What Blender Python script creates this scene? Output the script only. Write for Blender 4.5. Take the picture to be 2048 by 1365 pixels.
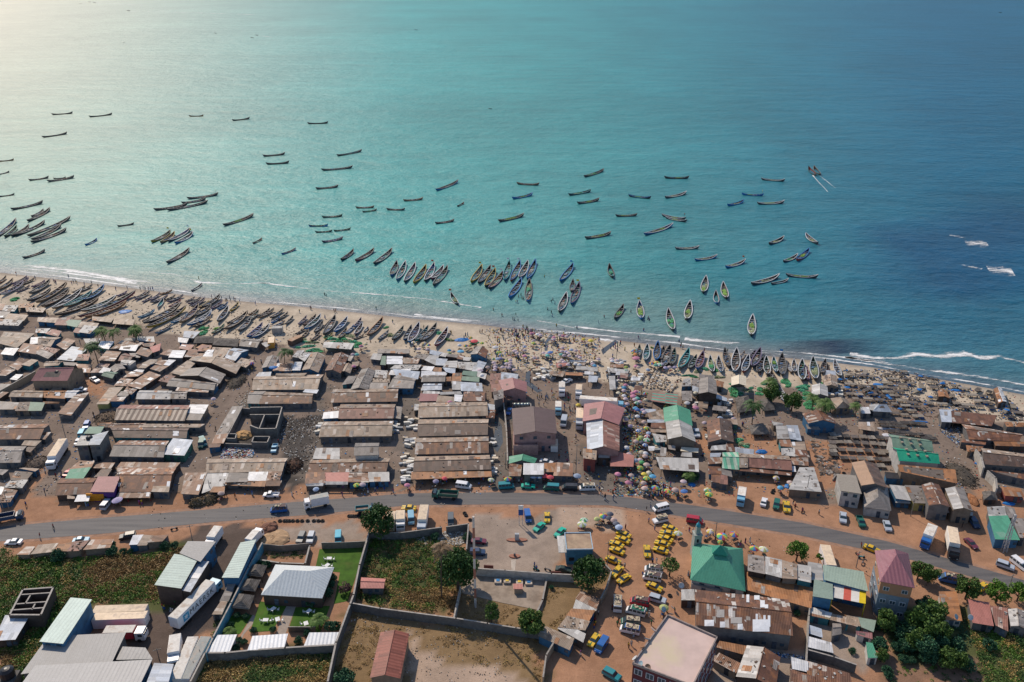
import bpy, bmesh, math, random
from mathutils import Vector, Matrix
R = math.radians
for o in list(bpy.data.objects): bpy.data.objects.remove(o)
S = bpy.context.scene
COL = S.collection
# ---------------------------------------------------------------- camera
F, PITCH, CH = 1650.0, R(25), 140.0        # focal length in photo pixels, pitch down, height above ground
cam_d = bpy.data.cameras.new('camera'); cam = bpy.data.objects.new('camera', cam_d); COL.objects.link(cam)
cam_d.sensor_width = 36; cam_d.lens = 36*F/2048; cam_d.clip_start = 1; cam_d.clip_end = 60000
cam.location = (0, 0, CH); cam.rotation_euler = (math.pi/2-PITCH, 0, 0)
S.camera = cam
# ---------------------------------------------------------------- light
SUN_AZ, SUN_EL = R(-33), R(43)             # azimuth from straight ahead (+Y), clockwise positive
w = bpy.data.worlds.new('World'); S.world = w; w.use_nodes = True
nt = w.node_tree; bg = nt.nodes['Background']
sky = nt.nodes.new('ShaderNodeTexSky'); sky.sky_type = 'NISHITA'; sky.sun_disc = False
sky.sun_elevation = SUN_EL; sky.sun_rotation = SUN_AZ; sky.air_density = 0.9; sky.dust_density = 0.3; sky.altitude = 0
nt.links.new(sky.outputs[0], bg.inputs[0]); bg.inputs[1].default_value = 0.125
sl = bpy.data.lights.new('sun', 'SUN'); sun = bpy.data.objects.new('sun', sl); COL.objects.link(sun)
sl.energy = 3.7; sl.angle = R(0.6); sl.color = (1.0, 0.865, 0.70)
sd = Vector((math.sin(SUN_AZ)*math.cos(SUN_EL), math.cos(SUN_AZ)*math.cos(SUN_EL), math.sin(SUN_EL)))
sun.rotation_euler = sd.to_track_quat('Z', 'Y').to_euler(); sun.location = (-100, 200, 300)
S.view_settings.view_transform = 'Standard'; S.view_settings.look = 'None'
S.view_settings.exposure = 0.05; S.view_settings.gamma = 1.0
S.render.engine = 'CYCLES'
try:
    S.cycles.use_denoising = True; S.cycles.max_bounces = 6; S.cycles.diffuse_bounces = 2; S.cycles.glossy_bounces = 2
    S.cycles.transparent_max_bounces = 6; S.cycles.sample_clamp_indirect = 3; S.cycles.volume_bounces = 0
except Exception: pass
rnd = random.Random(7)
# ---------------------------------------------------------------- photo pixel -> point on the plane z
CP, SP = math.cos(PITCH), math.sin(PITCH)
def G(px, py, z=0.0):
    u = px-1024.0; v = py-682.5
    dy = F*CP-v*SP; dz = -F*SP-v*CP
    t = (z-CH)/dz
    return Vector((u*t, dy*t, z))
def PX(p):                                  # world -> photo pixel, for choosing neighbours in labels
    x, y, z = p[0], p[1], p[2]-CH
    d = y*CP-z*SP; up = y*SP+z*CP
    return 1024+F*x/d, 682.5-F*up/d
TILE = {'A': (0,500,4.876), 'B': (400,500,4.876), 'C': (800,500,4.876), 'D': (1200,500,4.876), 'E': (1600,500,4.571),
        'a': (0,720,4.876), 'b': (400,720,4.876), 'c': (800,720,4.876), 'd': (1200,720,4.876), 'e': (1600,740,4.571),
        'F': (0,960,4.876), 'G': (400,960,4.876), 'H': (800,960,4.876), 'I': (1200,960,4.876), 'J': (1600,940,4.571),
        'P': (0,1130,5.81), 'Q': (340,1130,5.81), 'R': (680,1130,5.81), 'S': (1020,1130,5.81), 'U': (1360,1130,5.81), 'V': (1696,1130,5.81),
        'k': (0,200,4.876), 'l': (400,220,4.876), 'm': (800,280,4.876), 'n': (1200,300,4.876), 'o': (1500,280,3.737), 'X': (0,0,1.0)}
def rows(s):
    """a line '@K' switches the tile; every other line is yielded as tokens with the tile"""
    t = TILE['X']
    for ln in s.strip().splitlines():
        for part in ln.split(';'):
            k = part.split()
            if not k: continue
            if k[0][0] == '@': t = TILE[k[0][1]]; continue
            yield t, k
def tp(t, x, y): return t[0]+float(x)/t[2], t[1]+float(y)/t[2]
# ---------------------------------------------------------------- materials
MATS = {}
def newmat(name):
    m = bpy.data.materials.new(name); m.use_nodes = True
    n = m.node_tree.nodes; b = n['Principled BSDF']
    return m, m.node_tree, b
def node(nt, typ, **k):
    n = nt.nodes.new(typ)
    for a, v in k.items(): setattr(n, a, v)
    return n
def rgb(c): return (c[0], c[1], c[2], 1.0)
def mixc(nt, fac, a, b, blend='MIX'):
    n = node(nt, 'ShaderNodeMix', data_type='RGBA', blend_type=blend)
    for i, v in ((0, fac), (6, a), (7, b)):
        if isinstance(v, bpy.types.NodeSocket): nt.links.new(v, n.inputs[i])
        elif i == 0: n.inputs[0].default_value = v
        else: n.inputs[i].default_value = rgb(v)
    return n.outputs[2]
def mth(nt, op, a, b=0.0, c=0.0):
    n = node(nt, 'ShaderNodeMath', operation=op)
    for i, v in enumerate((a, b, c)):
        if isinstance(v, bpy.types.NodeSocket): nt.links.new(v, n.inputs[i])
        else: n.inputs[i].default_value = v
    return n.outputs[0]
def noise(nt, vec, scale, detail=3.0, rough=0.6):
    n = node(nt, 'ShaderNodeTexNoise'); n.inputs['Scale'].default_value = scale
    n.inputs['Detail'].default_value = detail; n.inputs['Roughness'].default_value = rough
    if vec: nt.links.new(vec, n.inputs['Vector'])
    return n.outputs[0]
def ramp(nt, fac, lo, hi):
    n = node(nt, 'ShaderNodeMapRange'); nt.links.new(fac, n.inputs[0])
    n.inputs[1].default_value = lo; n.inputs[2].default_value = hi; n.clamp = True
    return n.outputs[0]
def objvec(nt):
    tc = node(nt, 'ShaderNodeTexCoord'); oi = node(nt, 'ShaderNodeObjectInfo')
    a = node(nt, 'ShaderNodeVectorMath', operation='ADD'); sc = mth(nt, 'MULTIPLY', oi.outputs['Random'], 517.0)
    nt.links.new(tc.outputs['Object'], a.inputs[0]); nt.links.new(sc, a.inputs[1])
    return a.outputs[0], oi.outputs['Random']
def plain(name, c, rough=0.7, var=0.25, scale=1.3, dirt=None, metal=0.0, spec=0.3, objvar=0.12):
    """a painted or raw surface with soft blotches and a small change from object to object"""
    if name in MATS: return MATS[name]
    m, nt, b = newmat(name); v, r = objvec(nt)
    n1 = ramp(nt, noise(nt, v, scale), 0.3, 0.7)
    dk = tuple(x*(1-var) for x in c); lt = tuple(min(1, x*(1+var*0.6)) for x in c)
    col = mixc(nt, n1, dk, lt)
    if dirt: col = mixc(nt, ramp(nt, noise(nt, v, scale*0.45, 4), 0.52, 0.7), col, dirt)
    k = mth(nt, 'MULTIPLY_ADD', r, 2*objvar, 1-objvar)
    hv = node(nt, 'ShaderNodeHueSaturation'); nt.links.new(col, hv.inputs['Color']); nt.links.new(k, hv.inputs['Value'])
    nt.links.new(hv.outputs[0], b.inputs['Base Color'])
    b.inputs['Roughness'].default_value = rough; b.inputs['Metallic'].default_value = metal
    b.inputs['Specular IOR Level'].default_value = spec
    MATS[name] = m; return m
def roofmat(key, base, alt=None, p=0.0, alt2=None, rust=0.25, rustc=(0.16,0.075,0.045), rough=0.55, rib=0.0, sheet=(0.95,2.6), vary=0.22, metal=0.0, stripes=None):
    """corrugated sheets: every sheet has its own tone, some are replaced ones of another colour, rust in blotches"""
    name = 'roof_'+key
    if name in MATS: return MATS[name]
    m, nt, b = newmat(name)
    uv = node(nt, 'ShaderNodeUVMap'); uv.uv_map = 'uv'; oi = node(nt, 'ShaderNodeObjectInfo')
    off = mth(nt, 'FLOOR', mth(nt, 'MULTIPLY', oi.outputs['Random'], 900.0))
    add = node(nt, 'ShaderNodeVectorMath', operation='ADD'); nt.links.new(uv.outputs[0], add.inputs[0]); nt.links.new(off, add.inputs[1])
    vec = add.outputs[0]
    div = node(nt, 'ShaderNodeVectorMath', operation='DIVIDE'); nt.links.new(vec, div.inputs[0]); div.inputs[1].default_value = (sheet[0], sheet[1], 1)
    fl = node(nt, 'ShaderNodeVectorMath', operation='FLOOR'); nt.links.new(div.outputs[0], fl.inputs[0])
    wn = node(nt, 'ShaderNodeTexWhiteNoise', noise_dimensions='3D'); nt.links.new(fl.outputs[0], wn.inputs['Vector'])
    sp = node(nt, 'ShaderNodeSeparateColor'); nt.links.new(wn.outputs['Color'], sp.inputs[0])
    r1, r2, r3 = sp.outputs
    # clustered choice of replaced sheets
    cl = noise(nt, vec, 0.16, 1.0)
    sel = mth(nt, 'ADD', mth(nt, 'MULTIPLY', r1, 0.6), mth(nt, 'MULTIPLY', cl, 0.8))
    col = base
    if alt:
        f = mth(nt, 'LESS_THAN', sel, 0.35+0.7*p)
        a = mixc(nt, r2, alt, alt2 or alt)
        col = mixc(nt, f, base, a)
    if stripes:
        us = node(nt, 'ShaderNodeSeparateXYZ'); nt.links.new(uv.outputs[0], us.inputs[0])
        w_ = mth(nt, 'PINGPONG', us.outputs[0], stripes[1]); f = mth(nt, 'GREATER_THAN', w_, stripes[1]*0.5)
        if len(stripes) > 2:
            w2 = mth(nt, 'PINGPONG', us.outputs[1], stripes[2]); f2 = mth(nt, 'GREATER_THAN', w2, stripes[2]*0.5)
            f = mth(nt, 'ABSOLUTE', mth(nt, 'SUBTRACT', f, f2))
        col = mixc(nt, f, col, stripes[0])
    val = mth(nt, 'MULTIPLY_ADD', r3, 2*vary, 1-vary)
    nz = noise(nt, vec, 0.55, 4.0, 0.65)
    if rust > 0:
        col = mixc(nt, ramp(nt, nz, 0.72-rust*0.5, 0.95-rust*0.5), col, rustc)
    dz = noise(nt, vec, 2.6, 3.0)
    val = mth(nt, 'MULTIPLY', val, mth(nt, 'MULTIPLY_ADD', dz, 0.5, 0.75))
    hv = node(nt, 'ShaderNodeHueSaturation'); nt.links.new(val, hv.inputs['Value'])
    if isinstance(col, bpy.types.NodeSocket): nt.links.new(col, hv.inputs['Color'])
    else: hv.inputs['Color'].default_value = rgb(col)
    k = mth(nt, 'MULTIPLY_ADD', oi.outputs['Random'], 0.3, 0.85)
    hv2 = node(nt, 'ShaderNodeHueSaturation'); nt.links.new(hv.outputs[0], hv2.inputs['Color']); nt.links.new(k, hv2.inputs['Value'])
    nt.links.new(hv2.outputs[0], b.inputs['Base Color'])
    b.inputs['Roughness'].default_value = rough; b.inputs['Metallic'].default_value = metal
    b.inputs['Specular IOR Level'].default_value = 0.35
    us = node(nt, 'ShaderNodeSeparateXYZ'); nt.links.new(vec, us.inputs[0])
    ripple = mth(nt, 'SINE', mth(nt, 'MULTIPLY', us.outputs[0], 2*math.pi/(0.85 if rib else 0.35)))
    bp = node(nt, 'ShaderNodeBump'); nt.links.new(ripple, bp.inputs['Height']); bp.inputs['Strength'].default_value = 0.5
    bp.inputs['Distance'].default_value = rib or 0.03
    nt.links.new(bp.outputs[0], b.inputs['Normal'])
    MATS[name] = m; return m
RUST = (0.20,0.10,0.062); RUST2 = (0.30,0.15,0.08); GREY = (0.30,0.275,0.25); PALE = (0.55,0.53,0.50)
def RM(c):
    q = {
     'b': lambda: roofmat('b', (0.15,0.072,0.046), (0.36,0.31,0.26), 0.16, (0.6,0.57,0.54), rust=0.5, rustc=(0.27,0.115,0.05), vary=.3),
     'd': lambda: roofmat('d', (0.115,0.078,0.062), (0.30,0.24,0.2), 0.06, rust=0.4, rustc=(0.17,0.085,0.05), vary=.28),
     'p': lambda: roofmat('p', (0.24,0.125,0.075), (0.55,0.51,0.46), 0.42, (0.33,0.2,0.13), rust=0.5, rustc=(0.24,0.105,0.05), vary=.3),
     'o': lambda: roofmat('o', (0.31,0.145,0.065), (0.45,0.34,0.25), 0.18, (0.2,0.09,0.045), rust=0.5, rustc=(0.38,0.16,0.06), vary=.28),
     'k': lambda: roofmat('k', (0.32,0.245,0.185), (0.27,0.17,0.11), 0.22, (0.5,0.44,0.38), rust=0.42, rustc=(0.24,0.135,0.075), vary=.26),
     'g': lambda: roofmat('g', (0.25,0.22,0.198), (0.40,0.375,0.35), 0.14, (0.19,0.15,0.12), rust=0.22, rustc=(0.2,0.13,0.085), vary=.26),
     'l': lambda: roofmat('l', (0.43,0.415,0.395), (0.6,0.59,0.57), 0.2, (0.36,0.33,0.3), rust=0.14, rustc=(0.32,0.24,0.18)),
     's': lambda: roofmat('s', (0.40,0.44,0.50), (0.55,0.58,0.62), 0.25, (0.33,0.35,0.38), rust=0.06, rustc=(0.32,0.26,0.22), rough=0.45),
     'w': lambda: roofmat('w', (0.66,0.66,0.67), (0.8,0.8,0.8), 0.25, (0.5,0.49,0.48), rust=0.08, rustc=(0.36,0.27,0.2), rough=0.42),
     'r': lambda: roofmat('r', (0.26,0.125,0.095), (0.4,0.3,0.25), 0.15, rust=0.35, rustc=(0.22,0.105,0.06), vary=.28),
     'R': lambda: roofmat('R', (0.42,0.17,0.14), rust=0.1, vary=0.1),
     'M': lambda: roofmat('M', (0.34,0.155,0.15), rust=0.05, vary=0.09),
     'N': lambda: roofmat('N', (0.27,0.35,0.29), rust=0.0, vary=0.06),
     'D': lambda: roofmat('D', (0.115,0.075,0.072), rust=0.0, vary=0.07),
     't': lambda: roofmat('t', (0.08,0.29,0.185), (0.16,0.33,0.24), 0.1, rust=0.05, vary=0.1),
     'G': lambda: roofmat('G', (0.15,0.235,0.175), rust=0.1, vary=0.12),
     'T': lambda: roofmat('T', (0.015,0.31,0.185), rust=0.0, vary=0.08),
     'L': lambda: roofmat('L', (0.50,0.60,0.54), rust=0.03, vary=0.05, rib=0.05),
     'W': lambda: roofmat('W', (0.72,0.73,0.74), rust=0.0, vary=0.04, rib=0.08),
     'H': lambda: roofmat('H', (0.62,0.65,0.65), rust=0.0, vary=0.03, rib=0.03),
     'c': lambda: roofmat('c', (0.72,0.63,0.48), rust=0.05, vary=0.05),
     'S': lambda: roofmat('S', (0.14,0.095,0.075), rust=0.2, stripes=((0.42,0.34,0.27),0.9)),
     'x': lambda: roofmat('x', (0.12,0.30,0.22), rust=0.05, stripes=((0.33,0.16,0.13),1.0,5.2)),
     'y': lambda: roofmat('y', (0.10,0.32,0.21), rust=0.05, stripes=((0.34,0.42,0.33),1.0,5.2)),
     'z': lambda: roofmat('z', (0.62,0.6,0.57), (0.5,0.1,0.07), 0.5, (0.07,0.3,0.17), rust=0.05, sheet=(1.6,1.6)),
     'B': lambda: roofmat('B', (0.26,0.085,0.06), (0.34,0.3,0.27), 0.03, rust=0.15, rustc=(0.2,0.06,0.04), rib=0.05),
     'q': lambda: roofmat('q', (0.33,0.29,0.24), rust=0.3, rustc=(0.2,0.17,0.14), sheet=(6,6), vary=0.05),
     'h': lambda: roofmat('h', (0.135,0.12,0.108), rust=0.5, rustc=(0.085,0.075,0.065), rough=0.95, sheet=(0.5,0.9), vary=0.3),
     'j': lambda: roofmat('j', (0.36,0.23,0.15), rust=0.2, vary=0.06),
     'f': lambda: roofmat('f', (0.38,0.37,0.36), rust=0.06, rustc=(0.42,0.38,0.34), vary=0.035, rib=.04),
     'K': lambda: roofmat('K', (0.035,0.035,0.04), rust=0.0, vary=0.2),
    }
    return q[c]()
ROOFWORD = {'f':'pale grey','b':'rusty brown','d':'dark brown','p':'patchy rust and grey','o':'orange rusted','k':'tan weathered','g':'grey','l':'light grey','s':'bluish silver',
 'w':'white zinc','r':'faded red brown','R':'pinkish red','M':'maroon','N':'grey green','D':'chocolate brown','t':'bright green','G':'dull green','T':'emerald green','L':'pale mint',
 'W':'white ribbed','H':'white','c':'cream canvas','S':'rust striped','x':'green and red chequered','y':'green striped','z':'many coloured','B':'brick red ribbed','q':'bare concrete','h':'thatched','j':'tan brown','K':'black sheeted'}
WALLC = {'g':(0.155,0.15,0.148),'w':(0.5,0.48,0.45),'b':(0.05,0.15,0.27),'t':(0.06,0.24,0.27),'k':(0.24,0.185,0.14),'n':(0.085,0.06,0.05),'p':(0.40,0.24,0.22),'r':(0.25,0.07,0.06),'o':(0.55,0.27,0.08),'v':(0.13,0.05,0.25),'G':(0.06,0.17,0.13),'c':(0.5,0.42,0.33),'y':(0.45,0.4,0.15)}
WALLWORD = {'g':'grey block','w':'white','b':'blue','t':'turquoise','k':'tan','n':'dark plank','p':'pink','r':'red','o':'orange','v':'purple','G':'dark green','c':'cream','y':'yellow'}
def WM(c): return plain('wall_'+c, WALLC[c], rough=0.85, var=0.2, scale=0.9, dirt=tuple(x*0.6 for x in WALLC[c]))
# ---------------------------------------------------------------- mesh helpers
class MB:
    """collects faces of one mesh"""
    def __init__(s): s.v = []; s.f = []; s.mi = []; s.uv = []
    def face(s, pts, mi=0, uv=None):
        n = len(s.v); s.v += [tuple(p) for p in pts]; s.f.append(tuple(range(n, n+len(pts)))); s.mi.append(mi)
        s.uv += list(uv) if uv else [(p[0], p[1]) for p in pts]
    def box(s, c, d, rz=0.0, mi=0, taper=1.0):
        x, y, z = c; a, b, h = d[0]/2, d[1]/2, d[2]
        cs, sn = math.cos(rz), math.sin(rz)
        def q(u, v, w): return (x+u*cs-v*sn, y+u*sn+v*cs, z+w)
        t = taper
        lo = [q(-a,-b,0), q(a,-b,0), q(a,b,0), q(-a,b,0)]; hi = [q(-a*t,-b*t,h), q(a*t,-b*t,h), q(a*t,b*t,h), q(-a*t,b*t,h)]
        s.face(hi, mi); s.face(lo[::-1], mi)
        for i in range(4): j = (i+1) % 4; s.face([lo[i], lo[j], hi[j], hi[i]], mi)
    def prism(s, lo, hi, mi=0, mi_side=None, uvt=None, bottom=True):
        """lo, hi: matching rings, counter-clockwise from above"""
        ms = mi if mi_side is None else mi_side
        s.face(hi, mi, uvt)
        if bottom: s.face(lo[::-1], ms)
        n = len(lo)
        for i in range(n): j = (i+1) % n; s.face([lo[i], lo[j], hi[j], hi[i]], ms)
    def bar(s, a, b, r, mi=0, n=6, r2=None):
        a, b = Vector(a), Vector(b); d = (b-a)
        if d.length < 1e-6: return
        q = d.to_track_quat('Z', 'Y'); r2 = r if r2 is None else r2
        A = [a+q@Vector((r*math.cos(t), r*math.sin(t), 0)) for t in [2*math.pi*i/n for i in range(n)]]
        B = [b+q@Vector((r2*math.cos(t), r2*math.sin(t), 0)) for t in [2*math.pi*i/n for i in range(n)]]
        s.prism(A, B, mi)
    def lathe(s, prof, c=(0,0,0), n=10, mi=0, sx=1, sy=1):
        rings = [[(c[0]+r*sx*math.cos(2*math.pi*i/n), c[1]+r*sy*math.sin(2*math.pi*i/n), c[2]+z) for i in range(n)] for r, z in prof]
        for a, b in zip(rings, rings[1:]):
            for i in range(n): j = (i+1) % n; s.face([a[i], a[j], b[j], b[i]], mi)
        s.face(rings[0][::-1], mi); s.face(rings[-1], mi)
    def mesh(s, name, mats, smooth=False):
        me = bpy.data.meshes.new(name); me.from_pydata(s.v, [], s.f)
        for m in mats: me.materials.append(m)
        me.polygons.foreach_set('material_index', s.mi)
        ul = me.uv_layers.new(name='uv'); flat = []
        for u in s.uv: flat += [u[0], u[1]]
        ul.data.foreach_set('uv', flat)
        if smooth: me.polygons.foreach_set('use_smooth', [True]*len(s.f))
        me.update(); return me
def link(name, data=None, parent=None, loc=None, rz=0.0, sc=None):
    o = bpy.data.objects.new(name, data); COL.objects.link(o)
    if parent: o.parent = parent
    if loc is not None: o.location = loc
    if rz: o.rotation_euler = (0, 0, rz)
    if sc is not None: o.scale = sc
    return o
LABELS = []                                  # (object, look, pixel, key): labels are written at the end, when all neighbours are known
SHORT = [('very big','huge'),(' sloping',''),(' ridged roof',' roof'),(' hipped roof',' roof'),(' gabled roof',' gable'),('market stall','stall'),('thatched hut','hut'),('faded ',''),('weathered ',''),('rusty brown','rusty'),(' coloured',''),(' hulled',''),(' railed',''),('bare wood','wooden'),('orange brown','orange'),(' standing outside',' outside'),('walking ',''),(' topped',''),(' in a curving row',''),(' roof',''),(' with ',' ')]
def shorten(s, n=8):
    s = ' '.join(s.replace(', ', '-').split())
    for a, b in SHORT:
        if len(s.split()) <= n: break
        s = s.replace(a, b)
    return ' '.join(s.split())
def tag(o, look, cat, group=None, kind=None, exact=False, at=None):
    o['category'] = cat
    if group: o['group'] = group
    if kind: o['kind'] = kind
    if exact: o['label'] = look
    else: LABELS.append((o, shorten(look), at or PX(o.location)))
    return o
def struct(name, me, label=None, loc=(0,0,0)):
    o = link(name, me, None, loc); o['kind'] = 'structure'
    if label: o['label'] = label
    return o
def inpoly(x, y, P):
    c = False; j = len(P)-1
    for i in range(len(P)):
        if (P[i][1] > y) != (P[j][1] > y) and x < (P[j][0]-P[i][0])*(y-P[i][1])/(P[j][1]-P[i][1])+P[i][0]: c = not c
        j = i
    return c
def interp(P, x):
    if x <= P[0][0]: return P[0][1]+(P[1][1]-P[0][1])*(x-P[0][0])/(P[1][0]-P[0][0])
    for a, b in zip(P, P[1:]):
        if x <= b[0]: return a[1]+(b[1]-a[1])*(x-a[0])/(b[0]-a[0])
    a, b = P[-2], P[-1]; return b[1]+(b[1]-a[1])*(x-b[0])/(b[0]-a[0])
def vn(x, y, s=0):                            # cheap value noise
    def h(i, j): return math.sin(i*127.1+j*311.7+s*74.7)*43758.5453 % 1.0
    i, j = math.floor(x), math.floor(y); u, v = x-i, y-j; u = u*u*(3-2*u); v = v*v*(3-2*v)
    return (h(i,j)*(1-u)+h(i+1,j)*u)*(1-v)+(h(i,j+1)*(1-u)+h(i+1,j+1)*u)*v
# ================================================================ the setting
SHORE_PX = [(-300,505),(0,541),(164,560),(328,580),(400,590),(503,600),(605,609),(708,620),(820,632),(964,645),(1067,658),(1220,674),(1323,686),(1446,699),(1549,708),(1650,718),(1742,729),(1928,762),(2048,784),(2300,835)]
SH = [G(x, y) for x, y in SHORE_PX]; SHW = [(p.x, p.y) for p in SH]
def shore_y(x): return interp(SHW, x)
def sdist(x, y): return (shore_y(x)-y)*0.93 # metres inland of the water line
ZC = {'sand': (0.50,0.42,0.325), 'wet': (0.27,0.225,0.19), 'dirt': (0.235,0.182,0.148), 'late': (0.37,0.205,0.125), 'dark': (0.085,0.075,0.068), 'grey': (0.17,0.145,0.125),
      'conc': (0.33,0.26,0.21), 'pale': (0.42,0.31,0.235), 'green': (0.09,0.10,0.04), 'dry': (0.24,0.16,0.085), 'mud': (0.12,0.09,0.075), 'soil': (0.25,0.15,0.10)}
ZONES = [
 ('late', [(-60,985),(2100,985),(2300,1420),(-60,1420)]),
 ('dirt', [(1500,780),(1700,770),(2100,870),(2100,1000),(1900,930),(1660,1010),(1400,960)]),
 ('late', [(1400,790),(1500,790),(1760,870),(1760,930),(1600,1000),(1480,1000),(1400,900)]),
 ('late', [(1400,970),(1800,1030),(2100,1120),(2100,1180),(1600,1060),(1250,990)]),
 ('late', [(0,1000),(130,900),(150,860),(120,990),(400,985),(560,970),(1000,965),(1000,985),(600,1002),(0,1056)]),
 ('dirt', [(60,990),(125,905),(150,850),(170,780),(200,760),(190,840),(150,910),(130,1000)]),
 ('late', [(150,750),(215,750),(210,785),(185,805),(165,790)]),
 ('dark', [(570,830),(640,830),(640,900),(620,960),(570,985),(575,900),(480,900),(480,880),(560,880)]),
 ('grey', [(640,740),(660,760),(645,1000),(600,990),(630,850)]),
 ('grey', [(790,790),(830,740),(845,790),(825,850),(820,900),(805,990),(790,990),(795,850)]),
 ('dark', [(985,820),(1012,860),(1008,905),(985,910),(975,850)]),
 ('grey', [(980,790),(1030,820),(1020,990),(975,980)]),
 ('dirt', [(1080,760),(1250,790),(1180,930),(1090,930),(1110,830)]),
 ('grey', [(1160,880),(1240,960),(1215,1000),(1150,960)]),
 ('sand', [(850,625),(1700,700),(1700,740),(1350,755),(1250,790),(1180,720),(1100,710),(850,700)]),
 ('conc', [(940,1025),(1130,1030),(1125,1155),(950,1140)]),
 ('conc', [(540,1052),(735,1040),(730,1090),(555,1090)]),
 ('pale', [(1130,1010),(1240,1012),(1220,1060),(1130,1050)]),
 ('mud', [(400,1050),(520,1060),(440,1250),(300,1365),(230,1365),(300,1160)]),
 ('green', [(0,1120),(90,1120),(380,1095),(400,1140),(300,1240),(190,1190),(100,1365),(0,1365)]),
 ('dry', [(735,1070),(930,1060),(900,1230),(710,1205)]),
 ('green', [(760,1090),(870,1080),(900,1220),(760,1200)]),
 ('dry', [(690,1215),(1090,1265),(1090,1380),(650,1380)]),
 ('pale', [(825,1275),(850,1270),(900,1330),(1010,1340),(1090,1380),(840,1380)]),
 ('dry', [(930,1190),(1215,1145),(1200,1200),(1080,1290),(910,1230)]),
 ('conc', [(945,1140),(1095,1150),(1080,1215),(920,1180)]),
 ('green', [(400,1310),(680,1300),(660,1380),(380,1380)]),
 ('soil', [(1770,1300),(1960,1290),(1990,1380),(1770,1380)]),
 ('green', [(1740,1190),(1950,1230),(1960,1310),(1800,1320)]),
 ('green', [(1930,1230),(2060,1270),(2060,1380),(1960,1380)]),
 ('conc', [(1620,1240),(1740,1270),(1750,1340),(1610,1310)]),
 ('conc', [(1370,1270),(1620,1310),(1620,1380),(1420,1380)]),
]
ZW = [(z, [tuple(G(x, y)[:2]) for x, y in P]) for z, P in ZONES]
ZB = [(min(p[0] for p in P), max(p[0] for p in P), min(p[1] for p in P), max(p[1] for p in P)) for z, P in ZW]
def zone(x, y):
    d = sdist(x, y)
    wx = x+3.2*(vn(x*.2, y*.2, 1)-.5)*2; wy = y+3.2*(vn(x*.2, y*.2, 2)-.5)*2
    c = 'dirt'
    if d < 34+8*vn(x*.05, 1, 3): c = 'sand'
    for (z, P), (x0, x1, y0, y1) in zip(ZW, ZB):
        if x0 <= wx <= x1 and y0 <= wy <= y1 and inpoly(wx, wy, P): c = z
    if c == 'late' and d < 60: c = 'dirt'
    return c
def make_ground():
    xs = [-600,-480,-400]+[-340+2.0*i for i in range(341)]+[400,480,600]
    ys = [-60,0,50,75]+[90+2.0*i for i in range(155)]
    nx, ny = len(xs), len(ys); V = []; C = []
    for y in ys:
        for x in xs:
            d = sdist(x, y)
            z = 0.0 if d > 14 else (-0.12*(14-d)/14 if d > 0 else max(-3.0, -0.12+0.06*d))
            if d > 14: z += 0.0
            V.append((x, y, z))
            if 0 < y and abs(x) < 345:
                c = Vector(ZC[zone(x, y)])
                if d < 60: # wet strip beside the water
                    t = min(1, max(0, (d-1.5)/4.0)); c = Vector(ZC['wet']).lerp(c, t)
                    c = c*(0.9+0.2*vn(x*.15, y*.15, 5))
            else: c = Vector(ZC['dirt'])
            g = 0.82+0.36*vn(x*.35, y*.35, 9)
            C.append((c[0]*g, c[1]*g, c[2]*g, 1))
    Fs = [(j*nx+i, j*nx+i+1, (j+1)*nx+i+1, (j+1)*nx+i) for j in range(ny-1) for i in range(nx-1)]
    me = bpy.data.meshes.new('ground'); me.from_pydata(V, [], Fs)
    a = me.color_attributes.new('col', 'FLOAT_COLOR', 'POINT'); a.data.foreach_set('color', [q for c in C for q in c])
    m, nt, b = newmat('ground_soil'); at = node(nt, 'ShaderNodeAttribute'); at.attribute_name = 'col'
    tc = node(nt, 'ShaderNodeTexCoord'); v = tc.outputs['Object']
    n1 = noise(nt, v, 0.6, 5, 0.7); n2 = noise(nt, v, 3.0, 3, 0.7); n3 = noise(nt, v, 0.13, 4, 0.6)
    k = mth(nt, 'ADD', mth(nt, 'MULTIPLY', n1, 0.7), mth(nt, 'MULTIPLY', n2, 0.5)); k = mth(nt, 'ADD', k, 0.4)
    hv = node(nt, 'ShaderNodeHueSaturation'); nt.links.new(at.outputs[0], hv.inputs['Color']); nt.links.new(k, hv.inputs['Value'])
    # pale scuffs and dark oily stains
    c1 = mixc(nt, ramp(nt, n3, 0.56, 0.75), hv.outputs[0], hv.outputs[0])
    nt.links.new(c1, b.inputs['Base Color']); b.inputs['Roughness'].default_value = 0.95; b.inputs['Specular IOR Level'].default_value = 0.1
    bp = node(nt, 'ShaderNodeBump'); nt.links.new(n2, bp.inputs['Height']); bp.inputs['Strength'].default_value = 0.5; bp.inputs['Distance'].default_value = 0.25
    nt.links.new(bp.outputs[0], b.inputs['Normal'])
    me.materials.append(m); struct('ground', me, 'sandy and red earth ground of the shore town')
make_ground()
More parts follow.
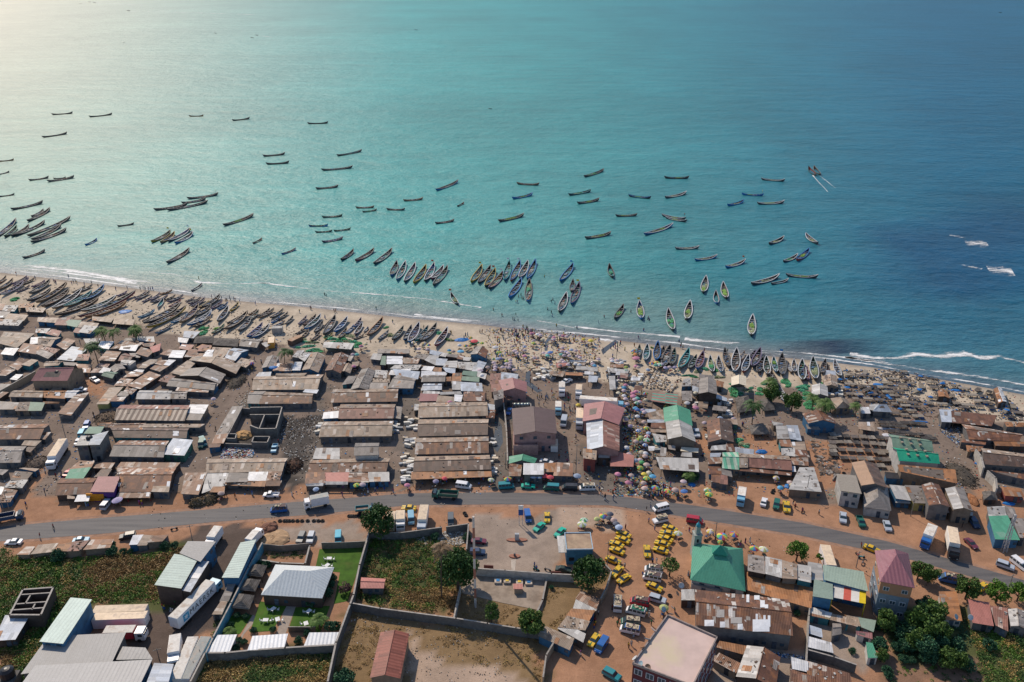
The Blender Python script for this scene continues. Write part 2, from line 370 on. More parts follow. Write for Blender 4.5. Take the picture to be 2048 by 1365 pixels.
# ---------------------------------------------------------------- sea
def make_sea():
    xs = []; 
    for i in range(-110, 111): xs.append(math.copysign(abs(i/110.0)**1.7, i)*9000 if i else 0.0)
    ys = [150, 200]; y = 215.0
    while y < 30000: ys.append(y); y += max(3.0, (y-200)*0.035)
    nx, ny = len(xs), len(ys); V = []; C = []
    teal = Vector((0.02,0.29,0.27)); deep = Vector((0.0,0.10,0.18)); blue = Vector((0.0,0.05,0.125)); shal = Vector((0.16,0.26,0.25)); far = Vector((0.08,0.30,0.30)); wet = Vector((0.17,0.19,0.20))
    for y in ys:
        for x in xs:
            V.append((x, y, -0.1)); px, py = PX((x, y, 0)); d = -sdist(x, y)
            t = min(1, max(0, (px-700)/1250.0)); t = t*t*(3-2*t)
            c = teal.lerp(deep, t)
            c = c.lerp(Vector((0.46,0.34,0.20)), max(0, min(1, (800-px)/1000.0))*max(.2, 1-py/700.0)*.9)  # peach sun glow painted into the water colour, strongest toward the far left
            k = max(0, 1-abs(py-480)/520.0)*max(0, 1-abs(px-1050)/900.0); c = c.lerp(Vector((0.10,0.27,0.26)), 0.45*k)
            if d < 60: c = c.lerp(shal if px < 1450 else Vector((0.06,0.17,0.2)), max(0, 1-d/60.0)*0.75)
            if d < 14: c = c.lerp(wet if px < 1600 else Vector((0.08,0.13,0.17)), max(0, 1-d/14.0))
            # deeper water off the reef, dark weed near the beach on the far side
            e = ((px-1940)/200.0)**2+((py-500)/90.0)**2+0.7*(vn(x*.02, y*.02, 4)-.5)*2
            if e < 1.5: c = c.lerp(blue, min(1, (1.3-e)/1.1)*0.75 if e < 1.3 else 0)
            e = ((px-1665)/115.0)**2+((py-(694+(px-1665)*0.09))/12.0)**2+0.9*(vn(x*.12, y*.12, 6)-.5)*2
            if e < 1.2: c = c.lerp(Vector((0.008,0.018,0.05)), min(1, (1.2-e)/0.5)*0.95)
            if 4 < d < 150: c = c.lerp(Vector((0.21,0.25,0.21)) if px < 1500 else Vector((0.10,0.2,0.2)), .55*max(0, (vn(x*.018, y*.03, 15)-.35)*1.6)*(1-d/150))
            g = 0.82+0.2*vn(x*.012, y*.006, 8)+.16*vn(x*.0025, y*.012, 21)
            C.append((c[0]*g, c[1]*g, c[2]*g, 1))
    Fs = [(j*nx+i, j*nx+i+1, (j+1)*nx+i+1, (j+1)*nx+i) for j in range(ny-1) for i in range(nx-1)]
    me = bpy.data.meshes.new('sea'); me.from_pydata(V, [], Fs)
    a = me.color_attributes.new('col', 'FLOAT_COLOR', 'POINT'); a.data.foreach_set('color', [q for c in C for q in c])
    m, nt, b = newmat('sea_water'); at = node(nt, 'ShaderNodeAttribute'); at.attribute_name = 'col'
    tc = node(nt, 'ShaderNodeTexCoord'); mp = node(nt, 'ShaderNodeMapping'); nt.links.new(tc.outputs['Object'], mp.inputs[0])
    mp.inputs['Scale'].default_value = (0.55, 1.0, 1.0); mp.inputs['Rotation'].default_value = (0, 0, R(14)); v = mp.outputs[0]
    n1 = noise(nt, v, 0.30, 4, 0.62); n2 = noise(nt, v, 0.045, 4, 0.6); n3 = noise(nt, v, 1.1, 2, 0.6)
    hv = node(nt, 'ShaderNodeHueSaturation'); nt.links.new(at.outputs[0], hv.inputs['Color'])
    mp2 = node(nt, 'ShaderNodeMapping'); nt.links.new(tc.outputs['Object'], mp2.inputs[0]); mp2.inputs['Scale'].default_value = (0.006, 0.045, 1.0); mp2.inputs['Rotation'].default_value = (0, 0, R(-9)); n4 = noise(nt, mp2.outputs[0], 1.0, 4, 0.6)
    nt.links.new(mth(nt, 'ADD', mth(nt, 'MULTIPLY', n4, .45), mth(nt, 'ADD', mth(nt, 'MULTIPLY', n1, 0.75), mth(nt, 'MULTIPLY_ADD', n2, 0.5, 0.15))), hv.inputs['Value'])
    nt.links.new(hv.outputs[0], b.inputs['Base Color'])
    b.inputs['Roughness'].default_value = 0.45; b.inputs['IOR'].default_value = 1.33; b.inputs['Specular IOR Level'].default_value = 0.46
    h = mth(nt, 'ADD', mth(nt, 'MULTIPLY', n1, 1.0), mth(nt, 'ADD', mth(nt, 'MULTIPLY', n3, 0.35), mth(nt, 'MULTIPLY', n2, 3.0)))
    bp = node(nt, 'ShaderNodeBump'); nt.links.new(h, bp.inputs['Height']); bp.inputs['Strength'].default_value = 1.0; bp.inputs['Distance'].default_value = 0.9
    nt.links.new(bp.outputs[0], b.inputs['Normal'])
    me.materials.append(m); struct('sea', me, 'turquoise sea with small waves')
make_sea()
def foam_mat():
    m, nt, b = newmat('foam'); tc = node(nt, 'ShaderNodeTexCoord'); uv = node(nt, 'ShaderNodeUVMap'); uv.uv_map = 'uv'
    mp = node(nt, 'ShaderNodeMapping'); nt.links.new(tc.outputs['Object'], mp.inputs[0]); mp.inputs['Scale'].default_value = (0.35, 1.3, 1)
    n = noise(nt, mp.outputs[0], 0.6, 6, 0.8); us = node(nt, 'ShaderNodeSeparateXYZ'); nt.links.new(uv.outputs[0], us.inputs[0])
    e = mth(nt, 'ABSOLUTE', mth(nt, 'SUBTRACT', us.outputs[1], 0.5)); e = mth(nt, 'MULTIPLY', e, 0.62)
    n0 = noise(nt, tc.outputs['Object'], 0.05, 2, 0.5); e = mth(nt, 'ADD', e, mth(nt, 'MULTIPLY', mth(nt, 'SUBTRACT', n0, 0.5), 0.6))
    f = ramp(nt, mth(nt, 'SUBTRACT', n, e), 0.36, 0.52)
    tr = node(nt, 'ShaderNodeBsdfTransparent'); mx = node(nt, 'ShaderNodeMixShader')
    b.inputs['Base Color'].default_value = (0.8,0.8,0.79,1); b.inputs['Roughness'].default_value = 0.7
    nt.links.new(f, mx.inputs[0]); nt.links.new(tr.outputs[0], mx.inputs[1]); nt.links.new(b.outputs[0], mx.inputs[2])
    nt.links.new(mx.outputs[0], nt.nodes['Material Output'].inputs[0]); return m
FOAM = foam_mat()
def foam(pts, w, name='surf', label='white line of breaking surf along the beach', z=-0.06):
    """a strip of foam along pixel points; w = width in metres along its length"""
    P = [G(x, y) for x, y in pts]; Q = []
    for a, b in zip(P, P[1:]):
        n = max(1, int((b-a).length/4)); Q += [a.lerp(b, i/n) for i in range(n)]
    Q.append(P[-1]); mb = MB(); L = []
    for i, p in enumerate(Q):
        d = (Q[min(i+1, len(Q)-1)]-Q[max(i-1, 0)]).normalized(); nrm = Vector((-d.y, d.x, 0)); t = i/(len(Q)-1)
        ww = (w if not isinstance(w, tuple) else w[0]+(w[1]-w[0])*t)*(0.75+0.5*vn(i*.3, 1, 3))
        wob = nrm*(vn(i*.25, 7, 2)-.5)*2.4
        L.append((p+wob-nrm*ww/2, p+wob+nrm*ww/2))
    for i in range(len(L)-1):
        a, b = L[i]; c, d = L[i+1]
        mb.face([(a.x,a.y,z),(b.x,b.y,z),(d.x,d.y,z),(c.x,c.y,z)], 0, [(0,0),(0,1),(1,1),(1,0)])
    o = link(name, mb.mesh(name, [FOAM])); o['kind'] = 'stuff'; o['label'] = label; return o
foam([(x, y-1) for x, y in SHORE_PX], 1.9, z=-0.075)
foam([(20,526),(110,537),(165,545),(230,556),(270,568)], 6.5, z=-0.05)
foam([(300,543),(350,548),(400,565),(470,568),(540,566)], 3.5, z=-0.05)
foam([(520,564),(590,573),(665,583),(740,588),(830,596),(960,617)], 3.0, z=-0.05)
foam([(830,628),(880,635),(960,642)], 4, z=-0.05)
foam([(1075,640),(1110,646),(1150,655)], 3, z=-0.05)
foam([(1055,652),(1100,661),(1150,666)], 7, z=-0.04)
foam([(1200,677),(1240,682)], 6, z=-0.04)
foam([(1370,676),(1400,680),(1440,683),(1480,685)], 6, z=-0.04)
foam([(1700,706),(1745,714),(1800,716),(1830,708),(1880,713),(1930,708),(1960,716),(2000,714),(2060,728)], 6.5, z=-0.04)
foam([(1690,712),(1760,722),(1850,740),(1950,752),(2060,772)], 4, z=-0.05)
foam([(1500,698),(1600,704),(1700,716),(1800,733)], 3, z=-0.05)
foam([(1150,652),(1250,664),(1360,674)], 3, z=-0.05)
foam([(0,533),(90,540),(200,556),(300,566)], 3, z=-0.06)
foam([(1900,470),(1935,476)], 9, name='breaker', label='white breaker over the reef, farther one', z=-0.03)
foam([(1930,484),(1975,488)], 20, name='breaker', label='white breaker on the dark reef water beside its twin', z=-0.03)
foam([(1925,529),(1965,538)], 8, name='breaker', label='thin foam patch over the dark reef', z=-0.03)
foam([(1975,537),(2025,542)], 22, name='breaker', label='broad foam patch at the edge of the reef', z=-0.03)
foam([(1628,351),(1640,366),(1655,384)], (1.8,.5), name='wake', label='white wake behind the first of two motor boats', z=-0.03)
foam([(1642,352),(1656,363),(1672,377)], (1.6,.4), name='wake', label='white wake behind the second of two motor boats', z=-0.03)
foam([(164,8),(175,8.5)], 3, name='wake', label='short wake behind a far boat', z=-0.03)
foam([(190,6),(250,9),(290,11)], 16, name='wake', label='long wake behind the farthest boat', z=-0.03)
foam([(262,23),(330,24),(510,30)], 12, name='wake', label='long thin wake stretching behind a far boat', z=-0.03)
foam([(514,71),(545,75)], 5, name='wake', label='wake behind one of a pair of far boats', z=-0.03)
# ---------------------------------------------------------------- road
RT = [(-200,1072),(0,1054),(164,1039),(420,1019),(543,1008),(820,987),(1000,985),(1220,990),(1385,1011),(1600,1045),(1775,1083),(2048,1161),(2300,1235)]
RB = [(-200,1105),(0,1083),(205,1068),(420,1045),(605,1031),(820,1011),(1000,1009),(1220,1011),(1343,1030),(1600,1071),(1819,1119),(2048,1183),(2300,1260)]
def sheet(name, top, bot, z, mat, label, n=90, x0=-200, x1=2300):
    mb = MB(); st = []
    for i in range(n+1):
        x = x0+(x1-x0)*i/n; st.append((G(x, interp(top, x), z), G(x, interp(bot, x), z)))
    for (a, b), (c, d) in zip(st, st[1:]): mb.face([b, d, c, a], 0, [(b.x,b.y),(d.x,d.y),(c.x,c.y),(a.x,a.y)])
    return struct(name, mb.mesh(name, [mat]), label)
def asphalt():
    m, nt, b = newmat('asphalt'); tc = node(nt, 'ShaderNodeTexCoord'); v = tc.outputs['Object']
    mp = node(nt, 'ShaderNodeMapping'); nt.links.new(v, mp.inputs[0]); mp.inputs['Scale'].default_value = (0.08, 1.2, 1)
    n1 = noise(nt, mp.outputs[0], 0.8, 4, 0.6); n2 = noise(nt, v, 2.5, 3, 0.7)
    c = mixc(nt, ramp(nt, n1, 0.35, 0.65), (0.085,0.083,0.088), (0.14,0.132,0.13)); c = mixc(nt, ramp(nt, n2, 0.5, 0.8), c, (0.17,0.14,0.12))
    nt.links.new(c, b.inputs['Base Color']); b.inputs['Roughness'].default_value = 0.75; return m
ASPH = asphalt()
SHOULD = plain('road_shoulder', (0.36,0.21,0.14), rough=0.95, var=0.3, scale=0.6, dirt=(0.28,0.2,0.16))
sheet('road_verge', [(x, y-5) for x, y in RT], [(x, y+5) for x, y in RB], 0.006, SHOULD, 'dusty red verge beside the road')
sheet('road', RT, RB, 0.03, ASPH, 'two lane asphalt road with worn dusty edges')
def patch(name, pts, z, mat, label):
    P = [G(x, y, z) for x, y in pts]
    if sum(a.x*b.y-b.x*a.y for a, b in zip(P, P[1:]+P[:1])) < 0: P = P[::-1]
    mb = MB(); mb.prism([(p.x,p.y,z-0.1) for p in P], P, uvt=[(p.x,p.y) for p in P]); return struct(name, mb.mesh(name, [mat]), label)
LAWN = plain('lawn_grass', (0.055,0.13,0.012), rough=0.9, var=0.35, scale=0.5, dirt=(0.08,0.12,0.02))
PAVE = plain('paving', (0.36,0.30,0.25), rough=0.9, var=0.15, scale=1.5)
SLAB = plain('concrete_slab', (0.36,0.29,0.23), rough=0.9, var=0.25, scale=0.5, dirt=(0.22,0.17,0.13))
patch('lawn', [(639,1099),(731,1092),(696,1202),(668,1208),(680,1145),(630,1140)], 0.05, LAWN, 'bright lawn behind the restaurant')
patch('lawn', [(520,1203),(574,1211),(545,1262),(500,1265)], 0.05, LAWN, 'lawn with white tables in front of the restaurant')
patch('lawn', [(591,1215),(660,1212),(640,1266),(576,1263)], 0.055, LAWN, 'lawn beyond the garden path with two white tables')
patch('lawn', [(450,1232),(505,1230),(480,1268),(440,1270)], 0.05, LAWN, 'small lawn beside the thatched shelters')
patch('path', [(572,1210),(592,1214),(571,1268),(552,1270)], 0.03, PAVE, 'paved garden path to the restaurant steps')
patch('path', [(505,1230),(517,1235),(487,1270),(478,1296),(470,1294)], 0.03, PAVE, 'narrow paved path between two lawns')
patch('forecourt', [(917,1185),(945,1142),(1094,1155),(1085,1222),(1000,1205)], 0.08, SLAB, 'raised concrete slab behind the petrol station')
patch('path', [(1022,1120),(1032,1119),(1030,1141),(1023,1141)], 0.03, plain('pale_concrete', (0.5,0.43,0.36)), 'pale concrete strip across the petrol station forecourt')
WATERM = plain('gully_water', (0.09,0.10,0.11), rough=0.2, var=0.3)
patch('stream', [(1100,669),(1108,671),(1097,682),(1095,702),(1089,702),(1090,684)], 0.02, WATERM, 'narrow dark stream running down the beach')
patch('stream', [(1230,680),(1237,684),(1222,695),(1206,710),(1202,700),(1216,690)], 0.02, WATERM, 'second narrow stream running into the surf')
patch('puddle', [(1052,745),(1062,740),(1060,765),(1085,782),(1075,786),(1050,768)], 0.02, WATERM, 'dark wet ground behind the maroon market hall')
patch('puddle', [(990,830),(1003,850),(1006,885),(995,905),(985,895),(990,860)], 0.02, WATERM, 'black puddle along the white yard wall')
# ================================================================ buildings
NB = [0]
DOORM = plain('door_paint', (0.07,0.09,0.12), rough=0.6, var=0.5, objvar=0.6)
DARK = plain('dark_opening', (0.02,0.02,0.022), rough=0.9)
POSTM = plain('timber_post', (0.13,0.09,0.065), rough=0.9)
GLASSM = plain('window_glass', (0.05,0.08,0.11), rough=0.15, spec=0.6)
FRAMEM = plain('window_frame', (0.6,0.62,0.66), rough=0.6)
def lab_size(a): return 'small' if a < 22 else ('' if a < 80 else ('big' if a < 260 else 'very big'))
def building(t, k):
    typ = k[0]; c4 = [tp(t, k[1+2*i], k[2+2*i]) for i in range(4)]; h = float(k[9]); rc = k[10].split('/'); opts = dict(o.split('=') for o in k[11:] if '=' in o); fl = [o for o in k[11:] if '=' not in o]
    h = h*0.70 if (h < 4.5 and 'lab' not in opts) else h
    NB[0] += 1; r = random.Random(NB[0]*13+1); hj = h+r.uniform(-0.12, 0.12)
    rise = float(opts.get('rise', 0))
    if typ == 'm':
        s0 = float(opts.get('s', 0.4)); zs = [hj+s0, hj+s0, hj, hj]
        if r.random() < 0.3 and 's' not in opts: zs = [hj+0.35, hj, hj, hj+0.35]
    elif typ == 'r':
        rise = rise or 1.6; zs = [hj+rise, hj+rise, hj, hj]
    else: zs = [hj]*4
    P = [G(x, y, z) for (x, y), z in zip(c4, zs)]          # TL TR BR BL
    if 'lab' not in opts and h < 3.2:
        c0 = sum(P, Vector())/4; P = [Vector((c0.x+(p.x-c0.x)*1.06+r.uniform(-.22,.22), c0.y+(p.y-c0.y)*1.06+r.uniform(-.22,.22), p.z)) for p in P]
    if typ == 'r':
        a, b, c, d = P; P = [Vector((a.x*2-d.x, a.y*2-d.y, hj)), Vector((b.x*2-c.x, b.y*2-c.y, hj)), c, d]; ridge = (a, b)
    cen = sum(P, Vector())/4; org = Vector((cen.x, cen.y, 0))
    uax = ((P[1]-P[0])+(P[2]-P[3])); uax.z = 0; uax.normalize(); vax = Vector((-uax.y, uax.x, 0))
    W_ = ((P[1]-P[0]).length+(P[2]-P[3]).length)/2; D_ = ((P[0]-P[3]).length+(P[1]-P[2]).length)/2
    def uv(p): q = p-org; return (q.dot(uax)+200, q.dot(vax)+200)
    def uvv(p): q = p-org; return (q.dot(vax)+200, q.dot(uax)+200)
    th = Vector((0,0,-0.09)); loc = lambda p: p-org
    mats = [RM(c) for c in rc[:2]]; mats.append(plain('roof_edge', (0.16,0.13,0.11)))
    E_ = len(mats)-1; m2 = 1 if len(rc) > 1 else 0
    mb = MB(); TL, TR, BR, BL = P
    def slab(pts, mi, f=uv):
        # pts clockwise in the photo from top-left = clockwise from above; reverse for upward normals
        q = pts[::-1]; mb.prism([loc(p+th) for p in q], [loc(p) for p in q], mi, E_, [f(p) for p in q])
    peaks = None
    if typ == 'm': slab([TL, TR, BR, BL], 0, uvv if (r.random() < .4 and W_ < 1.3*D_) else uv)
    elif typ in 'gr':
        rise = rise or min(1.7, max(0.35, D_*0.13)); up = Vector((0,0,rise))
        L, Rr = ((TL+BL)/2+up, (TR+BR)/2+up) if typ == 'g' else ridge
        slab([L, Rr, BR, BL], 0); slab([TL, TR, Rr, L], m2); peaks = ('g', L, Rr)
        mb.bar(loc(L)+Vector((0,0,.02)), loc(Rr)+Vector((0,0,.02)), 0.12, 0, 5)
    elif typ == 'v':
        rise = rise or min(1.8, max(0.35, W_*0.15)); up = Vector((0,0,rise))
        T_, B_ = (TL+TR)/2+up, (BL+BR)/2+up
        slab([TL, T_, B_, BL], 0, uvv); slab([T_, TR, BR, B_], m2, uvv); peaks = ('v', T_, B_)
        mb.bar(loc(T_)+Vector((0,0,.02)), loc(B_)+Vector((0,0,.02)), 0.12, m2, 5)
    elif typ in 'ht':
        rise = rise or min(3.2, max(0.8, min(W_, D_)*0.3)); up = Vector((0,0,rise)); f = float(opts.get('f', 0.27))
        if W_ >= D_: a, b = ((TL+BL)/2).lerp((TR+BR)/2, f)+up, ((TL+BL)/2).lerp((TR+BR)/2, 1-f)+up; q = [[a,b,BR,BL],[TL,TR,b,a],[TL,a,BL],[b,TR,BR]]
        else: a, b = ((TL+TR)/2).lerp((BL+BR)/2, f)+up, ((TL+TR)/2).lerp((BL+BR)/2, 1-f)+up; q = [[TL,a,b,BL],[a,TR,BR,b],[TL,TR,a],[BL,b,BR]]
        for i, s in enumerate(q): slab(s, m2 if i == 3 else 0, uv if i < 2 else uvv)
    big = W_*D_
    nm = opts.get('n') or ('warehouse' if big > 330 else 'house' if h > 2.7 or typ in 'vh' else 'market_stall' if 'st' in fl else 'shed')
    if typ == 't': nm = 'thatched_hut'
    wc = opts.get('w') or r.choice('ggggkknggnnggkbtg' if nm != 'market_stall' else 'nnkg')
    root = link(nm, None, None, org)
    if typ in 'mgv' and big > 18 and rc[0] in 'bdpokglrsS' and 'lab' not in opts:
        mats += [RM('w'), RM('o'), RM('g'), RM('d')]
        def pt(a_, b_):
            p = TL.lerp(TR, a_).lerp(BL.lerp(BR, a_), b_); z = p.z+.06
            if peaks: z += rise*(1-abs((b_ if peaks[0] == 'g' else a_)-.5)*2)
            return Vector((p.x, p.y, z))-org
        for i in range(int(min(6, big/38+r.random()))):
            w_, d_ = .95*r.choice((1,1,2))/W_, r.uniform(1.6,2.8)/D_; a0, b0 = r.uniform(-.01, 1-w_), r.choice((r.uniform(0, max(.01, .5-d_)), r.uniform(.5, max(.51, 1.02-d_)))); d_ = min(d_, .5 if b0 >= .5 else .5-b0 if peaks and peaks[0] == 'g' else d_); sk_ = r.uniform(-.02,.02)
            if peaks and peaks[0] == 'v' and a0 < .5 < a0+w_: continue
            q = [pt(a0, b0+d_), pt(a0+w_, b0+d_+sk_), pt(a0+w_, b0), pt(a0, b0)]; mb.prism([p+Vector((0,0,-.05)) for p in q], q, r.choice((E_+1, E_+2, E_+2, E_+3, E_+4, E_+4)), E_, [uv(p+org) for p in q])
    link('roof', mb.mesh('roof', mats), root)
    # walls, inset under the eaves
    ins = 0.35 if min(W_, D_) > 3.5 else 0.15
    def inset(p): 
        d = Vector((cen.x-p.x, cen.y-p.y, 0)); return p+d*min(0.3, ins*1.42/max(d.length, .1))
    openf = 'open' in fl or nm == 'market_stall'
    I = [inset(p) for p in P]; I = [Vector((p.x, p.y, p.z-0.12)) for p in I]
    if not openf:
        wb = MB(); names = [(0,1),(1,2),(2,3),(3,0)]
        for i, j in names:
            a, b = I[i], I[j]; ring = [Vector((a.x,a.y,0)), Vector((b.x,b.y,0)), b]
            if peaks and ((peaks[0] == 'g' and i in (1, 3)) or (peaks[0] == 'v' and i in (0, 2))):
                pk = {('g',1):peaks[2],('g',3):peaks[1],('v',0):peaks[1],('v',2):peaks[2]}[(peaks[0], i)]
                m_ = (a+b)/2; ring.append(Vector((m_.x, m_.y, pk.z-0.3)))
            ring.append(a); wb.face([loc(p) for p in ring][::-1])
        wl = link('wall', wb.mesh('wall', [WM(wc)]), root)
        # doors and windows on the front (seaward away) wall and one on the side
        a, b = I[3], I[2]; L = (b-a).length; d = (b-a).normalized(); d.z = 0; ang = math.atan2(d.y, d.x)
        nd = max(1, min(6, int(L/5))); hh = min(2.0, h-0.35)
        for i in range(nd):
            p = a.lerp(b, (i+0.5+r.uniform(-.15,.15))/nd); q = MB(); q.box((0,0,0), (1.0,0.08,hh)); 
            link('door', q.mesh('door', [DOORM]), root, (p.x-org.x+d.y*0.03, p.y-org.y-d.x*0.03, 0.02), ang)
            if L/nd > 3.4 and h > 2.2:
                p2 = p+d*(L/nd*0.33); q = MB(); q.box((0,0,0), (0.9,0.08,0.8)); link('window', q.mesh('window', [GLASSM]), root, (p2.x-org.x+d.y*0.03, p2.y-org.y-d.x*0.03, 1.0), ang)
        a, b = I[2], I[1]; L = (b-a).length
        if L > 3.5 and h > 2.1:
            d = (b-a).normalized(); ang = math.atan2(d.y, d.x); p = a.lerp(b, .5); q = MB(); q.box((0,0,0), (0.9,0.08,0.8)); link('window', q.mesh('window', [GLASSM]), root, (p.x-org.x+d.y*0.03, p.y-org.y-d.x*0.03, 1.0), ang)
        if h > 5.2:
            a, b = I[3], I[2]; d = (b-a).normalized(); ang = math.atan2(d.y, d.x)
            for i in range(max(2, int((b-a).length/4))):
                n_ = max(2, int((b-a).length/4)); p = a.lerp(b, (i+.5)/n_); q = MB(); q.box((0,0,0), (1.1,0.08,1.0)); link('window', q.mesh('window', [GLASSM]), root, (p.x-org.x+d.y*0.03, p.y-org.y-d.x*0.03, h-1.9), ang)
    else:
        if 'st' not in fl or True:
            wb = MB(); a, b = I[0], I[1]; 
            for p in I: link('post', (lambda q: (q.bar((0,0,0), (0,0,p.z), 0.09), q.mesh('post', [POSTM]))[1])(MB()), root, (p.x-org.x, p.y-org.y, 0))
            wb = MB(); wb.face([loc(Vector((b.x,b.y,0.0))), loc(Vector((a.x,a.y,0.0))), loc(a), loc(b)][::-1]); 
            if big > 12: link('back_wall', wb.mesh('back_wall', [WM(wc)]), root)
    word = {'m':'sloping roof','g':'ridged roof','r':'ridged roof','v':'gabled roof','h':'hipped roof','t':'roof'}[typ]
    rw = ROOFWORD[rc[0]]+(' and '+ROOFWORD[rc[1]] if len(rc) > 1 else '')
    look = f"{lab_size(big)} {nm.replace('_',' ')} with {rw} {word}".strip()
    if typ == 't': look = f"{lab_size(big)} hut with shaggy thatched roof".strip()
    cat = nm.replace('_',' ').replace('market stall','stall').replace('thatched hut','hut')
    grp = {'shed':'tin roofed sheds of the shore town','house':'houses of the shore town','market_stall':'market stalls','warehouse':'long buildings of the shore town','thatched_hut':'thatched huts'}.get(nm)
    c2 = [sum(c[0] for c in c4)/4, sum(c[1] for c in c4)/4]
    if 'lab' in opts: tag(root, opts['lab'].replace('_', ' '), cat, grp, exact=True)
    else: tag(root, look, cat, grp, at=c2)
    # loose stones and scrap that weigh the sheets down
    if typ in 'mgv' and big > 14 and rc[0] in 'bdpokglr' and r.random() < 0.55:
        sb = MB()
        for i in range(r.randint(4, 12)):
            a_, b_ = r.uniform(.08,.92), r.uniform(.08,.92); p = TL.lerp(TR, a_).lerp(BL.lerp(BR, a_), b_); z = p.z
            if peaks: z += (rise if typ != 'r' else rise)*(1-abs((b_ if peaks[0] == 'g' else a_)-.5)*2)
            sb.box((p.x-org.x, p.y-org.y, z-0.02), (r.uniform(.2,.7), r.uniform(.15,.5), r.uniform(.08,.22)), r.uniform(0,3), r.randint(0,2))
        o = link('roof_stone', sb.mesh('roof_stone', [plain('stone', (0.2,0.17,0.15)), POSTM, plain('pale_scrap', (0.5,0.48,0.45))]), root); o['kind'] = 'stuff'
    return root
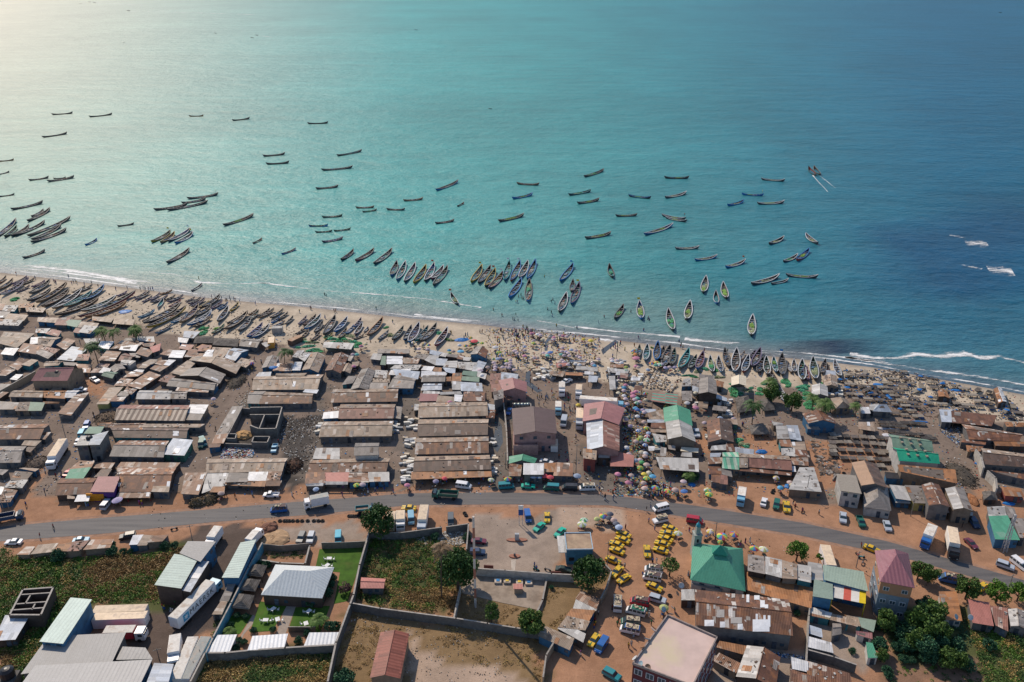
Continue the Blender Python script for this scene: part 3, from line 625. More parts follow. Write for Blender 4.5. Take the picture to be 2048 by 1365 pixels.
ROOFS = '''
@A
m 0 530 60 530 20 590 -30 590 2.6 p;m 50 540 180 545 140 600 25 590 2.8 l;m 190 525 330 520 310 560 180 565 2.6 o st;m 250 560 440 570 410 610 260 600 2.6 k st
m -20 600 100 605 60 660 -30 665 2.6 g;m 90 620 270 635 230 690 40 680 2.6 k;m -10 675 215 690 170 740 -30 730 2.8 l
m 370 660 570 665 540 710 365 700 2.8 k w=b;m 570 665 690 660 640 735 535 730 2.8 r;m 680 680 790 690 750 755 620 725 2.8 G w=t
m 770 700 960 715 930 765 760 755 2.6 k;m 830 735 950 750 880 815 775 800 2.8 l w=b;m 740 760 820 775 780 815 715 805 2.4 r
m 910 650 1110 665 1080 705 900 690 2.5 k st;m 1115 670 1310 680 1290 735 1100 720 2.5 k st
m 440 815 510 775 600 795 560 845 2.6 r w=t;m 360 770 490 768 450 810 350 808 2.4 l;m 50 800 330 820 170 950 -20 905 2.8 k
m 300 855 430 850 400 910 290 920 2.6 w;g 390 850 590 858 490 945 370 920 2.8 k;m 240 910 420 935 360 1020 180 990 2.8 b
m 60 955 180 960 130 1030 5 1015 2.6 w;m 560 925 650 862 735 885 640 975 2.8 p;m 395 965 450 942 585 970 530 1010 2.7 r
m 350 1010 400 970 530 1012 470 1060 2.7 g;m 560 1065 700 945 850 970 720 1080 2.8 s;m 820 870 980 868 960 900 850 930 2.6 l
m 735 1075 770 1020 880 1015 860 1080 2.6 r w=t;m 985 890 1110 895 1060 970 960 950 2.7 w;m 1080 965 1190 887 1400 905 1330 950 2.8 p
m 1190 940 1350 925 1320 985 1160 975 3.2 w;m 1385 915 1510 902 1490 945 1400 940 2.6 r;m 1330 1010 1380 950 1500 985 1440 1045 2.8 b
m 960 1075 1045 985 1180 1000 1110 1085 2.7 p;v 1150 1080 1215 1010 1320 1040 1260 1090 2.8 r;m 1265 1010 1380 1005 1365 1050 1290 1045 2.6 g
m 1185 1070 1320 1085 1260 1130 1180 1115 2.6 l w=w;m 1460 955 1570 915 1555 980 1490 1000 2.6 R;m 1225 860 1320 855 1315 885 1200 885 2.5 g
m 1340 850 1490 848 1500 900 1340 885 2.5 l w=b;m 1800 790 1950 800 1890 860 1790 850 2.8 s;m 1740 855 1840 865 1820 908 1735 900 2.4 w w=b
m 1560 1015 1640 970 1735 990 1690 1035 2.6 p;m 1640 1050 1690 982 1810 985 1770 1055 3.0 w;m 1740 960 1775 918 1890 930 1850 978 2.8 r
m 1795 1045 1850 965 1950 978 1890 1045 3.0 b;m 1910 955 1970 922 2060 940 2040 990 2.8 o;m 1965 1060 2010 990 2080 1000 2060 1070 2.8 w w=b
m 1900 1012 1995 1010 1975 1060 1880 1060 2.6 p;m 1385 1110 1460 1065 1540 1070 1465 1110 2.6 g;m 1510 1110 1565 1075 1660 1080 1590 1125 2.6 p
m 1595 1120 1645 1070 1710 1078 1650 1128 2.6 w
t 1910 845 2080 840 2085 910 1890 908 2.8 h open rise=.8;t 2095 862 2330 868 2315 942 2080 928 2.8 h open rise=.8
@a
m -30 140 60 75 140 90 60 145 2.6 b;m 85 60 170 15 240 40 170 100 2.7 b;m 205 45 300 -5 365 5 290 62 2.7 k w=t;m -20 150 60 100 150 98 60 155 2.5 p
m 90 190 150 142 222 145 170 195 2.5 w;m 0 235 100 240 60 298 -20 298 2.5 g;m 0 312 80 315 0 378 -60 370 2.6 b
r 382 84 722 76 656 205 300 206 5 M rise=2.6 w=k lab=big_maroon_roofed_hall_with_tan_walls_beside_the_red_dirt_yard n=hall
m 565 215 620 212 600 295 500 292 3 k;g 455 18 620 20 565 55 430 65 2.8 k;m 620 22 750 28 720 60 635 50 2.6 g
m 745 42 900 50 870 125 780 118 2.7 p;m 880 125 960 40 1070 45 1000 120 2.8 r;m 960 125 1010 72 1090 85 1060 130 2.7 w
v 1080 80 1180 38 1225 85 1110 130 2.8 g;v 985 155 1050 112 1150 125 1090 182 2.9 G;m 1120 250 1185 180 1305 190 1240 255 2.6 p
m 1200 172 1280 115 1400 128 1340 160 2.7 p;m 1300 108 1330 92 1412 96 1390 122 2.7 w;m 1250 245 1450 112 1560 152 1370 282 3 b
m 1350 82 1400 35 1470 42 1420 82 2.7 k;m 1395 30 1480 2 1540 12 1480 42 2.7 k;m 1470 85 1510 55 1640 62 1560 112 2.7 p;m 1520 40 1590 10 1700 12 1640 45 2.6 l
m 1180 20 1240 0 1310 10 1260 40 2.7 l
m 1675 125 1830 8 1915 22 1780 150 3 k;g 1760 155 1850 88 2190 142 2130 228 3.6 g;g 1850 5 1890 -30 2340 50 2290 132 3.6 k
g 1690 182 2110 222 2080 292 1640 252 3.2 g;m 1740 262 2050 268 2020 318 1720 300 2.8 p;m 1540 205 1620 152 1710 162 1640 222 2.6 r
g 1370 302 1670 302 1655 382 1338 382 3 l;g 1675 312 1830 315 1815 380 1660 378 3 g;m 945 430 1065 275 1195 268 1050 428 3 k w=y
m 1070 402 1135 348 1235 352 1190 405 2.9 b w=b;m 1135 350 1180 305 1290 312 1240 355 3.0 g;m 1210 312 1245 262 1340 282 1285 335 2.8 b
g 150 300 430 300 410 365 95 360 3 k;g 435 300 655 298 630 375 430 368 3 o;g 660 300 775 302 720 372 625 370 3 w
m 560 520 730 345 860 325 690 538 3 b;m 0 405 180 420 150 480 -20 480 3 g;m 190 415 300 412 285 495 150 495 3 d;m 300 412 430 420 400 495 285 495 3.1 G
m 430 405 580 412 570 430 430 430 2.8 o;g -40 640 480 630 380 770 -60 775 3.2 b/p;m 390 710 490 708 440 778 370 770 2.6 b
m 245 788 400 786 355 836 210 835 2.6 k;g -20 845 260 845 190 1000 -40 1000 3.2 g;m 225 880 280 848 350 850 290 900 2.5 d
m 0 1065 80 1070 30 1120 -20 1110 2.6 g
m 815 720 870 652 1018 650 975 722 4.8 G w=g;m 790 740 893 740 860 832 732 836 6 l w=g;m 895 738 1060 692 972 828 862 832 6.2 s w=g lab=two_storey_grey_block_house_with_silver_and_grey_roofs_on_the_dirt_street
g 1200 445 1850 450 1780 590 1140 580 3.2 S/r;m 1850 438 2030 436 1985 525 1822 518 3.6 w;m 1810 525 1975 532 1945 590 1790 588 3 g
m 950 612 1090 610 1040 650 950 640 2.6 o;g 1040 622 1410 620 1360 658 1030 655 3 p;m 1420 622 1985 625 1930 660 1380 655 3.2 k;g 1100 662 1820 668 1800 762 1130 758 3.2 d
g 1175 790 1640 795 1590 945 1080 940 3.4 g/p;m 1690 770 1882 782 1800 932 1592 915 3.8 s w=G;m 1190 1002 1745 1003 1700 1052 1150 1050 3.3 p
g 1160 1056 1700 1060 1640 1285 1170 1285 3.3 b/p;m 1532 1140 1672 1142 1635 1290 1480 1285 3.7 k;m 775 982 920 980 880 1050 690 1062 3.2 p;m 692 1066 880 1052 800 1160 636 1156 3.4 t
m 950 1005 1115 1006 1080 1060 920 1055 2.8 p;m 990 1070 1090 1070 1040 1138 932 1138 2.8 d
g 610 1160 935 1160 880 1310 545 1322 3.2 b;m 955 1138 1172 1138 1110 1290 876 1288 3.8 M w=v lab=shop_with_muted_maroon_roof_and_orange_and_purple_front n=shop
@F
m 762 148 882 146 862 206 735 210 2.6 w st;m 665 110 740 108 725 180 655 185 2.6 k st;m 1165 112 1462 112 1450 176 1135 180 2.6 p st
@a
m 110 1170 155 1085 320 1102 260 1172 2.8 d;m 190 1062 240 1052 375 1060 330 1090 2.8 k w=b;m 40 1240 110 1170 268 1172 212 1250 2.8 l
m -25 1390 50 1245 180 1250 90 1385 2.8 b w=b;m -20 1300 0 1240 35 1245 10 1320 2.7 w
@b
m -140 1105 60 1105 -20 1310 -185 1300 3 p;m 62 1105 280 1105 255 1215 25 1300 3 l;g 100 970 840 960 780 1085 80 1095 3.6 k
m 290 1100 485 1100 455 1190 262 1190 3.1 g;m 488 1095 660 1092 640 1178 460 1180 3.3 w;m 668 1092 800 1090 770 1172 645 1175 3.2 b w=b
m 262 1192 640 1182 620 1232 250 1226 2.7 o st;m 645 1182 790 1180 770 1232 630 1230 2.7 b st;m 130 1236 240 1236 230 1292 100 1292 2.8 o st
m 20 215 180 225 140 292 -40 290 2.8 g
m 575 125 690 120 680 162 550 162 3 s;g 560 165 1190 145 1130 285 530 287 3.4 k;m 750 130 1030 130 1010 158 740 155 4.4 k
g 500 310 640 310 580 425 460 425 3.3 g;g 630 315 1095 330 1075 425 590 425 3.2 b/k;m 1025 287 1150 292 1130 330 1010 315 2.9 s
m 315 462 412 456 272 712 150 740 3 g w=g;m 150 735 272 722 225 812 110 815 2.9 p;m 98 822 210 812 195 850 85 855 2.8 b
g 1310 290 1920 285 1905 405 1290 415 3.4 b/k;g 1385 440 1890 435 1870 570 1370 570 3.4 r/k;m 1255 470 1380 452 1370 498 1210 515 2.9 b;m 1215 512 1370 500 1350 568 1195 572 2.9 w
m 1892 450 1970 460 1960 572 1880 562 2.8 g;g 1225 610 1870 600 1850 742 1185 745 3.5 k;g 1515 812 1750 810 1740 928 1500 935 4.8 g w=w;m 1130 865 1360 862 1350 965 1100 965 4 l w=w
g 1100 978 1830 962 1790 1085 1070 1098 3.6 b/k;m 1042 1100 1218 1098 1212 1200 1030 1205 3.2 b;m 1222 1092 1455 1090 1440 1185 1212 1185 3.3 R;m 1460 1100 1640 1100 1638 1190 1450 1186 3.2 p w=b
m 1652 1095 1845 1092 1840 1185 1642 1190 3.2 l w=b;m 1040 1208 1208 1198 1200 1228 1040 1228 2.8 l st;m 1212 1188 1440 1186 1430 1216 1205 1218 2.8 l st
v 1580 98 1700 110 1640 285 1470 285 3.6 g;m 1440 162 1530 160 1490 225 1385 245 3.2 g w=t;m 1705 100 1820 110 1810 180 1690 170 3 l;m 1672 182 1845 186 1840 222 1650 215 3.1 k;m 1670 225 1832 225 1830 283 1645 283 3.2 g
m 1490 20 1560 15 1540 60 1480 62 2.6 k
@B
g 430 868 620 878 550 952 388 935 3.2 g;m 600 915 650 897 700 920 640 950 2.6 l st;m 1220 900 1500 912 1470 970 1200 950 3.2 l open
m 10 932 110 932 60 990 -20 985 2.8 r;m 130 952 300 962 200 1080 70 1062 2.8 k;m 72 980 140 976 82 1068 20 1055 2.8 w;g 330 960 465 980 345 1080 240 1050 2.9 s w=b
m 180 1082 240 1052 335 1085 290 1110 2.8 b;m 345 1112 400 1055 520 1082 450 1145 2.8 k
v 655 1042 762 1050 708 1158 600 1150 3 g w=b;m 730 1108 912 1110 890 1180 712 1182 2.8 p w=b;m 922 1096 1000 1096 980 1172 902 1172 2.9 w w=b;m 955 1050 1010 1002 1080 1006 1020 1090 2.8 l;m 900 1042 950 982 1010 985 960 1055 2.8 l
v 1085 1010 1220 1040 1158 1192 995 1172 3.5 k w=b;v 1310 1018 1450 1030 1370 1200 1220 1172 3.7 b;m 1450 1030 1500 1035 1470 1085 1410 1075 3 g;v 1415 1112 1490 1130 1460 1205 1370 1182 3 k
m 1742 968 2040 970 2030 1010 1740 1008 2.8 g;m 1690 1012 1775 1016 1755 1072 1665 1065 2.7 l;m 1778 1038 1815 1036 1810 1120 1760 1120 3 G;m 1830 1035 1975 1040 1970 1112 1822 1112 3 w;m 1985 1060 2060 1062 2050 1105 1975 1105 2.8 k
m 1900 1122 2060 1132 2048 1160 1862 1156 2.8 l;m 1870 1172 2048 1162 2048 1230 1850 1216 2.9 w;m 1895 1240 2060 1252 2050 1330 1880 1320 3.0 g w=t
@C
m 0 970 100 982 80 1012 -20 1012 2.7 p;m 292 975 412 1000 370 1032 290 1012 2.8 s;m 412 1002 468 1010 440 1045 388 1035 2.7 l;m 470 1015 570 1026 560 1052 462 1040 2.8 g;m 572 1022 625 1030 600 1070 555 1060 2.8 b;m 622 1045 690 1050 680 1085 610 1075 2.7 l
m 180 1012 285 1020 235 1070 125 1050 2.8 g;m 30 1050 190 1062 170 1110 10 1110 2.8 p;m 245 1070 290 1028 385 1035 345 1120 2.8 l;m 358 1060 462 1065 440 1130 345 1125 2.9 s;m 455 1085 560 1085 560 1150 430 1142 2.8 l
m 565 1092 752 1102 722 1180 572 1152 3 l;m 762 1080 845 1102 810 1160 722 1130 3 s;m 722 1135 800 1152 780 1212 702 1192 2.9 w;m 0 1120 200 1122 170 1170 -10 1162 2.8 l;m 232 1135 330 1140 310 1180 212 1172 2.8 w
m 335 1145 410 1148 400 1190 330 1185 2.8 o;m 415 1150 540 1156 530 1212 450 1190 2.9 s;m -60 1162 192 1190 170 1262 -40 1232 3.3 s;m 212 1182 320 1184 300 1232 202 1240 2.9 w;m 322 1192 460 1192 450 1222 300 1220 2.8 w
v 755 945 855 985 835 1055 690 1018 4.4 g/b;m 512 1205 602 1202 592 1280 502 1276 3 o;m 622 1180 752 1186 735 1235 605 1216 3.2 G;m 612 1232 770 1240 762 1290 602 1270 3.3 G;m 440 1242 505 1240 500 1280 438 1278 2.8 o;m 762 1192 840 1212 830 1262 748 1232 2.9 l
@c
g -20 150 160 190 120 275 -110 270 3.9 g w=b;g 240 150 435 150 430 212 215 215 3.3 g;g 238 235 410 235 400 292 215 300 3.3 s;m 208 330 370 336 360 400 195 400 3 M;m 232 302 380 312 388 332 220 328 2.9 l
m 372 345 528 365 525 410 360 410 3 k;m 532 340 605 342 598 410 525 402 3.1 w;m 625 312 820 312 825 400 625 400 3.2 b;m 512 212 595 218 590 290 510 290 3 l;m 600 215 800 226 805 305 605 300 3.2 s;m 395 315 590 308 600 335 400 340 3 l
m 885 140 985 132 980 238 885 240 4 r;m 990 120 1145 142 1140 212 990 200 4.2 s;v 960 200 1235 215 1240 315 1000 305 4.6 M w=p lab=gabled_market_hall_with_maroon_roof_at_the_edge_of_the_crowded_square n=hall
m 890 242 975 238 995 300 890 310 3.6 r;m 1015 312 1105 332 1100 390 1015 386 3.4 r;m 905 312 1008 285 1010 372 920 395 5.2 g w=g
g 210 425 830 415 835 545 200 560 3.4 k;g 200 585 840 580 840 725 185 740 3.4 d/k;g 180 765 845 750 850 905 160 920 3.4 b/k;g 160 950 850 935 865 1062 145 1085 3.4 d/k;m 130 1092 868 1065 872 1140 125 1166 2.9 o st
m 838 428 920 440 920 490 840 482 2.8 s;m 840 492 925 492 920 570 840 562 2.8 b;m 140 432 205 432 200 490 135 490 2.6 l
v 1090 475 1510 490 1530 720 1108 735 6.5 D rise=1.1 w=p n=depot lab=two_storey_depot_with_chocolate_brown_roof_and_pink_walls
v 1075 945 1325 962 1310 1010 1070 1015 3.2 t;m 1065 1016 1185 1020 1180 1130 1065 1130 3 p;m 1205 1008 1405 1010 1400 1120 1200 1120 3.4 w lab=white_canvas_topped_shop_by_the_road_with_parasols_in_front
m 1412 1012 1518 1010 1508 1090 1410 1088 3.1 o;m 1522 1005 1685 1010 1685 1130 1505 1125 3.2 p;m 1782 866 1920 872 1915 975 1785 960 4.6 k w=r;m 1942 902 2040 906 2040 956 1940 950 4 l w=n
@d
v -155 430 245 470 185 635 -170 600 5 M w=p;v -135 605 190 635 190 890 -125 880 4.9 s/r w=p lab=long_hall_with_one_silver_and_one_rose_roof_slope n=hall
m 120 892 320 932 315 1040 105 1036 3.6 R open;v 618 470 872 495 895 640 635 600 4.4 t rise=1.6;v 637 604 893 644 935 800 660 775 4.4 l rise=1.6 lab=gabled_hall_with_grey_roof_continuing_the_green_roofed_one n=hall
m 440 478 550 480 545 515 430 510 3 s st;m 470 518 615 485 625 580 480 580 3 k st;m 470 585 635 582 632 615 470 610 3 s st;m 500 620 633 617 633 670 500 665 3 b st;m 500 675 635 675 640 710 500 705 3 k st;m 510 722 650 740 652 800 545 805 3.2 l w=t
m 515 312 760 332 750 440 500 402 4 x open lab=open_market_shelter_with_green_and_red_chequered_roof;m 800 308 895 308 890 400 800 392 3 g st;m 815 192 885 178 888 255 800 258 3 l;m 890 182 973 186 975 268 892 262 3.1 g
v 975 180 1130 200 1145 340 960 330 5 g;m 975 140 1110 160 1110 196 975 178 3.8 g;m 900 255 955 270 955 330 905 300 3 s;m 1132 332 1240 372 1230 402 1120 372 3 s st;m 1132 202 1212 216 1200 266 1142 256 3 o
v 1280 170 1425 160 1425 255 1280 250 4 c w=k n=tent open lab=cream_canvas_tent_below_the_row_of_beached_boats;m 962 406 1050 412 1045 470 960 460 3 k st;m 1112 446 1240 462 1230 506 1100 490 3 g st
t 1325 375 1440 350 1490 490 1345 510 2.2 h f=0.4 open;t 1570 390 1660 365 1710 485 1590 495 2.2 h f=0.4 open;t 1455 640 1590 620 1655 725 1475 725 2.4 h f=0.4 open
v 1045 600 1275 600 1305 800 1060 800 3.6 b/d;m 1252 576 1340 582 1335 632 1248 622 3 k w=G;m 1092 840 1222 830 1230 882 1080 882 3.1 l;m 1225 802 1290 816 1320 890 1235 888 3.1 b;m 1325 852 1500 872 1500 920 1332 910 3 s
m 1082 912 1175 906 1172 945 1080 945 3 s;m 1060 952 1185 952 1185 1010 1055 1014 3.1 p;g 1190 905 1345 906 1350 1065 1195 1055 4 y;g 1350 915 1440 920 1445 1048 1358 1045 4 k;g 1445 920 1830 945 1860 1070 1450 1045 4 r/k
m 1360 1042 1858 1072 1858 1130 1360 1080 3.2 b open;m 1680 600 1790 622 1780 640 1690 640 3 l;m 1825 642 1930 642 1962 785 1855 770 3 s;m 1710 642 1818 646 1848 770 1730 768 3.2 l;m 1752 782 1860 782 1868 850 1762 840 3.1 p
m 1872 802 1990 802 2010 878 1892 870 3 k;m 1772 862 1888 862 1908 940 1782 930 3.1 l;m 1905 880 2008 882 2040 950 1915 940 3 b;m 1862 958 2020 952 2030 1030 1852 1020 3 p
m 555 950 950 966 950 1086 600 1062 4 l w=g open;m 797 852 955 866 950 908 795 888 3.2 c;m 800 905 898 906 898 950 795 942 3 l;m 590 852 640 860 640 940 592 938 3 g st;m 662 832 730 840 728 880 668 870 3 g st;m 472 842 530 842 530 885 472 885 3 w st
m 1062 1042 1180 1046 1178 1115 1062 1110 3 b;m 1185 1062 1270 1072 1290 1140 1190 1112 3 g;m 1092 1122 1166 1122 1172 1200 1092 1190 3 b;m 1170 1122 1240 1132 1240 1212 1172 1210 3.1 r;m 1852 1032 1905 1040 1910 1096 1852 1090 3 w
m 102 42 230 42 225 75 100 75 2.8 p st;m 82 82 275 100 270 130 80 125 2.9 l st;m 80 162 150 162 155 285 92 285 2.9 l st;m 302 172 390 176 390 205 302 200 2.8 w st;m 342 252 415 256 410 295 336 290 2.9 b st
m 160 110 200 112 198 150 158 148 2.8 w st;m 205 130 270 140 265 180 200 170 2.8 r st
@C
m 1660 1078 1815 1080 1810 1095 1660 1092 2.6 w st;m 1722 1136 1838 1140 1835 1170 1716 1170 2.7 l st;m 1842 1142 1930 1150 1925 1186 1836 1176 2.7 l st;m 1802 1186 1885 1190 1880 1220 1802 1216 2.7 w st;m 1522 1112 1630 1102 1620 1130 1530 1150 2.7 R st
m 1462 1182 1610 1190 1590 1236 1460 1220 2.7 k st;m 1622 1196 1780 1200 1778 1225 1620 1222 2.8 o st;m 1842 1226 1930 1232 1920 1290 1832 1290 2.8 s st;m 1690 1100 1800 1102 1800 1128 1690 1125 2.7 k st
@e
v 218 60 330 55 345 155 222 145 3.7 k;v 110 145 245 145 258 240 115 235 3.8 l;m 236 2 320 10 325 50 236 46 3 s;h 285 265 430 275 468 345 330 350 3.4 k;m 545 342 630 342 640 400 560 396 2.9 w
m 640 322 720 310 690 375 640 368 3 l;h 700 325 790 320 832 385 668 380 3.3 s;v 20 400 285 400 335 495 75 490 3.7 b w=b lab=blue_walled_house_with_rusty_brown_gable_and_small_porch;m 60 502 150 496 185 546 70 540 3 g w=b
m 1270 365 1388 370 1392 478 1290 470 3.8 s;m 1395 375 1790 420 1740 510 1396 480 3.7 b open;v 1270 195 1340 190 1372 260 1275 245 3 o;v 1770 175 1840 165 1892 290 1815 305 3.2 o/w;m 1870 480 2060 482 2060 520 1892 520 3 o
g 1495 502 2020 590 1990 655 1560 632 3.4 b/p;m 1500 635 1700 652 1690 682 1480 662 3 b;m 1780 656 2060 662 2060 702 1790 690 3 o;m 1515 690 1668 702 1650 740 1530 745 2.7 o;g 1670 722 2070 772 2060 890 1690 860 4 d/k
m 1745 918 2070 952 2060 1000 1860 960 3.4 b;m 1852 1072 2010 1082 2046 1160 1882 1150 3.2 o w=r;t 1670 1118 1792 1124 1800 1190 1680 1190 2.6 h
r 836 616 1206 655 1222 748 852 722 5 G rise=1.5 w=w n=smokehouse lab=farther_green_roofed_smokehouse_with_a_row_of_roof_vents;r 880 730 1266 772 1280 860 905 832 5.1 T rise=1.5 w=w n=smokehouse lab=nearer_smokehouse_with_brighter_emerald_roof_and_white_gable
m 890 865 1420 912 1440 1040 912 930 4.5 o s=0.7;m 790 932 1178 975 1170 1010 790 988 3 K;m 1182 1000 1350 1018 1345 1042 1180 1022 2.6 K
v 470 848 700 862 796 1080 560 1058 5.2 j/d;m 330 950 510 966 565 1135 372 1105 5.4 q w=w s=0.02 lab=flat_concrete_roofed_white_house_beside_the_tan_gabled_one;h 582 1072 800 1076 820 1285 590 1250 4.3 g w=w
m 812 1050 950 1066 1010 1190 876 1170 4 l w=b;m 880 1186 1010 1195 1010 1226 882 1216 3 l st;m 970 1062 1108 1060 1180 1220 1032 1212 4.2 g w=y;v 1110 1052 1270 1050 1376 1256 1178 1242 4.7 b;m 1200 1252 1365 1262 1365 1310 1205 1300 3 b st
v 1325 1085 1500 1088 1580 1290 1402 1276 4.5 l/g;m 1402 1282 1575 1302 1570 1332 1406 1320 3 l st;m 1000 1085 1000 1085 1000 1085 1000 1085 0 K skip
@J
m 1715 340 1868 332 1890 424 1728 428 3.8 l;m 1872 332 1950 350 1985 430 1900 440 3.8 g;m 1732 432 1902 427 2000 640 1782 625 4 t;m 1945 442 2060 452 2060 620 2005 618 3.8 g
@e
m 0 898 120 900 192 1112 -90 1085 4 l;m 540 475 670 482 690 560 542 540 2.6 k st
@F
m 165 725 250 655 345 650 290 725 2.8 p w=k;m 300 720 380 635 555 622 500 705 2.9 k w=k;m 520 695 570 632 700 612 660 692 2.8 o w=k;m 665 690 722 602 860 592 780 690 2.8 r w=k;m 825 680 890 588 1110 582 1060 662 2.8 p w=k
m 1255 635 1300 542 1392 537 1345 630 3.1 w w=b;m 1345 640 1400 540 1490 546 1420 640 2.8 k;m 1440 605 1502 548 1645 532 1590 596 2.8 p
m 1750 715 1830 598 2105 602 1955 800 6 f w=b n=warehouse;m 1505 1025 1700 722 1940 756 1768 1060 6.0 L w=n n=warehouse;m 1772 1078 1935 790 2040 796 1856 1095 5.0 s w=n
@P
m 65 590 340 576 186 862 -50 870 4 s w=n;m 820 380 1068 402 732 918 456 892 6.6 L w=b;m 560 830 1465 786 1305 1125 240 1272 5.2 f s=0.05 n=warehouse;m 405 1170 1770 1100 1600 1450 200 1450 5.8 f s=0.05 w=b n=warehouse
m 1425 950 1690 962 1775 1095 1345 1105 4.6 f s=0.05;m 1790 1140 2018 1152 1950 1400 1690 1400 4.9 s w=b
@G
h 735 826 1310 852 1192 1156 594 1122 3.4 H f=0.3 rise=3.2 w=n n=restaurant lab=white_hip_roofed_restaurant_with_blue_porch_between_the_lawns;m 395 612 550 580 378 955 212 955 4.5 L w=b
h 512 830 652 836 600 945 455 932 3 h w=b open;h 442 966 588 976 530 1086 385 1072 3 h w=b open;h 372 1116 537 1126 480 1257 308 1247 3 h w=b open
@Q
m 695 162 788 166 738 284 658 276 3 g;m 648 286 735 290 672 420 582 416 3 g;m 592 428 662 430 602 580 488 572 3 k
m 562 825 770 820 685 1010 448 1012 3.2 W w=w;m 970 832 1370 800 1325 960 908 986 3.2 W w=w;m 1622 792 1955 780 1896 932 1558 946 3.2 W w=w
@R
g 245 150 515 165 495 276 238 277 3.2 R w=g;v 470 785 805 800 700 1322 345 1315 4 B w=k n=barn lab=long_brick_red_gabled_barn_on_the_littered_lot
@S
m 832 308 1055 392 1002 500 770 400 3.4 p s=.1;m 768 402 1000 502 985 530 730 510 3.4 l s=.1;m 728 512 984 532 915 655 660 590 3.4 o s=.1;m 658 592 912 658 870 760 560 720 3.4 k s=.1;m 620 685 868 800 836 892 556 742 3.2 l s=.1;m 400 710 742 860 676 992 335 828 3.3 k
@U
m 22 286 160 286 160 414 25 410 3.4 l;g 172 286 1262 405 1312 825 182 700 4.5 b w=g n=warehouse lab=very_large_rusty_warehouse_with_scattered_white_roof_sheets;m 790 92 1530 262 1502 490 782 292 3.8 o n=warehouse s=.1
m 1512 702 1650 742 1655 840 1498 800 3 s;m 1486 832 1760 902 1770 1030 1478 950 3.2 w;g 1780 682 1860 686 1870 800 1782 830 3 g;m 462 892 780 952 720 1040 432 960 3 o;m 452 1022 710 1152 650 1260 386 1112 3 p
v 795 950 1155 1070 1095 1430 672 1300 4 l/b;m 1300 1078 1480 1120 1490 1250 1302 1210 3.7 w;m 1482 1122 1950 1252 1990 1430 1490 1342 3.6 b;m 1300 1216 1560 1300 1560 1430 1288 1430 3.5 b
m 1532 492 1750 552 1740 640 1512 590 3 z s=.1;m 1752 562 2045 632 2045 712 1742 642 3 k s=.1
@I
m 1442 725 1603 746 1610 920 1440 886 4.6 g s=.1;m 1612 746 1776 780 1774 958 1612 916 4.7 l s=.1;m 1778 782 1923 822 1925 970 1776 960 4.6 k s=.1;m 1926 822 2060 842 2060 1004 1926 975 4.5 l s=.1
m 955 955 1195 990 1190 1082 888 1010 3.4 g w=w
@J
m 75 842 195 865 218 1005 70 1000 4.2 l;m 206 866 580 930 626 1112 222 1006 5.5 N w=b;m 130 1000 300 1046 302 1186 115 1156 5.2 N w=b
@V
m -8 586 160 610 150 720 -10 692 3 k s=.1;m 132 612 320 640 298 770 158 722 3 N s=.1
m 1055 312 1255 312 1312 642 1110 620 3.6 o w=w s=.1;m 1400 412 1640 440 1690 700 1442 662 3.6 R w=g s=.1;m 1662 472 1840 502 1860 760 1712 702 3.4 r w=g;v 1862 526 2060 542 2060 745 1885 702 3.6 l/g
m 90 766 275 790 290 866 96 816 2.8 M w=w;m 202 902 290 912 346 1080 232 1072 3 t w=w
'''
for t, k in rows(ROOFS):
    if 'skip' not in k: building(t, k)
# the white replacement sheets on the long rusty warehouse
def warehouse_sheets():
    h = 4.5; P = [G(*tp(TILE['U'], x, y), h) for x, y in ((172,286),(1262,405),(1312,825),(182,700))]; TL, TR, BR, BL = P; D_ = ((TL-BL).length+(TR-BR).length)/2; rise = min(1.7, D_*0.13)
    u = ((TR-TL)+(BR-BL)).normalized(); v = Vector((-u.y, u.x, 0)); mid = sum(P, Vector())/4
    par = [o for o in COL.objects if o.get('label', '').startswith('very large rusty warehouse')][0]
    def rp(x, y):
        z = h
        def dl(p, a, b): d = (b-a).normalized(); q = p-a; return abs(q.x*d.y-q.y*d.x)
        for _ in range(6): p = G(*tp(TILE['U'], x, y), z); f = dl(p, TL, TR)/(dl(p, TL, TR)+dl(p, BL, BR)); z = h+rise*(1-abs(f-.5)*2)+.2
        return Vector((p.x, p.y, z))-par.location
    for x0, y0, x1, y1 in ((285,640,395,712),(465,660,525,728),(670,685,730,752),(845,635,1040,775),(880,570,905,640),(968,585,995,640),(1020,588,1050,720),(862,355,925,405),(932,412,985,495),(985,460,1025,505),(772,345,805,435),(600,335,640,380),(720,345,745,385),(555,340,578,372),(190,440,215,550),(310,455,340,520),(388,465,412,510),(612,535,640,620),(430,520,515,610),(590,610,720,680)):
        q = [rp(x0,y1), rp(x1,y1), rp(x1,y0), rp(x0,y0)]; mb = MB(); mb.prism([p-Vector((0,0,.05)) for p in q], q)
        link('new_sheet', mb.mesh('new_sheet', [plain('white_sheet', (0.74,0.75,0.77), rough=.35, var=.12) if y1 > 700 or x0 > 750 else plain('grey_sheet', (0.45,0.42,0.39), rough=.5, var=.15)]), par)
warehouse_sheets()
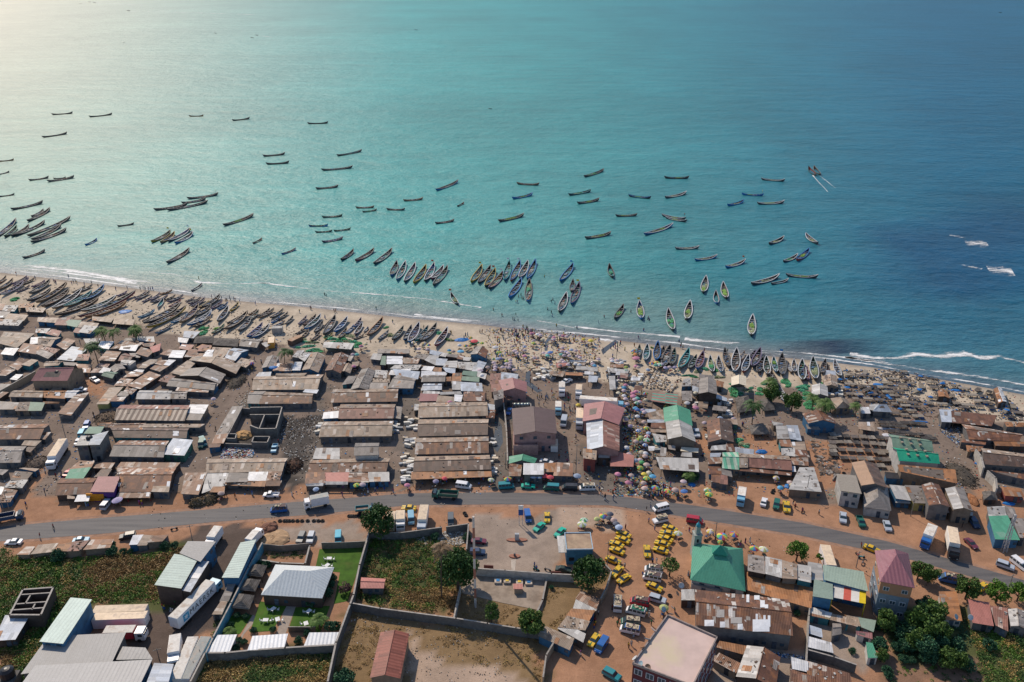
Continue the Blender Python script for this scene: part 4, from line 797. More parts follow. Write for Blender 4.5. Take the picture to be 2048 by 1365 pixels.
# ---------------------------------------------------------------- block shells, walls and special buildings
def frame(px, py, z=0): 
    p = G(px, py, z); return Vector((p.x, p.y, 0))
def wallrun(pts, h, th, mat, name, label, z0=0.0, cap=None, exact=True, cat='wall', group=None):
    """a wall along pixel points measured on top of the wall (height h)"""
    P = [G(x, y, h) for x, y in pts]; org = Vector((P[0].x, P[0].y, 0)); mb = MB()
    for a, b in zip(P, P[1:]):
        d = (b-a); L = d.length; mid = (a+b)/2-org; mb.box((mid.x, mid.y, z0), (L+th*0.98, th, h-z0), math.atan2(d.y, d.x))
    o = link(name, None, None, org); link('blockwork', mb.mesh('blockwork', [mat]), o)
    cb = MB()
    for a, b in zip(P, P[1:]):
        d = (b-a); L = d.length; mid = (a+b)/2-org; cb.box((mid.x, mid.y, h), (L+th*1.2, th*1.35, 0.06), math.atan2(d.y, d.x))
    link('coping', cb.mesh('coping', [plain('coping', (0.36,0.33,0.30), dirt=(0.2,0.18,0.16))]), o)
    if exact: tag(o, label, cat, group, exact=True)
    else: tag(o, label, cat, group)
    return o
BLK = plain('blockwork', (0.15,0.145,0.14), rough=0.95, var=0.25, scale=1.2, dirt=(0.09,0.085,0.08))
TANW = plain('tan_wall', (0.33,0.27,0.2), rough=0.95, var=0.2); WHW = plain('white_wall', (0.5,0.47,0.42), rough=0.9, var=0.2, dirt=(0.33,0.28,0.23)); BLW = plain('blue_wall', (0.10,0.33,0.46), rough=0.8, var=0.2, dirt=(0.2,0.36,0.42))
def T(k, x, y): return tp(TILE[k], x, y)
def run(k, s): 
    n = [float(q) for q in s.split()]; return [T(k, n[i], n[i+1]) for i in range(0, len(n), 2)]
# roofless block shell beside the rubble yard
wallrun(run('b','490 465 800 460 740 670 575 672 490 640'), 3.6, 0.25, BLK, 'block_shell', 'unroofed grey block rooms, tall shell behind the sand heap', cat='building')
wallrun(run('b','630 535 578 670'), 3.5, 0.22, BLK, 'partition_wall', 'slanting inner partition of the unroofed block rooms')
wallrun(run('b','490 535 770 533'), 3.5, 0.22, BLK, 'partition_wall', 'straight inner partition of the unroofed block rooms')
wallrun(run('b','275 722 355 722 345 768 255 765 275 722'), 2.4, 0.22, BLK, 'block_shell', 'small unroofed block room by the long lean roof', cat='building')
wallrun(run('b','525 748 680 748 655 805 505 802 525 748'), 2.6, 0.22, BLK, 'block_shell', 'unroofed block room in front of the blue pickup', cat='building')
wallrun(run('b','400 470 505 480'), 2.6, 0.22, BLK, 'courtyard_wall', 'back wall of the courtyard with the sand heap')
wallrun(run('b','410 465 275 725'), 2.7, 0.22, BLK, 'courtyard_wall', 'long side wall between lean roof and courtyard')
wallrun(run('b','235 815 500 825'), 1.5, 0.2, BLK, 'courtyard_wall', 'low front wall between courtyard and rubbish heap')
wallrun(run('P','265 288 618 262 475 582 112 580 265 288'), 4, 0.3, plain('dark_block', (0.10,0.075,0.065)), 'block_shell', 'unfinished dark block building standing in the green bushes', cat='building')
for s, l in (('238 348 590 325','first'),('172 458 530 430','second'),('125 528 500 500','third'),('350 360 295 450','fourth'),('405 460 375 515','fifth')):
    wallrun(run('P', s), 3.9, 0.25, plain('dark_block', (0.10,0.075,0.065)), 'partition_wall', l+' inner wall of the unfinished dark building, counted from the road')
wallrun(run('c','1010 420 1028 560 1040 700 1050 980'), 2.6, 0.25, WHW, 'yard_wall', 'long pale yard wall beside the brown roofed depot')
wallrun(run('c','1100 425 1275 425 1278 480'), 2.4, 0.22, plain('pink_wall', (0.42,0.27,0.24)), 'roof_wall', 'pink wall around the steel drums behind the depot')
wallrun(run('a','0 300 340 112'), 2.6, 0.25, TANW, 'yard_wall', 'tan yard wall running to the maroon hall')
wallrun([(738,1065),(719,1130),(707,1190),(700,1209),(672,1285),(655,1365),(650,1400)], 2.8, 0.3, BLK, 'boundary_wall', 'long grey boundary wall between restaurant garden and scrub lot')
wallrun([(706,1207),(760,1217),(912,1237),(975,1247),(1032,1256),(1090,1265)], 2.4, 0.25, BLK, 'boundary_wall', 'grey boundary wall between dry scrub and littered lot')
wallrun([(908,1235),(914,1205),(921,1172)], 2.2, 0.25, WHW, 'boundary_wall', 'short pale wall beside the big dark tree')
wallrun([(740,1066),(800,1066),(883,1055)], 2.4, 0.25, BLK, 'boundary_wall', 'block wall behind the parked container trucks')
wallrun([(893,1054),(937,1048),(933,1098)], 2.2, 0.25, BLK, 'boundary_wall', 'corner of block wall around the rubble heap')
wallrun([(951,1137),(1010,1141),(1103,1148),(1147,1150)], 2.3, 0.25, WHW, 'boundary_wall', 'pale wall behind the petrol station forecourt')
wallrun([(411,1306),(450,1306),(500,1301),(570,1296),(668,1290)], 2.4, 0.3, BLK, 'boundary_wall', 'grey wall at the foot of the restaurant garden')
wallrun([(524,1086),(497,1135),(462,1206),(426,1275),(412,1305)], 2.8, 0.25, BLW, 'boundary_wall', 'tall blue wall between truck yard and restaurant garden')
wallrun([(410,1306),(380,1365),(372,1390)], 2.4, 0.25, TANW, 'boundary_wall', 'tan wall along the scrap yard beside the truck bodies')
wallrun(run('S','1110 0 1180 70 1120 260 1055 390'), 2.0, 0.25, TANW, 'boundary_wall', 'low tan wall beside the taxi stand')
wallrun(run('S','500 915 420 1050 385 1300'), 2.2, 0.25, TANW, 'boundary_wall', 'wall with green door between littered lot and alley')
wallrun(run('U','1520 260 1500 590 1470 1120'), 2.6, 0.22, WHW, 'boundary_wall', 'white wall between rusty warehouse and courtyard houses')
wallrun(run('U','1480 985 1790 1070 2045 1160'), 2.4, 0.25, BLK, 'boundary_wall', 'dark block wall below the white roofed shed')
wallrun(run('Q','1375 722 1685 722'), 1.6, 0.12, plain('board_fence', (0.12,0.10,0.08)), 'board_fence', 'dark board fence beside the garden pond', cat='fence')
wallrun([(523,1088),(560,1092),(617,1087)], 2.0, 0.1, plain('reed_fence', (0.22,0.19,0.16)), 'reed_fence', 'reed fence behind the goat pen', cat='fence')
wallrun([(643,1086),(688,1085),(731,1083)], 2.0, 0.1, plain('reed_fence', (0.22,0.19,0.16)), 'reed_fence', 'reed fence between car park and bright lawn', cat='fence')
wallrun([(619,1092),(610,1128),(560,1126),(521,1120)], 1.4, 0.3, plain('pen_fence', (0.2,0.17,0.13)), 'pen_fence', 'rough brushwood fence around the planted pen', cat='fence')
wallrun(run('e','300 1000 335 950 312 965'), 0.6, 0.2, WHW, 'low_wall', 'tiny white wall end by the flat roofed house')
wallrun(run('e','1610 730 1655 790 1680 890'), 3.4, 0.4, WHW, 'arched_wall', 'pale curved gable wall of the long rusty market building')
wallrun(run('e','1720 925 1790 990 1800 1080'), 3.0, 0.4, WHW, 'arched_wall', 'second pale curved wall beside the collapsed roof')
wallrun([(1075,1222),(1085,1200),(1093,1160)], 0.9, 0.3, plain('brick_red', (0.33,0.15,0.10)), 'brick_edge', 'brick edge of the concrete slab')
# pink flat roofed block of flats
def flat_block():
    h = 9.5; Q = [G(1335,1231,h), G(1434,1275,h), G(1385,1372,h), G(1266,1327,h)]; org = Vector((Q[0].x+Q[2].x, Q[0].y+Q[2].y, 0))/2
    Lc = [Vector((q.x-org.x, q.y-org.y, 0)) for q in Q]; root = link('apartment_block', None, None, org)
    w_ = MB(); ring = Lc[::-1]; w_.prism([p for p in ring], [p+Vector((0,0,h-0.35)) for p in ring], 0, 0)
    link('wall', w_.mesh('wall', [plain('maroon_render', (0.125,0.035,0.04), rough=0.8, var=0.15)]), root)
    rb = MB(); ri = [p*0.975 for p in ring]; rb.prism([p+Vector((0,0,h-0.34)) for p in ri], [p+Vector((0,0,h-0.25)) for p in ri], 0)
    link('roof', rb.mesh('roof', [plain('pink_screed', (0.62,0.47,0.42), rough=0.9, var=0.12, scale=0.25, dirt=(0.6,0.5,0.36), objvar=0)]), root)
    pb = MB()
    for i in range(4):
        a, b = ring[i], ring[(i+1) % 4]; d = b-a; m = (a+b)/2; pb.box((m.x, m.y, h-0.35), (d.length+0.1, 0.25, 0.55), math.atan2(d.y, d.x))
    link('parapet', pb.mesh('parapet', [plain('parapet', (0.33,0.27,0.25), dirt=(0.2,0.17,0.16))]), root)
    for (i, j, n) in ((2, 3, 5), (1, 2, 5)):     # the two faces in view
        a, b = Lc[i], Lc[j]; d = (b-a).normalized(); out = Vector((d.y, -d.x, 0)); 
        if out.dot((a+b)/2) < 0: out = -out
        ang = math.atan2(d.y, d.x)
        for f in range(3):
            for q in range(n):
                p = a.lerp(b, (q+.5)/n)+out*0.04; fr = MB(); fr.box((0,0,0), (1.7,0.1,1.5)); o = link('window', fr.mesh('window', [FRAMEM]), root, (p.x, p.y, 1.1+f*2.9), ang)
                gl = MB(); gl.box((-0.38,0,0.12), (0.64,0.14,1.26)); gl.box((0.38,0,0.12), (0.64,0.14,1.26)); link('pane', gl.mesh('pane', [GLASSM]), o)
    tag(root, 'dark red apartment block with pink flat roof and white framed windows', 'building', exact=True); return org, h, Q
FB = flat_block()
# green pyramid roofed mosque with minaret
def mosque():
    h = 3.6; P = [G(*T('I', x, y), h) for x, y in ((905,612),(1392,670),(1420,1088),(880,975))]; cen = sum(P, Vector())/4; org = Vector((cen.x, cen.y, 0)); loc = lambda p: p-org
    root = link('mosque', None, None, org); TL, TR, BR, BL = P
    c1 = G(*T('I',1155,760), h+4.0); ax = ((TR-TL)+(BR-BL)).normalized(); ay = ((TL-BL)+(TR-BR)).normalized(); cs = Vector((cen.x+0.2, cen.y+0.3, h+3.6))
    q = [cs-ax*1.6+ay*1.3, cs+ax*1.6+ay*1.3, cs+ax*1.6-ay*1.3, cs-ax*1.6-ay*1.3]; mb = MB()
    def sl(pts, mi=0): r_ = pts[::-1]; mb.prism([loc(p)+Vector((0,0,-.1)) for p in r_], [loc(p) for p in r_], mi, 0, [(p.x, p.y) for p in r_])
    for i in range(4): j = (i+1) % 4; sl([P[i], P[j], q[j], q[i]], 0)
    up = Vector((0,0,0.9)); link('roof', mb.mesh('roof', [roofmat('mosque', (0.06,0.25,0.17), rust=0.0, vary=0.05)]), root)
    lb = MB(); q2 = [p+up*0.6 for p in q]; ap = cs+Vector((0,0,2.3))
    for i in range(4): j = (i+1) % 4; e = 1.18; a_, b_ = cs+(q[i]-cs)*e+up*0.5, cs+(q[j]-cs)*e+up*0.5; lb.face([loc(b_), loc(a_), loc(ap)]); lb.face([loc(q[j]), loc(q[i]), loc(q2[i]), loc(q2[j])])
    link('roof_lantern', lb.mesh('roof_lantern', [roofmat('lantern', (0.02,0.22,0.15), rust=0.0, vary=0.03)]), root)
    wb = MB(); I = [p+(cen-p)*0.06 for p in P]; r_ = I[::-1]; wb.prism([Vector((loc(p).x, loc(p).y, 0)) for p in r_], [Vector((loc(p).x, loc(p).y, h-0.25)) for p in r_]); link('wall', wb.mesh('wall', [WM('w')]), root)
    for f in (.2,.5,.8):
        p = I[3].lerp(I[2], f); d = (I[2]-I[3]); dm = MB(); dm.box((0,0,0), (1.2,0.2,1.6)); link('window', dm.mesh('window', [GLASSM]), root, (p.x-org.x, p.y-org.y, 1.3), math.atan2(d.y, d.x))
    tag(root, 'mosque with wide green pyramid roof beside the taxi stand', 'mosque', exact=True)
    b = G(*T('I',937,640), 3.2); b.z = 0; mi = MB(); mi.box((0,0,0), (2.1,2.1,6.9), 0.1, 0, 0.9); m = link('minaret', None, None, b)
    link('shaft', mi.mesh('shaft', [plain('minaret_grey', (0.36,0.38,0.34), dirt=(0.28,0.29,0.26))]), m)
    g = MB(); g.box((0,0,6.9), (2.2,2.2,0.3), 0.1); link('gallery', g.mesh('gallery', [plain('minaret_trim', (0.34,0.37,0.34))]), m)
    g = MB(); g.box((0,0,7.2), (1.2,1.2,2.0), 0.1, 0, 0.85); link('upper_shaft', g.mesh('upper_shaft', [plain('minaret_trim', (0.4,0.44,0.42))]), m)
    g = MB(); g.lathe([(0.5,9.2),(0.6,9.5),(0.48,9.95),(0.2,10.3),(0.04,10.8)], n=10); link('dome', g.mesh('dome', [plain('dome_blue', (0.05,0.32,0.42))]), m)
    for i in range(3): g = MB(); g.box((0,-1.03+.04*i,1.5+1.7*i), (0.5,0.1,1.0), 0.0); link('window', g.mesh('window', [DARK]), m)
    tag(m, 'slim square minaret with a small blue dome beside the mosque', 'minaret', exact=True)
mosque()
# purple hip roofed tower house
def tower_house():
    h = 10.5; P = [G(*T('J', x, y), h) for x, y in ((683,738),(990,764),(1050,1080),(733,1020))]; cen = sum(P, Vector())/4; org = Vector((cen.x, cen.y, 0)); loc = lambda p: p-org
    root = link('tower_house', None, None, org); TL, TR, BR, BL = P; up = Vector((0,0,3.2)); mb = MB()
    a = ((TL+TR)/2).lerp((BL+BR)/2, 0.22)+up*0.9; b = ((TL+TR)/2).lerp((BL+BR)/2, 0.42)+up
    def sl(pts): r_ = pts[::-1]; mb.prism([loc(p)+Vector((0,0,-.12)) for p in r_], [loc(p) for p in r_], 0, 0, [((p-org).dot((TR-TL).normalized()), p.y) for p in r_])
    sl([TL,a,b,BL]); sl([a,TR,BR,b]); sl([TL,TR,a]); sl([BL,b,BR]); link('roof', mb.mesh('roof', [roofmat('purple', (0.30,0.125,0.155), rust=0.0, vary=0.06, rib=0.05)]), root)
    I = [p+(cen-p)*0.10 for p in P]; r_ = I[::-1]; w_ = MB()
    w_.prism([Vector((loc(p).x, loc(p).y, 0)) for p in r_], [Vector((loc(p).x, loc(p).y, 6.8)) for p in r_]); link('lower_wall', w_.mesh('lower_wall', [plain('bluegrey_render', (0.21,0.27,0.33), var=0.2, dirt=(0.28,0.28,0.28))]), root)
    w_ = MB(); J = [p+(cen-p)*0.085 for p in P][::-1]; w_.prism([Vector((loc(p).x, loc(p).y, 6.8)) for p in J], [Vector((loc(p).x, loc(p).y, h-0.15)) for p in J]); link('upper_wall', w_.mesh('upper_wall', [plain('orange_render', (0.40,0.22,0.13), var=0.12)]), root)
    for (i, j) in ((3, 2), (0, 3)):
        A, B = I[i], I[j]; d = (B-A).normalized(); out = Vector((d.y, -d.x, 0)); out = out if out.dot((A+B)/2-cen) > 0 else -out
        for z in (1.2, 4.2, 7.8):
            for f in (.18, .5, .82) if z < 7 else (.2, .8):
                p = A.lerp(B, f)+out*0.06; fr = MB(); fr.box((0,0,0), (1.3,0.14,1.1)); o = link('window', fr.mesh('window', [FRAMEM]), root, (p.x-org.x, p.y-org.y, z), math.atan2(d.y, d.x))
                gl = MB(); gl.box((-.3,0,.1), (.5,.18,.9)); gl.box((.3,0,.1), (.5,.18,.9)); link('pane', gl.mesh('pane', [GLASSM]), o)
    tag(root, 'three storey house with purple hipped roof beside the road', 'house', exact=True)
tower_house()
# striped awning, smokehouse vents, depot terrace, petrol kiosk and other small structures
def awning():
    P = [G(*T('J', x, y), 4.9) for x, y in ((310,1050),(605,1090),(600,1225),(300,1165))]; org = Vector((P[0].x, P[0].y, 0)); root = link('awning', None, None, org)
    cols = [(0.62,0.6,0.56),(0.5,0.1,0.07),(0.62,0.6,0.56),(0.75,0.55,0.02)]; fr = [0,.32,.55,.8,1.0]
    for i in range(4):
        a, b = P[0].lerp(P[1], fr[i]), P[0].lerp(P[1], fr[i+1]); c, d = P[3].lerp(P[2], fr[i+1]), P[3].lerp(P[2], fr[i]); q = [d, c, b, a]
        mb = MB(); mb.prism([p-org-Vector((0,0,.08)) for p in q], [p-org for p in q]); link('awning_panel', mb.mesh('awning_panel', [plain('awn%d' % (i if i != 2 else 0), cols[i], var=0.12)]), root)
    for p in (P[2], P[3]): mb = MB(); mb.bar((0,0,0), (0,0,4.8), 0.12); link('post', mb.mesh('post', [plain('yellow_post', (0.7,0.5,0.02))]), root, (p.x-org.x, p.y-org.y+.3, 0))
    tag(root, 'white, red and yellow striped awning in front of the grey green building', 'awning', exact=True)
awning()
def box_thing(name, px, py, dims, rz, mat, label, cat, z=0.0, extra=None, group=None, exact=True):
    p = G(px, py, z); root = link(name, None, None, (p.x, p.y, z), rz); mb = MB(); mb.box((0,0,0), dims); link('body', mb.mesh('body', [mat]), root)
    if extra: extra(root, dims)
    tag(root, label, cat, group, exact=exact); return root
def add_rim(root, d):
    for s in (-1, 1):
        mb = MB(); mb.box((0, s*d[1]/2, d[2]-.02), (d[0]+.2, .2, .3)); mb.box((s*d[0]/2, 0, d[2]-.02), (.2, d[1]-.2, .31)); link('parapet', mb.mesh('parapet', [plain('sky_trim', (0.35,0.47,0.58))]), root)
    mb = MB(); mb.box((0,0,d[2]), (d[0]-.25, d[1]-.25, .05)); link('roof', mb.mesh('roof', [plain('weathered_screed', (0.42,0.30,0.2), var=0.3, scale=.5, dirt=(0.3,0.2,0.14))]), root)
    for x in (-2, 1.5): mb = MB(); mb.box((x, -d[1]/2-.03, 1.2), (1.3,.1,1.0)); link('window', mb.mesh('window', [DARK]), root)
    mb = MB(); mb.box((-d[0]/2-1.0,0,d[2]-.9), (2.0, d[1], .15)); link('canopy', mb.mesh('canopy', [RM('l')]), root)
box_thing('petrol_kiosk', 1156, 1112, (6.6,6.6,4.6), 0.02, plain('kiosk_blue', (0.05,0.17,0.27)), 'square blue petrol kiosk with sandy flat roof', 'kiosk', extra=add_rim)
def vents(): 
    for k, pts, z in (('e', ((920,612),(1003,625),(1086,633)), 6.5), ('e', ((935,655),(1018,668),(1102,678)), 5.9), ('e', ((975,718),(1060,728),(1145,735)), 6.6), ('e', ((990,765),(1076,775),(1162,783)), 5.9)):
        for x, y in pts:
            p = G(*T(k, x, y), z+.7); mb = MB(); mb.box((0,0,0), (.5,.5,.9)); mb.box((0,0,.9), (.75,.75,.12)); o = link('roof_vent', mb.mesh('roof_vent', [plain('vent_rust', (0.33,0.27,0.21))]), None, (p.x, p.y, z-.45)); tag(o, 'rusty box vent on a green smokehouse roof', 'vent', 'smokehouse roof vents')
vents()
box_thing('terrace', *T('c',1222,860), (7.6,8.5,2.8), 0.02, plain('pink_wall', (0.42,0.27,0.24)), 'pink annex with a walled terrace in front of the depot', 'building', extra=lambda r_, d: (
    [link('parapet', (lambda q: (q.box(c, s), q.mesh('parapet', [plain('pink_wall', (0.42,0.27,0.24))]))[1])(MB()), r_) for c, s in (((0,-d[1]/2+.12,d[2]),(d[0],.22,.9)), ((-d[0]/2+.12,0,d[2]),(.22,d[1]-.5,.9)), ((d[0]/2-.12,0,d[2]),(.22,d[1]-.5,.9)))],
    link('shutter', (lambda q: (q.box((-1,d[1]/2-.1,d[2]+.6),(3.6,.3,2.4)), q.mesh('shutter', [plain('blue_shutter', (0.03,0.16,0.45))]))[1])(MB()), r_)))
for i, x in enumerate((1125,1160,1195,1225,1250)):
    p = G(*T('c', x, 455), 1.2); mb = MB(); mb.lathe([(.75,0),(.8,.1),(.8,2.1),(.5,2.4),(.2,2.5)], n=12); o = link('water_tank', mb.mesh('water_tank', [plain('steel_drum', (0.22,0.27,0.28), rough=.35, metal=.5)]), None, (p.x, p.y, 0.02)); tag(o, 'grey steel water tank in the row behind the depot', 'tank', 'water tanks behind the depot')
def tank_tower(px, py, label, s=1.0):
    p = frame(px, py); root = link('tank_tower', None, None, p); mb = MB(); mb.box((0,0,0), (2.6*s,2.6*s,5.4*s)); link('tower', mb.mesh('tower', [WM('k')]), root)
    mb = MB(); mb.lathe([(.9*s,5.42*s),(1.0*s,5.6*s),(1.0*s,6.7*s),(.6*s,7.0*s),(.25*s,7.1*s)], n=12); link('tank', mb.mesh('tank', [plain('black_plastic', (0.02,0.022,0.028), rough=.35)]), root)
    tag(root, label, 'water tower', exact=True)
tank_tower(*T('a',600,275), 'tan tower with black water tank beside the maroon hall')
tank_tower(*T('a',915,935), 'grey tower with black water tank beside the two storey house')
p = G(*T('P',150,1290), 3.0); 
box_thing('tank_stand', 23, 1372, (3.4,3.4,2.6), 0.1, BLK, 'block stand with black plastic tank at the warehouse corner', 'tank stand', extra=lambda r_, d: link('tank', (lambda q: (q.lathe([(1.3,d[2]),(1.45,d[2]+.3),(1.45,d[2]+1.9),(.8,d[2]+2.3),(.3,d[2]+2.4)], n=14), q.mesh('tank', [plain('black_plastic', (0.02,0.022,0.028), rough=.35)]))[1])(MB()), r_))
# ================================================================ boats
def hull_meshes(scheme, nth):
    """a long plank pirogue of unit length along +x (bow at +0.5), beam 1 (y), height 1 (z)"""
    out, rail, inn = scheme
    N = 15; st = []
    for i in range(N+1):
        t = i/N; x = t-0.5; wv = max(0.0, math.sin(math.pi*min(1, max(0, (t*0.93+0.035)))))**0.72; sheer = 0.62+0.75*abs(2*t-1)**2.6*(1.0 if t > .5 else 0.75); keel = 0.02+0.62*abs(2*t-1)**5
        st.append((x, wv*0.5, sheer, keel))
    ob = MB(); ib = MB(); rb = MB()
    for a, b in zip(st, st[1:]):
        def sec(s): x, w_, g, k = s; return [(x,-w_,g),(x,-w_*.82,k+(g-k)*.45),(x,-w_*.35,k),(x,w_*.35,k),(x,w_*.82,k+(g-k)*.45),(x,w_,g)]
        def ins(s): x, w_, g, k = s; w2 = max(0, w_-.05); return [(x,-w2,g-.01),(x,-w2*.75,k+.22),(x,w2*.75,k+.22),(x,w2,g-.01)]
        A, B = sec(a), sec(b)
        for i in range(5): ob.face([A[i], A[i+1], B[i+1], B[i]], 1 if i in (0, 4) else 0)
        A, B = ins(a), ins(b)
        for i in range(3): ib.face([A[i], B[i], B[i+1], A[i+1]], 0)
        for s in (-1, 1):
            w0, w1 = a[1], b[1]; q0, q1 = max(0, w0-.085), max(0, w1-.085)
            p = [(a[0], s*(w0+.012), a[2]+.04), (b[0], s*(w1+.012), b[2]+.04), (b[0], s*q1, b[2]+.04), (a[0], s*q0, a[2]+.04)]
            rb.face(p if s < 0 else p[::-1]); p2 = [(a[0], s*(w0+.012), a[2]-.05), (b[0], s*(w1+.012), b[2]-.05), (b[0], s*(w1+.012), b[2]+.04), (a[0], s*(w0+.012), a[2]+.04)]
            rb.face(p2 if s < 0 else p2[::-1])
    # pointed prow and stern caps
    for e, sg in ((st[-1], 1), (st[0], -1)):
        x, w_, g, k = e; tip = (x+sg*0.035, 0, g+.18)
        rb.face([(x,-w_,g+.04),(x,w_,g+.04),tip] if sg > 0 else [(x,w_,g+.04),(x,-w_,g+.04),tip]); ob.face([(x,-w_,g),tip,(x,0,k)] if sg > 0 else [(x,0,k),tip,(x,-w_,g)]); ob.face([(x,0,k),tip,(x,w_,g)] if sg > 0 else [(x,w_,g),tip,(x,0,k)])
    bm_ = MB(); bm_.box((0,0,0), (1,1,1))
    return ob.mesh('hull', [out, out2(out)]), ib.mesh('floor', [inn]), rb.mesh('gunwale', [rail]), nth, st
def out2(m): return m
PAINT = {'n':(0.13,0.10,0.085),'b':(0.02,0.17,0.45),'t':(0.02,0.28,0.31),'g':(0.16,0.155,0.15),'w':(0.55,0.56,0.58),'y':(0.42,0.30,0.05),'r':(0.33,0.055,0.045),'m':(0.20,0.05,0.08),'p':(0.17,0.13,0.23),'o':(0.34,0.17,0.08),'k':(0.07,0.07,0.08),'G':(0.05,0.18,0.12),'e':(0.27,0.19,0.125),'s':(0.10,0.25,0.42)}
PWORD = {'n':'brown','b':'blue','t':'teal','g':'grey','w':'white','y':'yellow','r':'red','m':'maroon','p':'lilac','o':'orange brown','k':'black','G':'green','e':'bare wood','s':'sky blue'}
def BP(c): return plain('boat_'+c, PAINT[c], rough=0.6, var=0.35, scale=1.0, dirt=tuple(x*0.55+0.03 for x in PAINT[c]), objvar=0.1)
def RAIL(c): return plain('rail_'+c, tuple(x*.9+.03 for x in PAINT[c]) if c not in 'k' else (0.07,0.065,0.065), rough=.6, var=.3)
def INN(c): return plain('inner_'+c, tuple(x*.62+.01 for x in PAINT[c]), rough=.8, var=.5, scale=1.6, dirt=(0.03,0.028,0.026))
GEAR = [(lambda q, r: ([q.box((r.uniform(-.36,.36), r.uniform(-.16,.16), .34), (r.uniform(.03,.08), r.uniform(.2,.4), r.uniform(.1,.35)), r.uniform(0,.6), r.randint(0,4)) for _ in range(9)], q.mesh('gear', [plain('gear_%d' % i, c_, var=.4, scale=3) for i, c_ in enumerate([(0.05,0.14,0.3),(0.3,0.26,0.2),(0.06,0.05,0.05),(0.3,0.12,0.05),(0.35,0.36,0.36)])]))[1])(MB(), random.Random(200+s)) for s in range(6)]
BOATS = {}
def boat_proto(sch, nth):
    key = sch+str(nth)
    if key in BOATS: return BOATS[key]
    a, b, c = sch; h = hull_meshes((BP(a), RAIL(b), INN(c)), nth); tw = []
    q = MB(); q.box((0,-.0,0), (.011,1,.05)); q = q.mesh('thwart', [plain('thwart_'+c, tuple(min(1, x*.5+.24) for x in PAINT[c]), var=.3)])
    BOATS[key] = (h, q); return BOATS[key]
FLAGM = {'w': plain('flag_white', (0.75,0.75,0.78)), 'y': plain('flag_yellow', (0.7,0.5,0.03)), 'r': plain('flag_red', (0.6,0.12,0.05)), 'b': plain('flag_blue', (0.03,0.25,0.6))}
NETG = [plain('net_green', (0.12,0.50,0.22), rough=.95, var=.4, scale=2.5), plain('net_lime', (0.33,0.55,0.12), rough=.95, var=.35, scale=2.5), plain('net_pale', (0.42,0.44,0.26), rough=.95, var=.3, scale=2.5), plain('net_teal', (0.13,0.50,0.30), rough=.95, var=.4, scale=2.5)]
NETW = ['bright green','lime green','pale straw coloured','sea green']
def blob_mesh(seed, n=14, m=6, flat=0.45, mat=None, name='heap'):
    r = random.Random(seed); mb = MB(); rings = []
    for j in range(m+1):
        t = j/m; rr = math.cos(t*math.pi/2)**0.7 if t < 1 else 0.02; z = math.sin(t*math.pi/2)*flat
        rings.append([((rr*(1+.28*(vn(i*.9, j*.8, seed)-.5)*2))*math.cos(2*math.pi*i/n), (rr*(1+.28*(vn(i*.9+7, j*.8, seed)-.5)*2))*math.sin(2*math.pi*i/n), max(0, z+.22*flat*(vn(i*1.3, j*1.7, seed+3)-.5)*2*(j > 0))) for i in range(n)])
    for a, b in zip(rings, rings[1:]):
        for i in range(n): k = (i+1) % n; mb.face([a[i], a[k], b[k], b[i]])
    mb.face(rings[-1]); return mb.mesh(name, [mat], smooth=True)
def netpile(seed, m):
    r = random.Random(seed); mb = MB(); lob = [(r.uniform(-.55,.55), r.uniform(-.55,.55), r.uniform(.35,.6)) for _ in range(5)]
    for i in range(900):
        cx, cy, rr_ = r.choice(lob); a, q = r.uniform(0, 6.28), r.random()**.6; x, y = cx+math.cos(a)*rr_*q, cy+math.sin(a)*rr_*q; z = .34*max(0, 1-q*q)*r.uniform(.6,1)+.02
        n = Vector((r.gauss(0,.5), r.gauss(0,.5), 1)).normalized(); t = n.orthogonal().normalized(); t.rotate(Matrix.Rotation(r.uniform(0,6.28), 3, n)); u = n.cross(t); s = r.uniform(.09,.22); c = Vector((x,y,z)); mb.face([c-t*s, c-u*s*.5, c+t*s, c+u*s*.5], r.choice((0,0,0,1)))
    return mb.mesh('fishing_net', [m, plain('net_dark_green', (0.10,0.2,0.10), rough=.95, var=.3)])  # darker green strands mixed in at random
NETB = [netpile(40+i, NETG[i % 4]) for i in range(8)]
def net(px, py, rx, ry, z, i, rz=0, at=None, where=''):
    o = link('fishing_net', NETB[i % 8], None, at or (lambda p: (p.x, p.y, z))(G(px, py, z)), rz, (rx*1.15, ry*1.15, max(1.0, min(rx, ry)*0.9)))
    tag(o, f"heap of {NETW[i % 4]} fishing net {where}".strip(), 'fishing net', 'heaps of fishing net'); return o
NBOAT = [0]
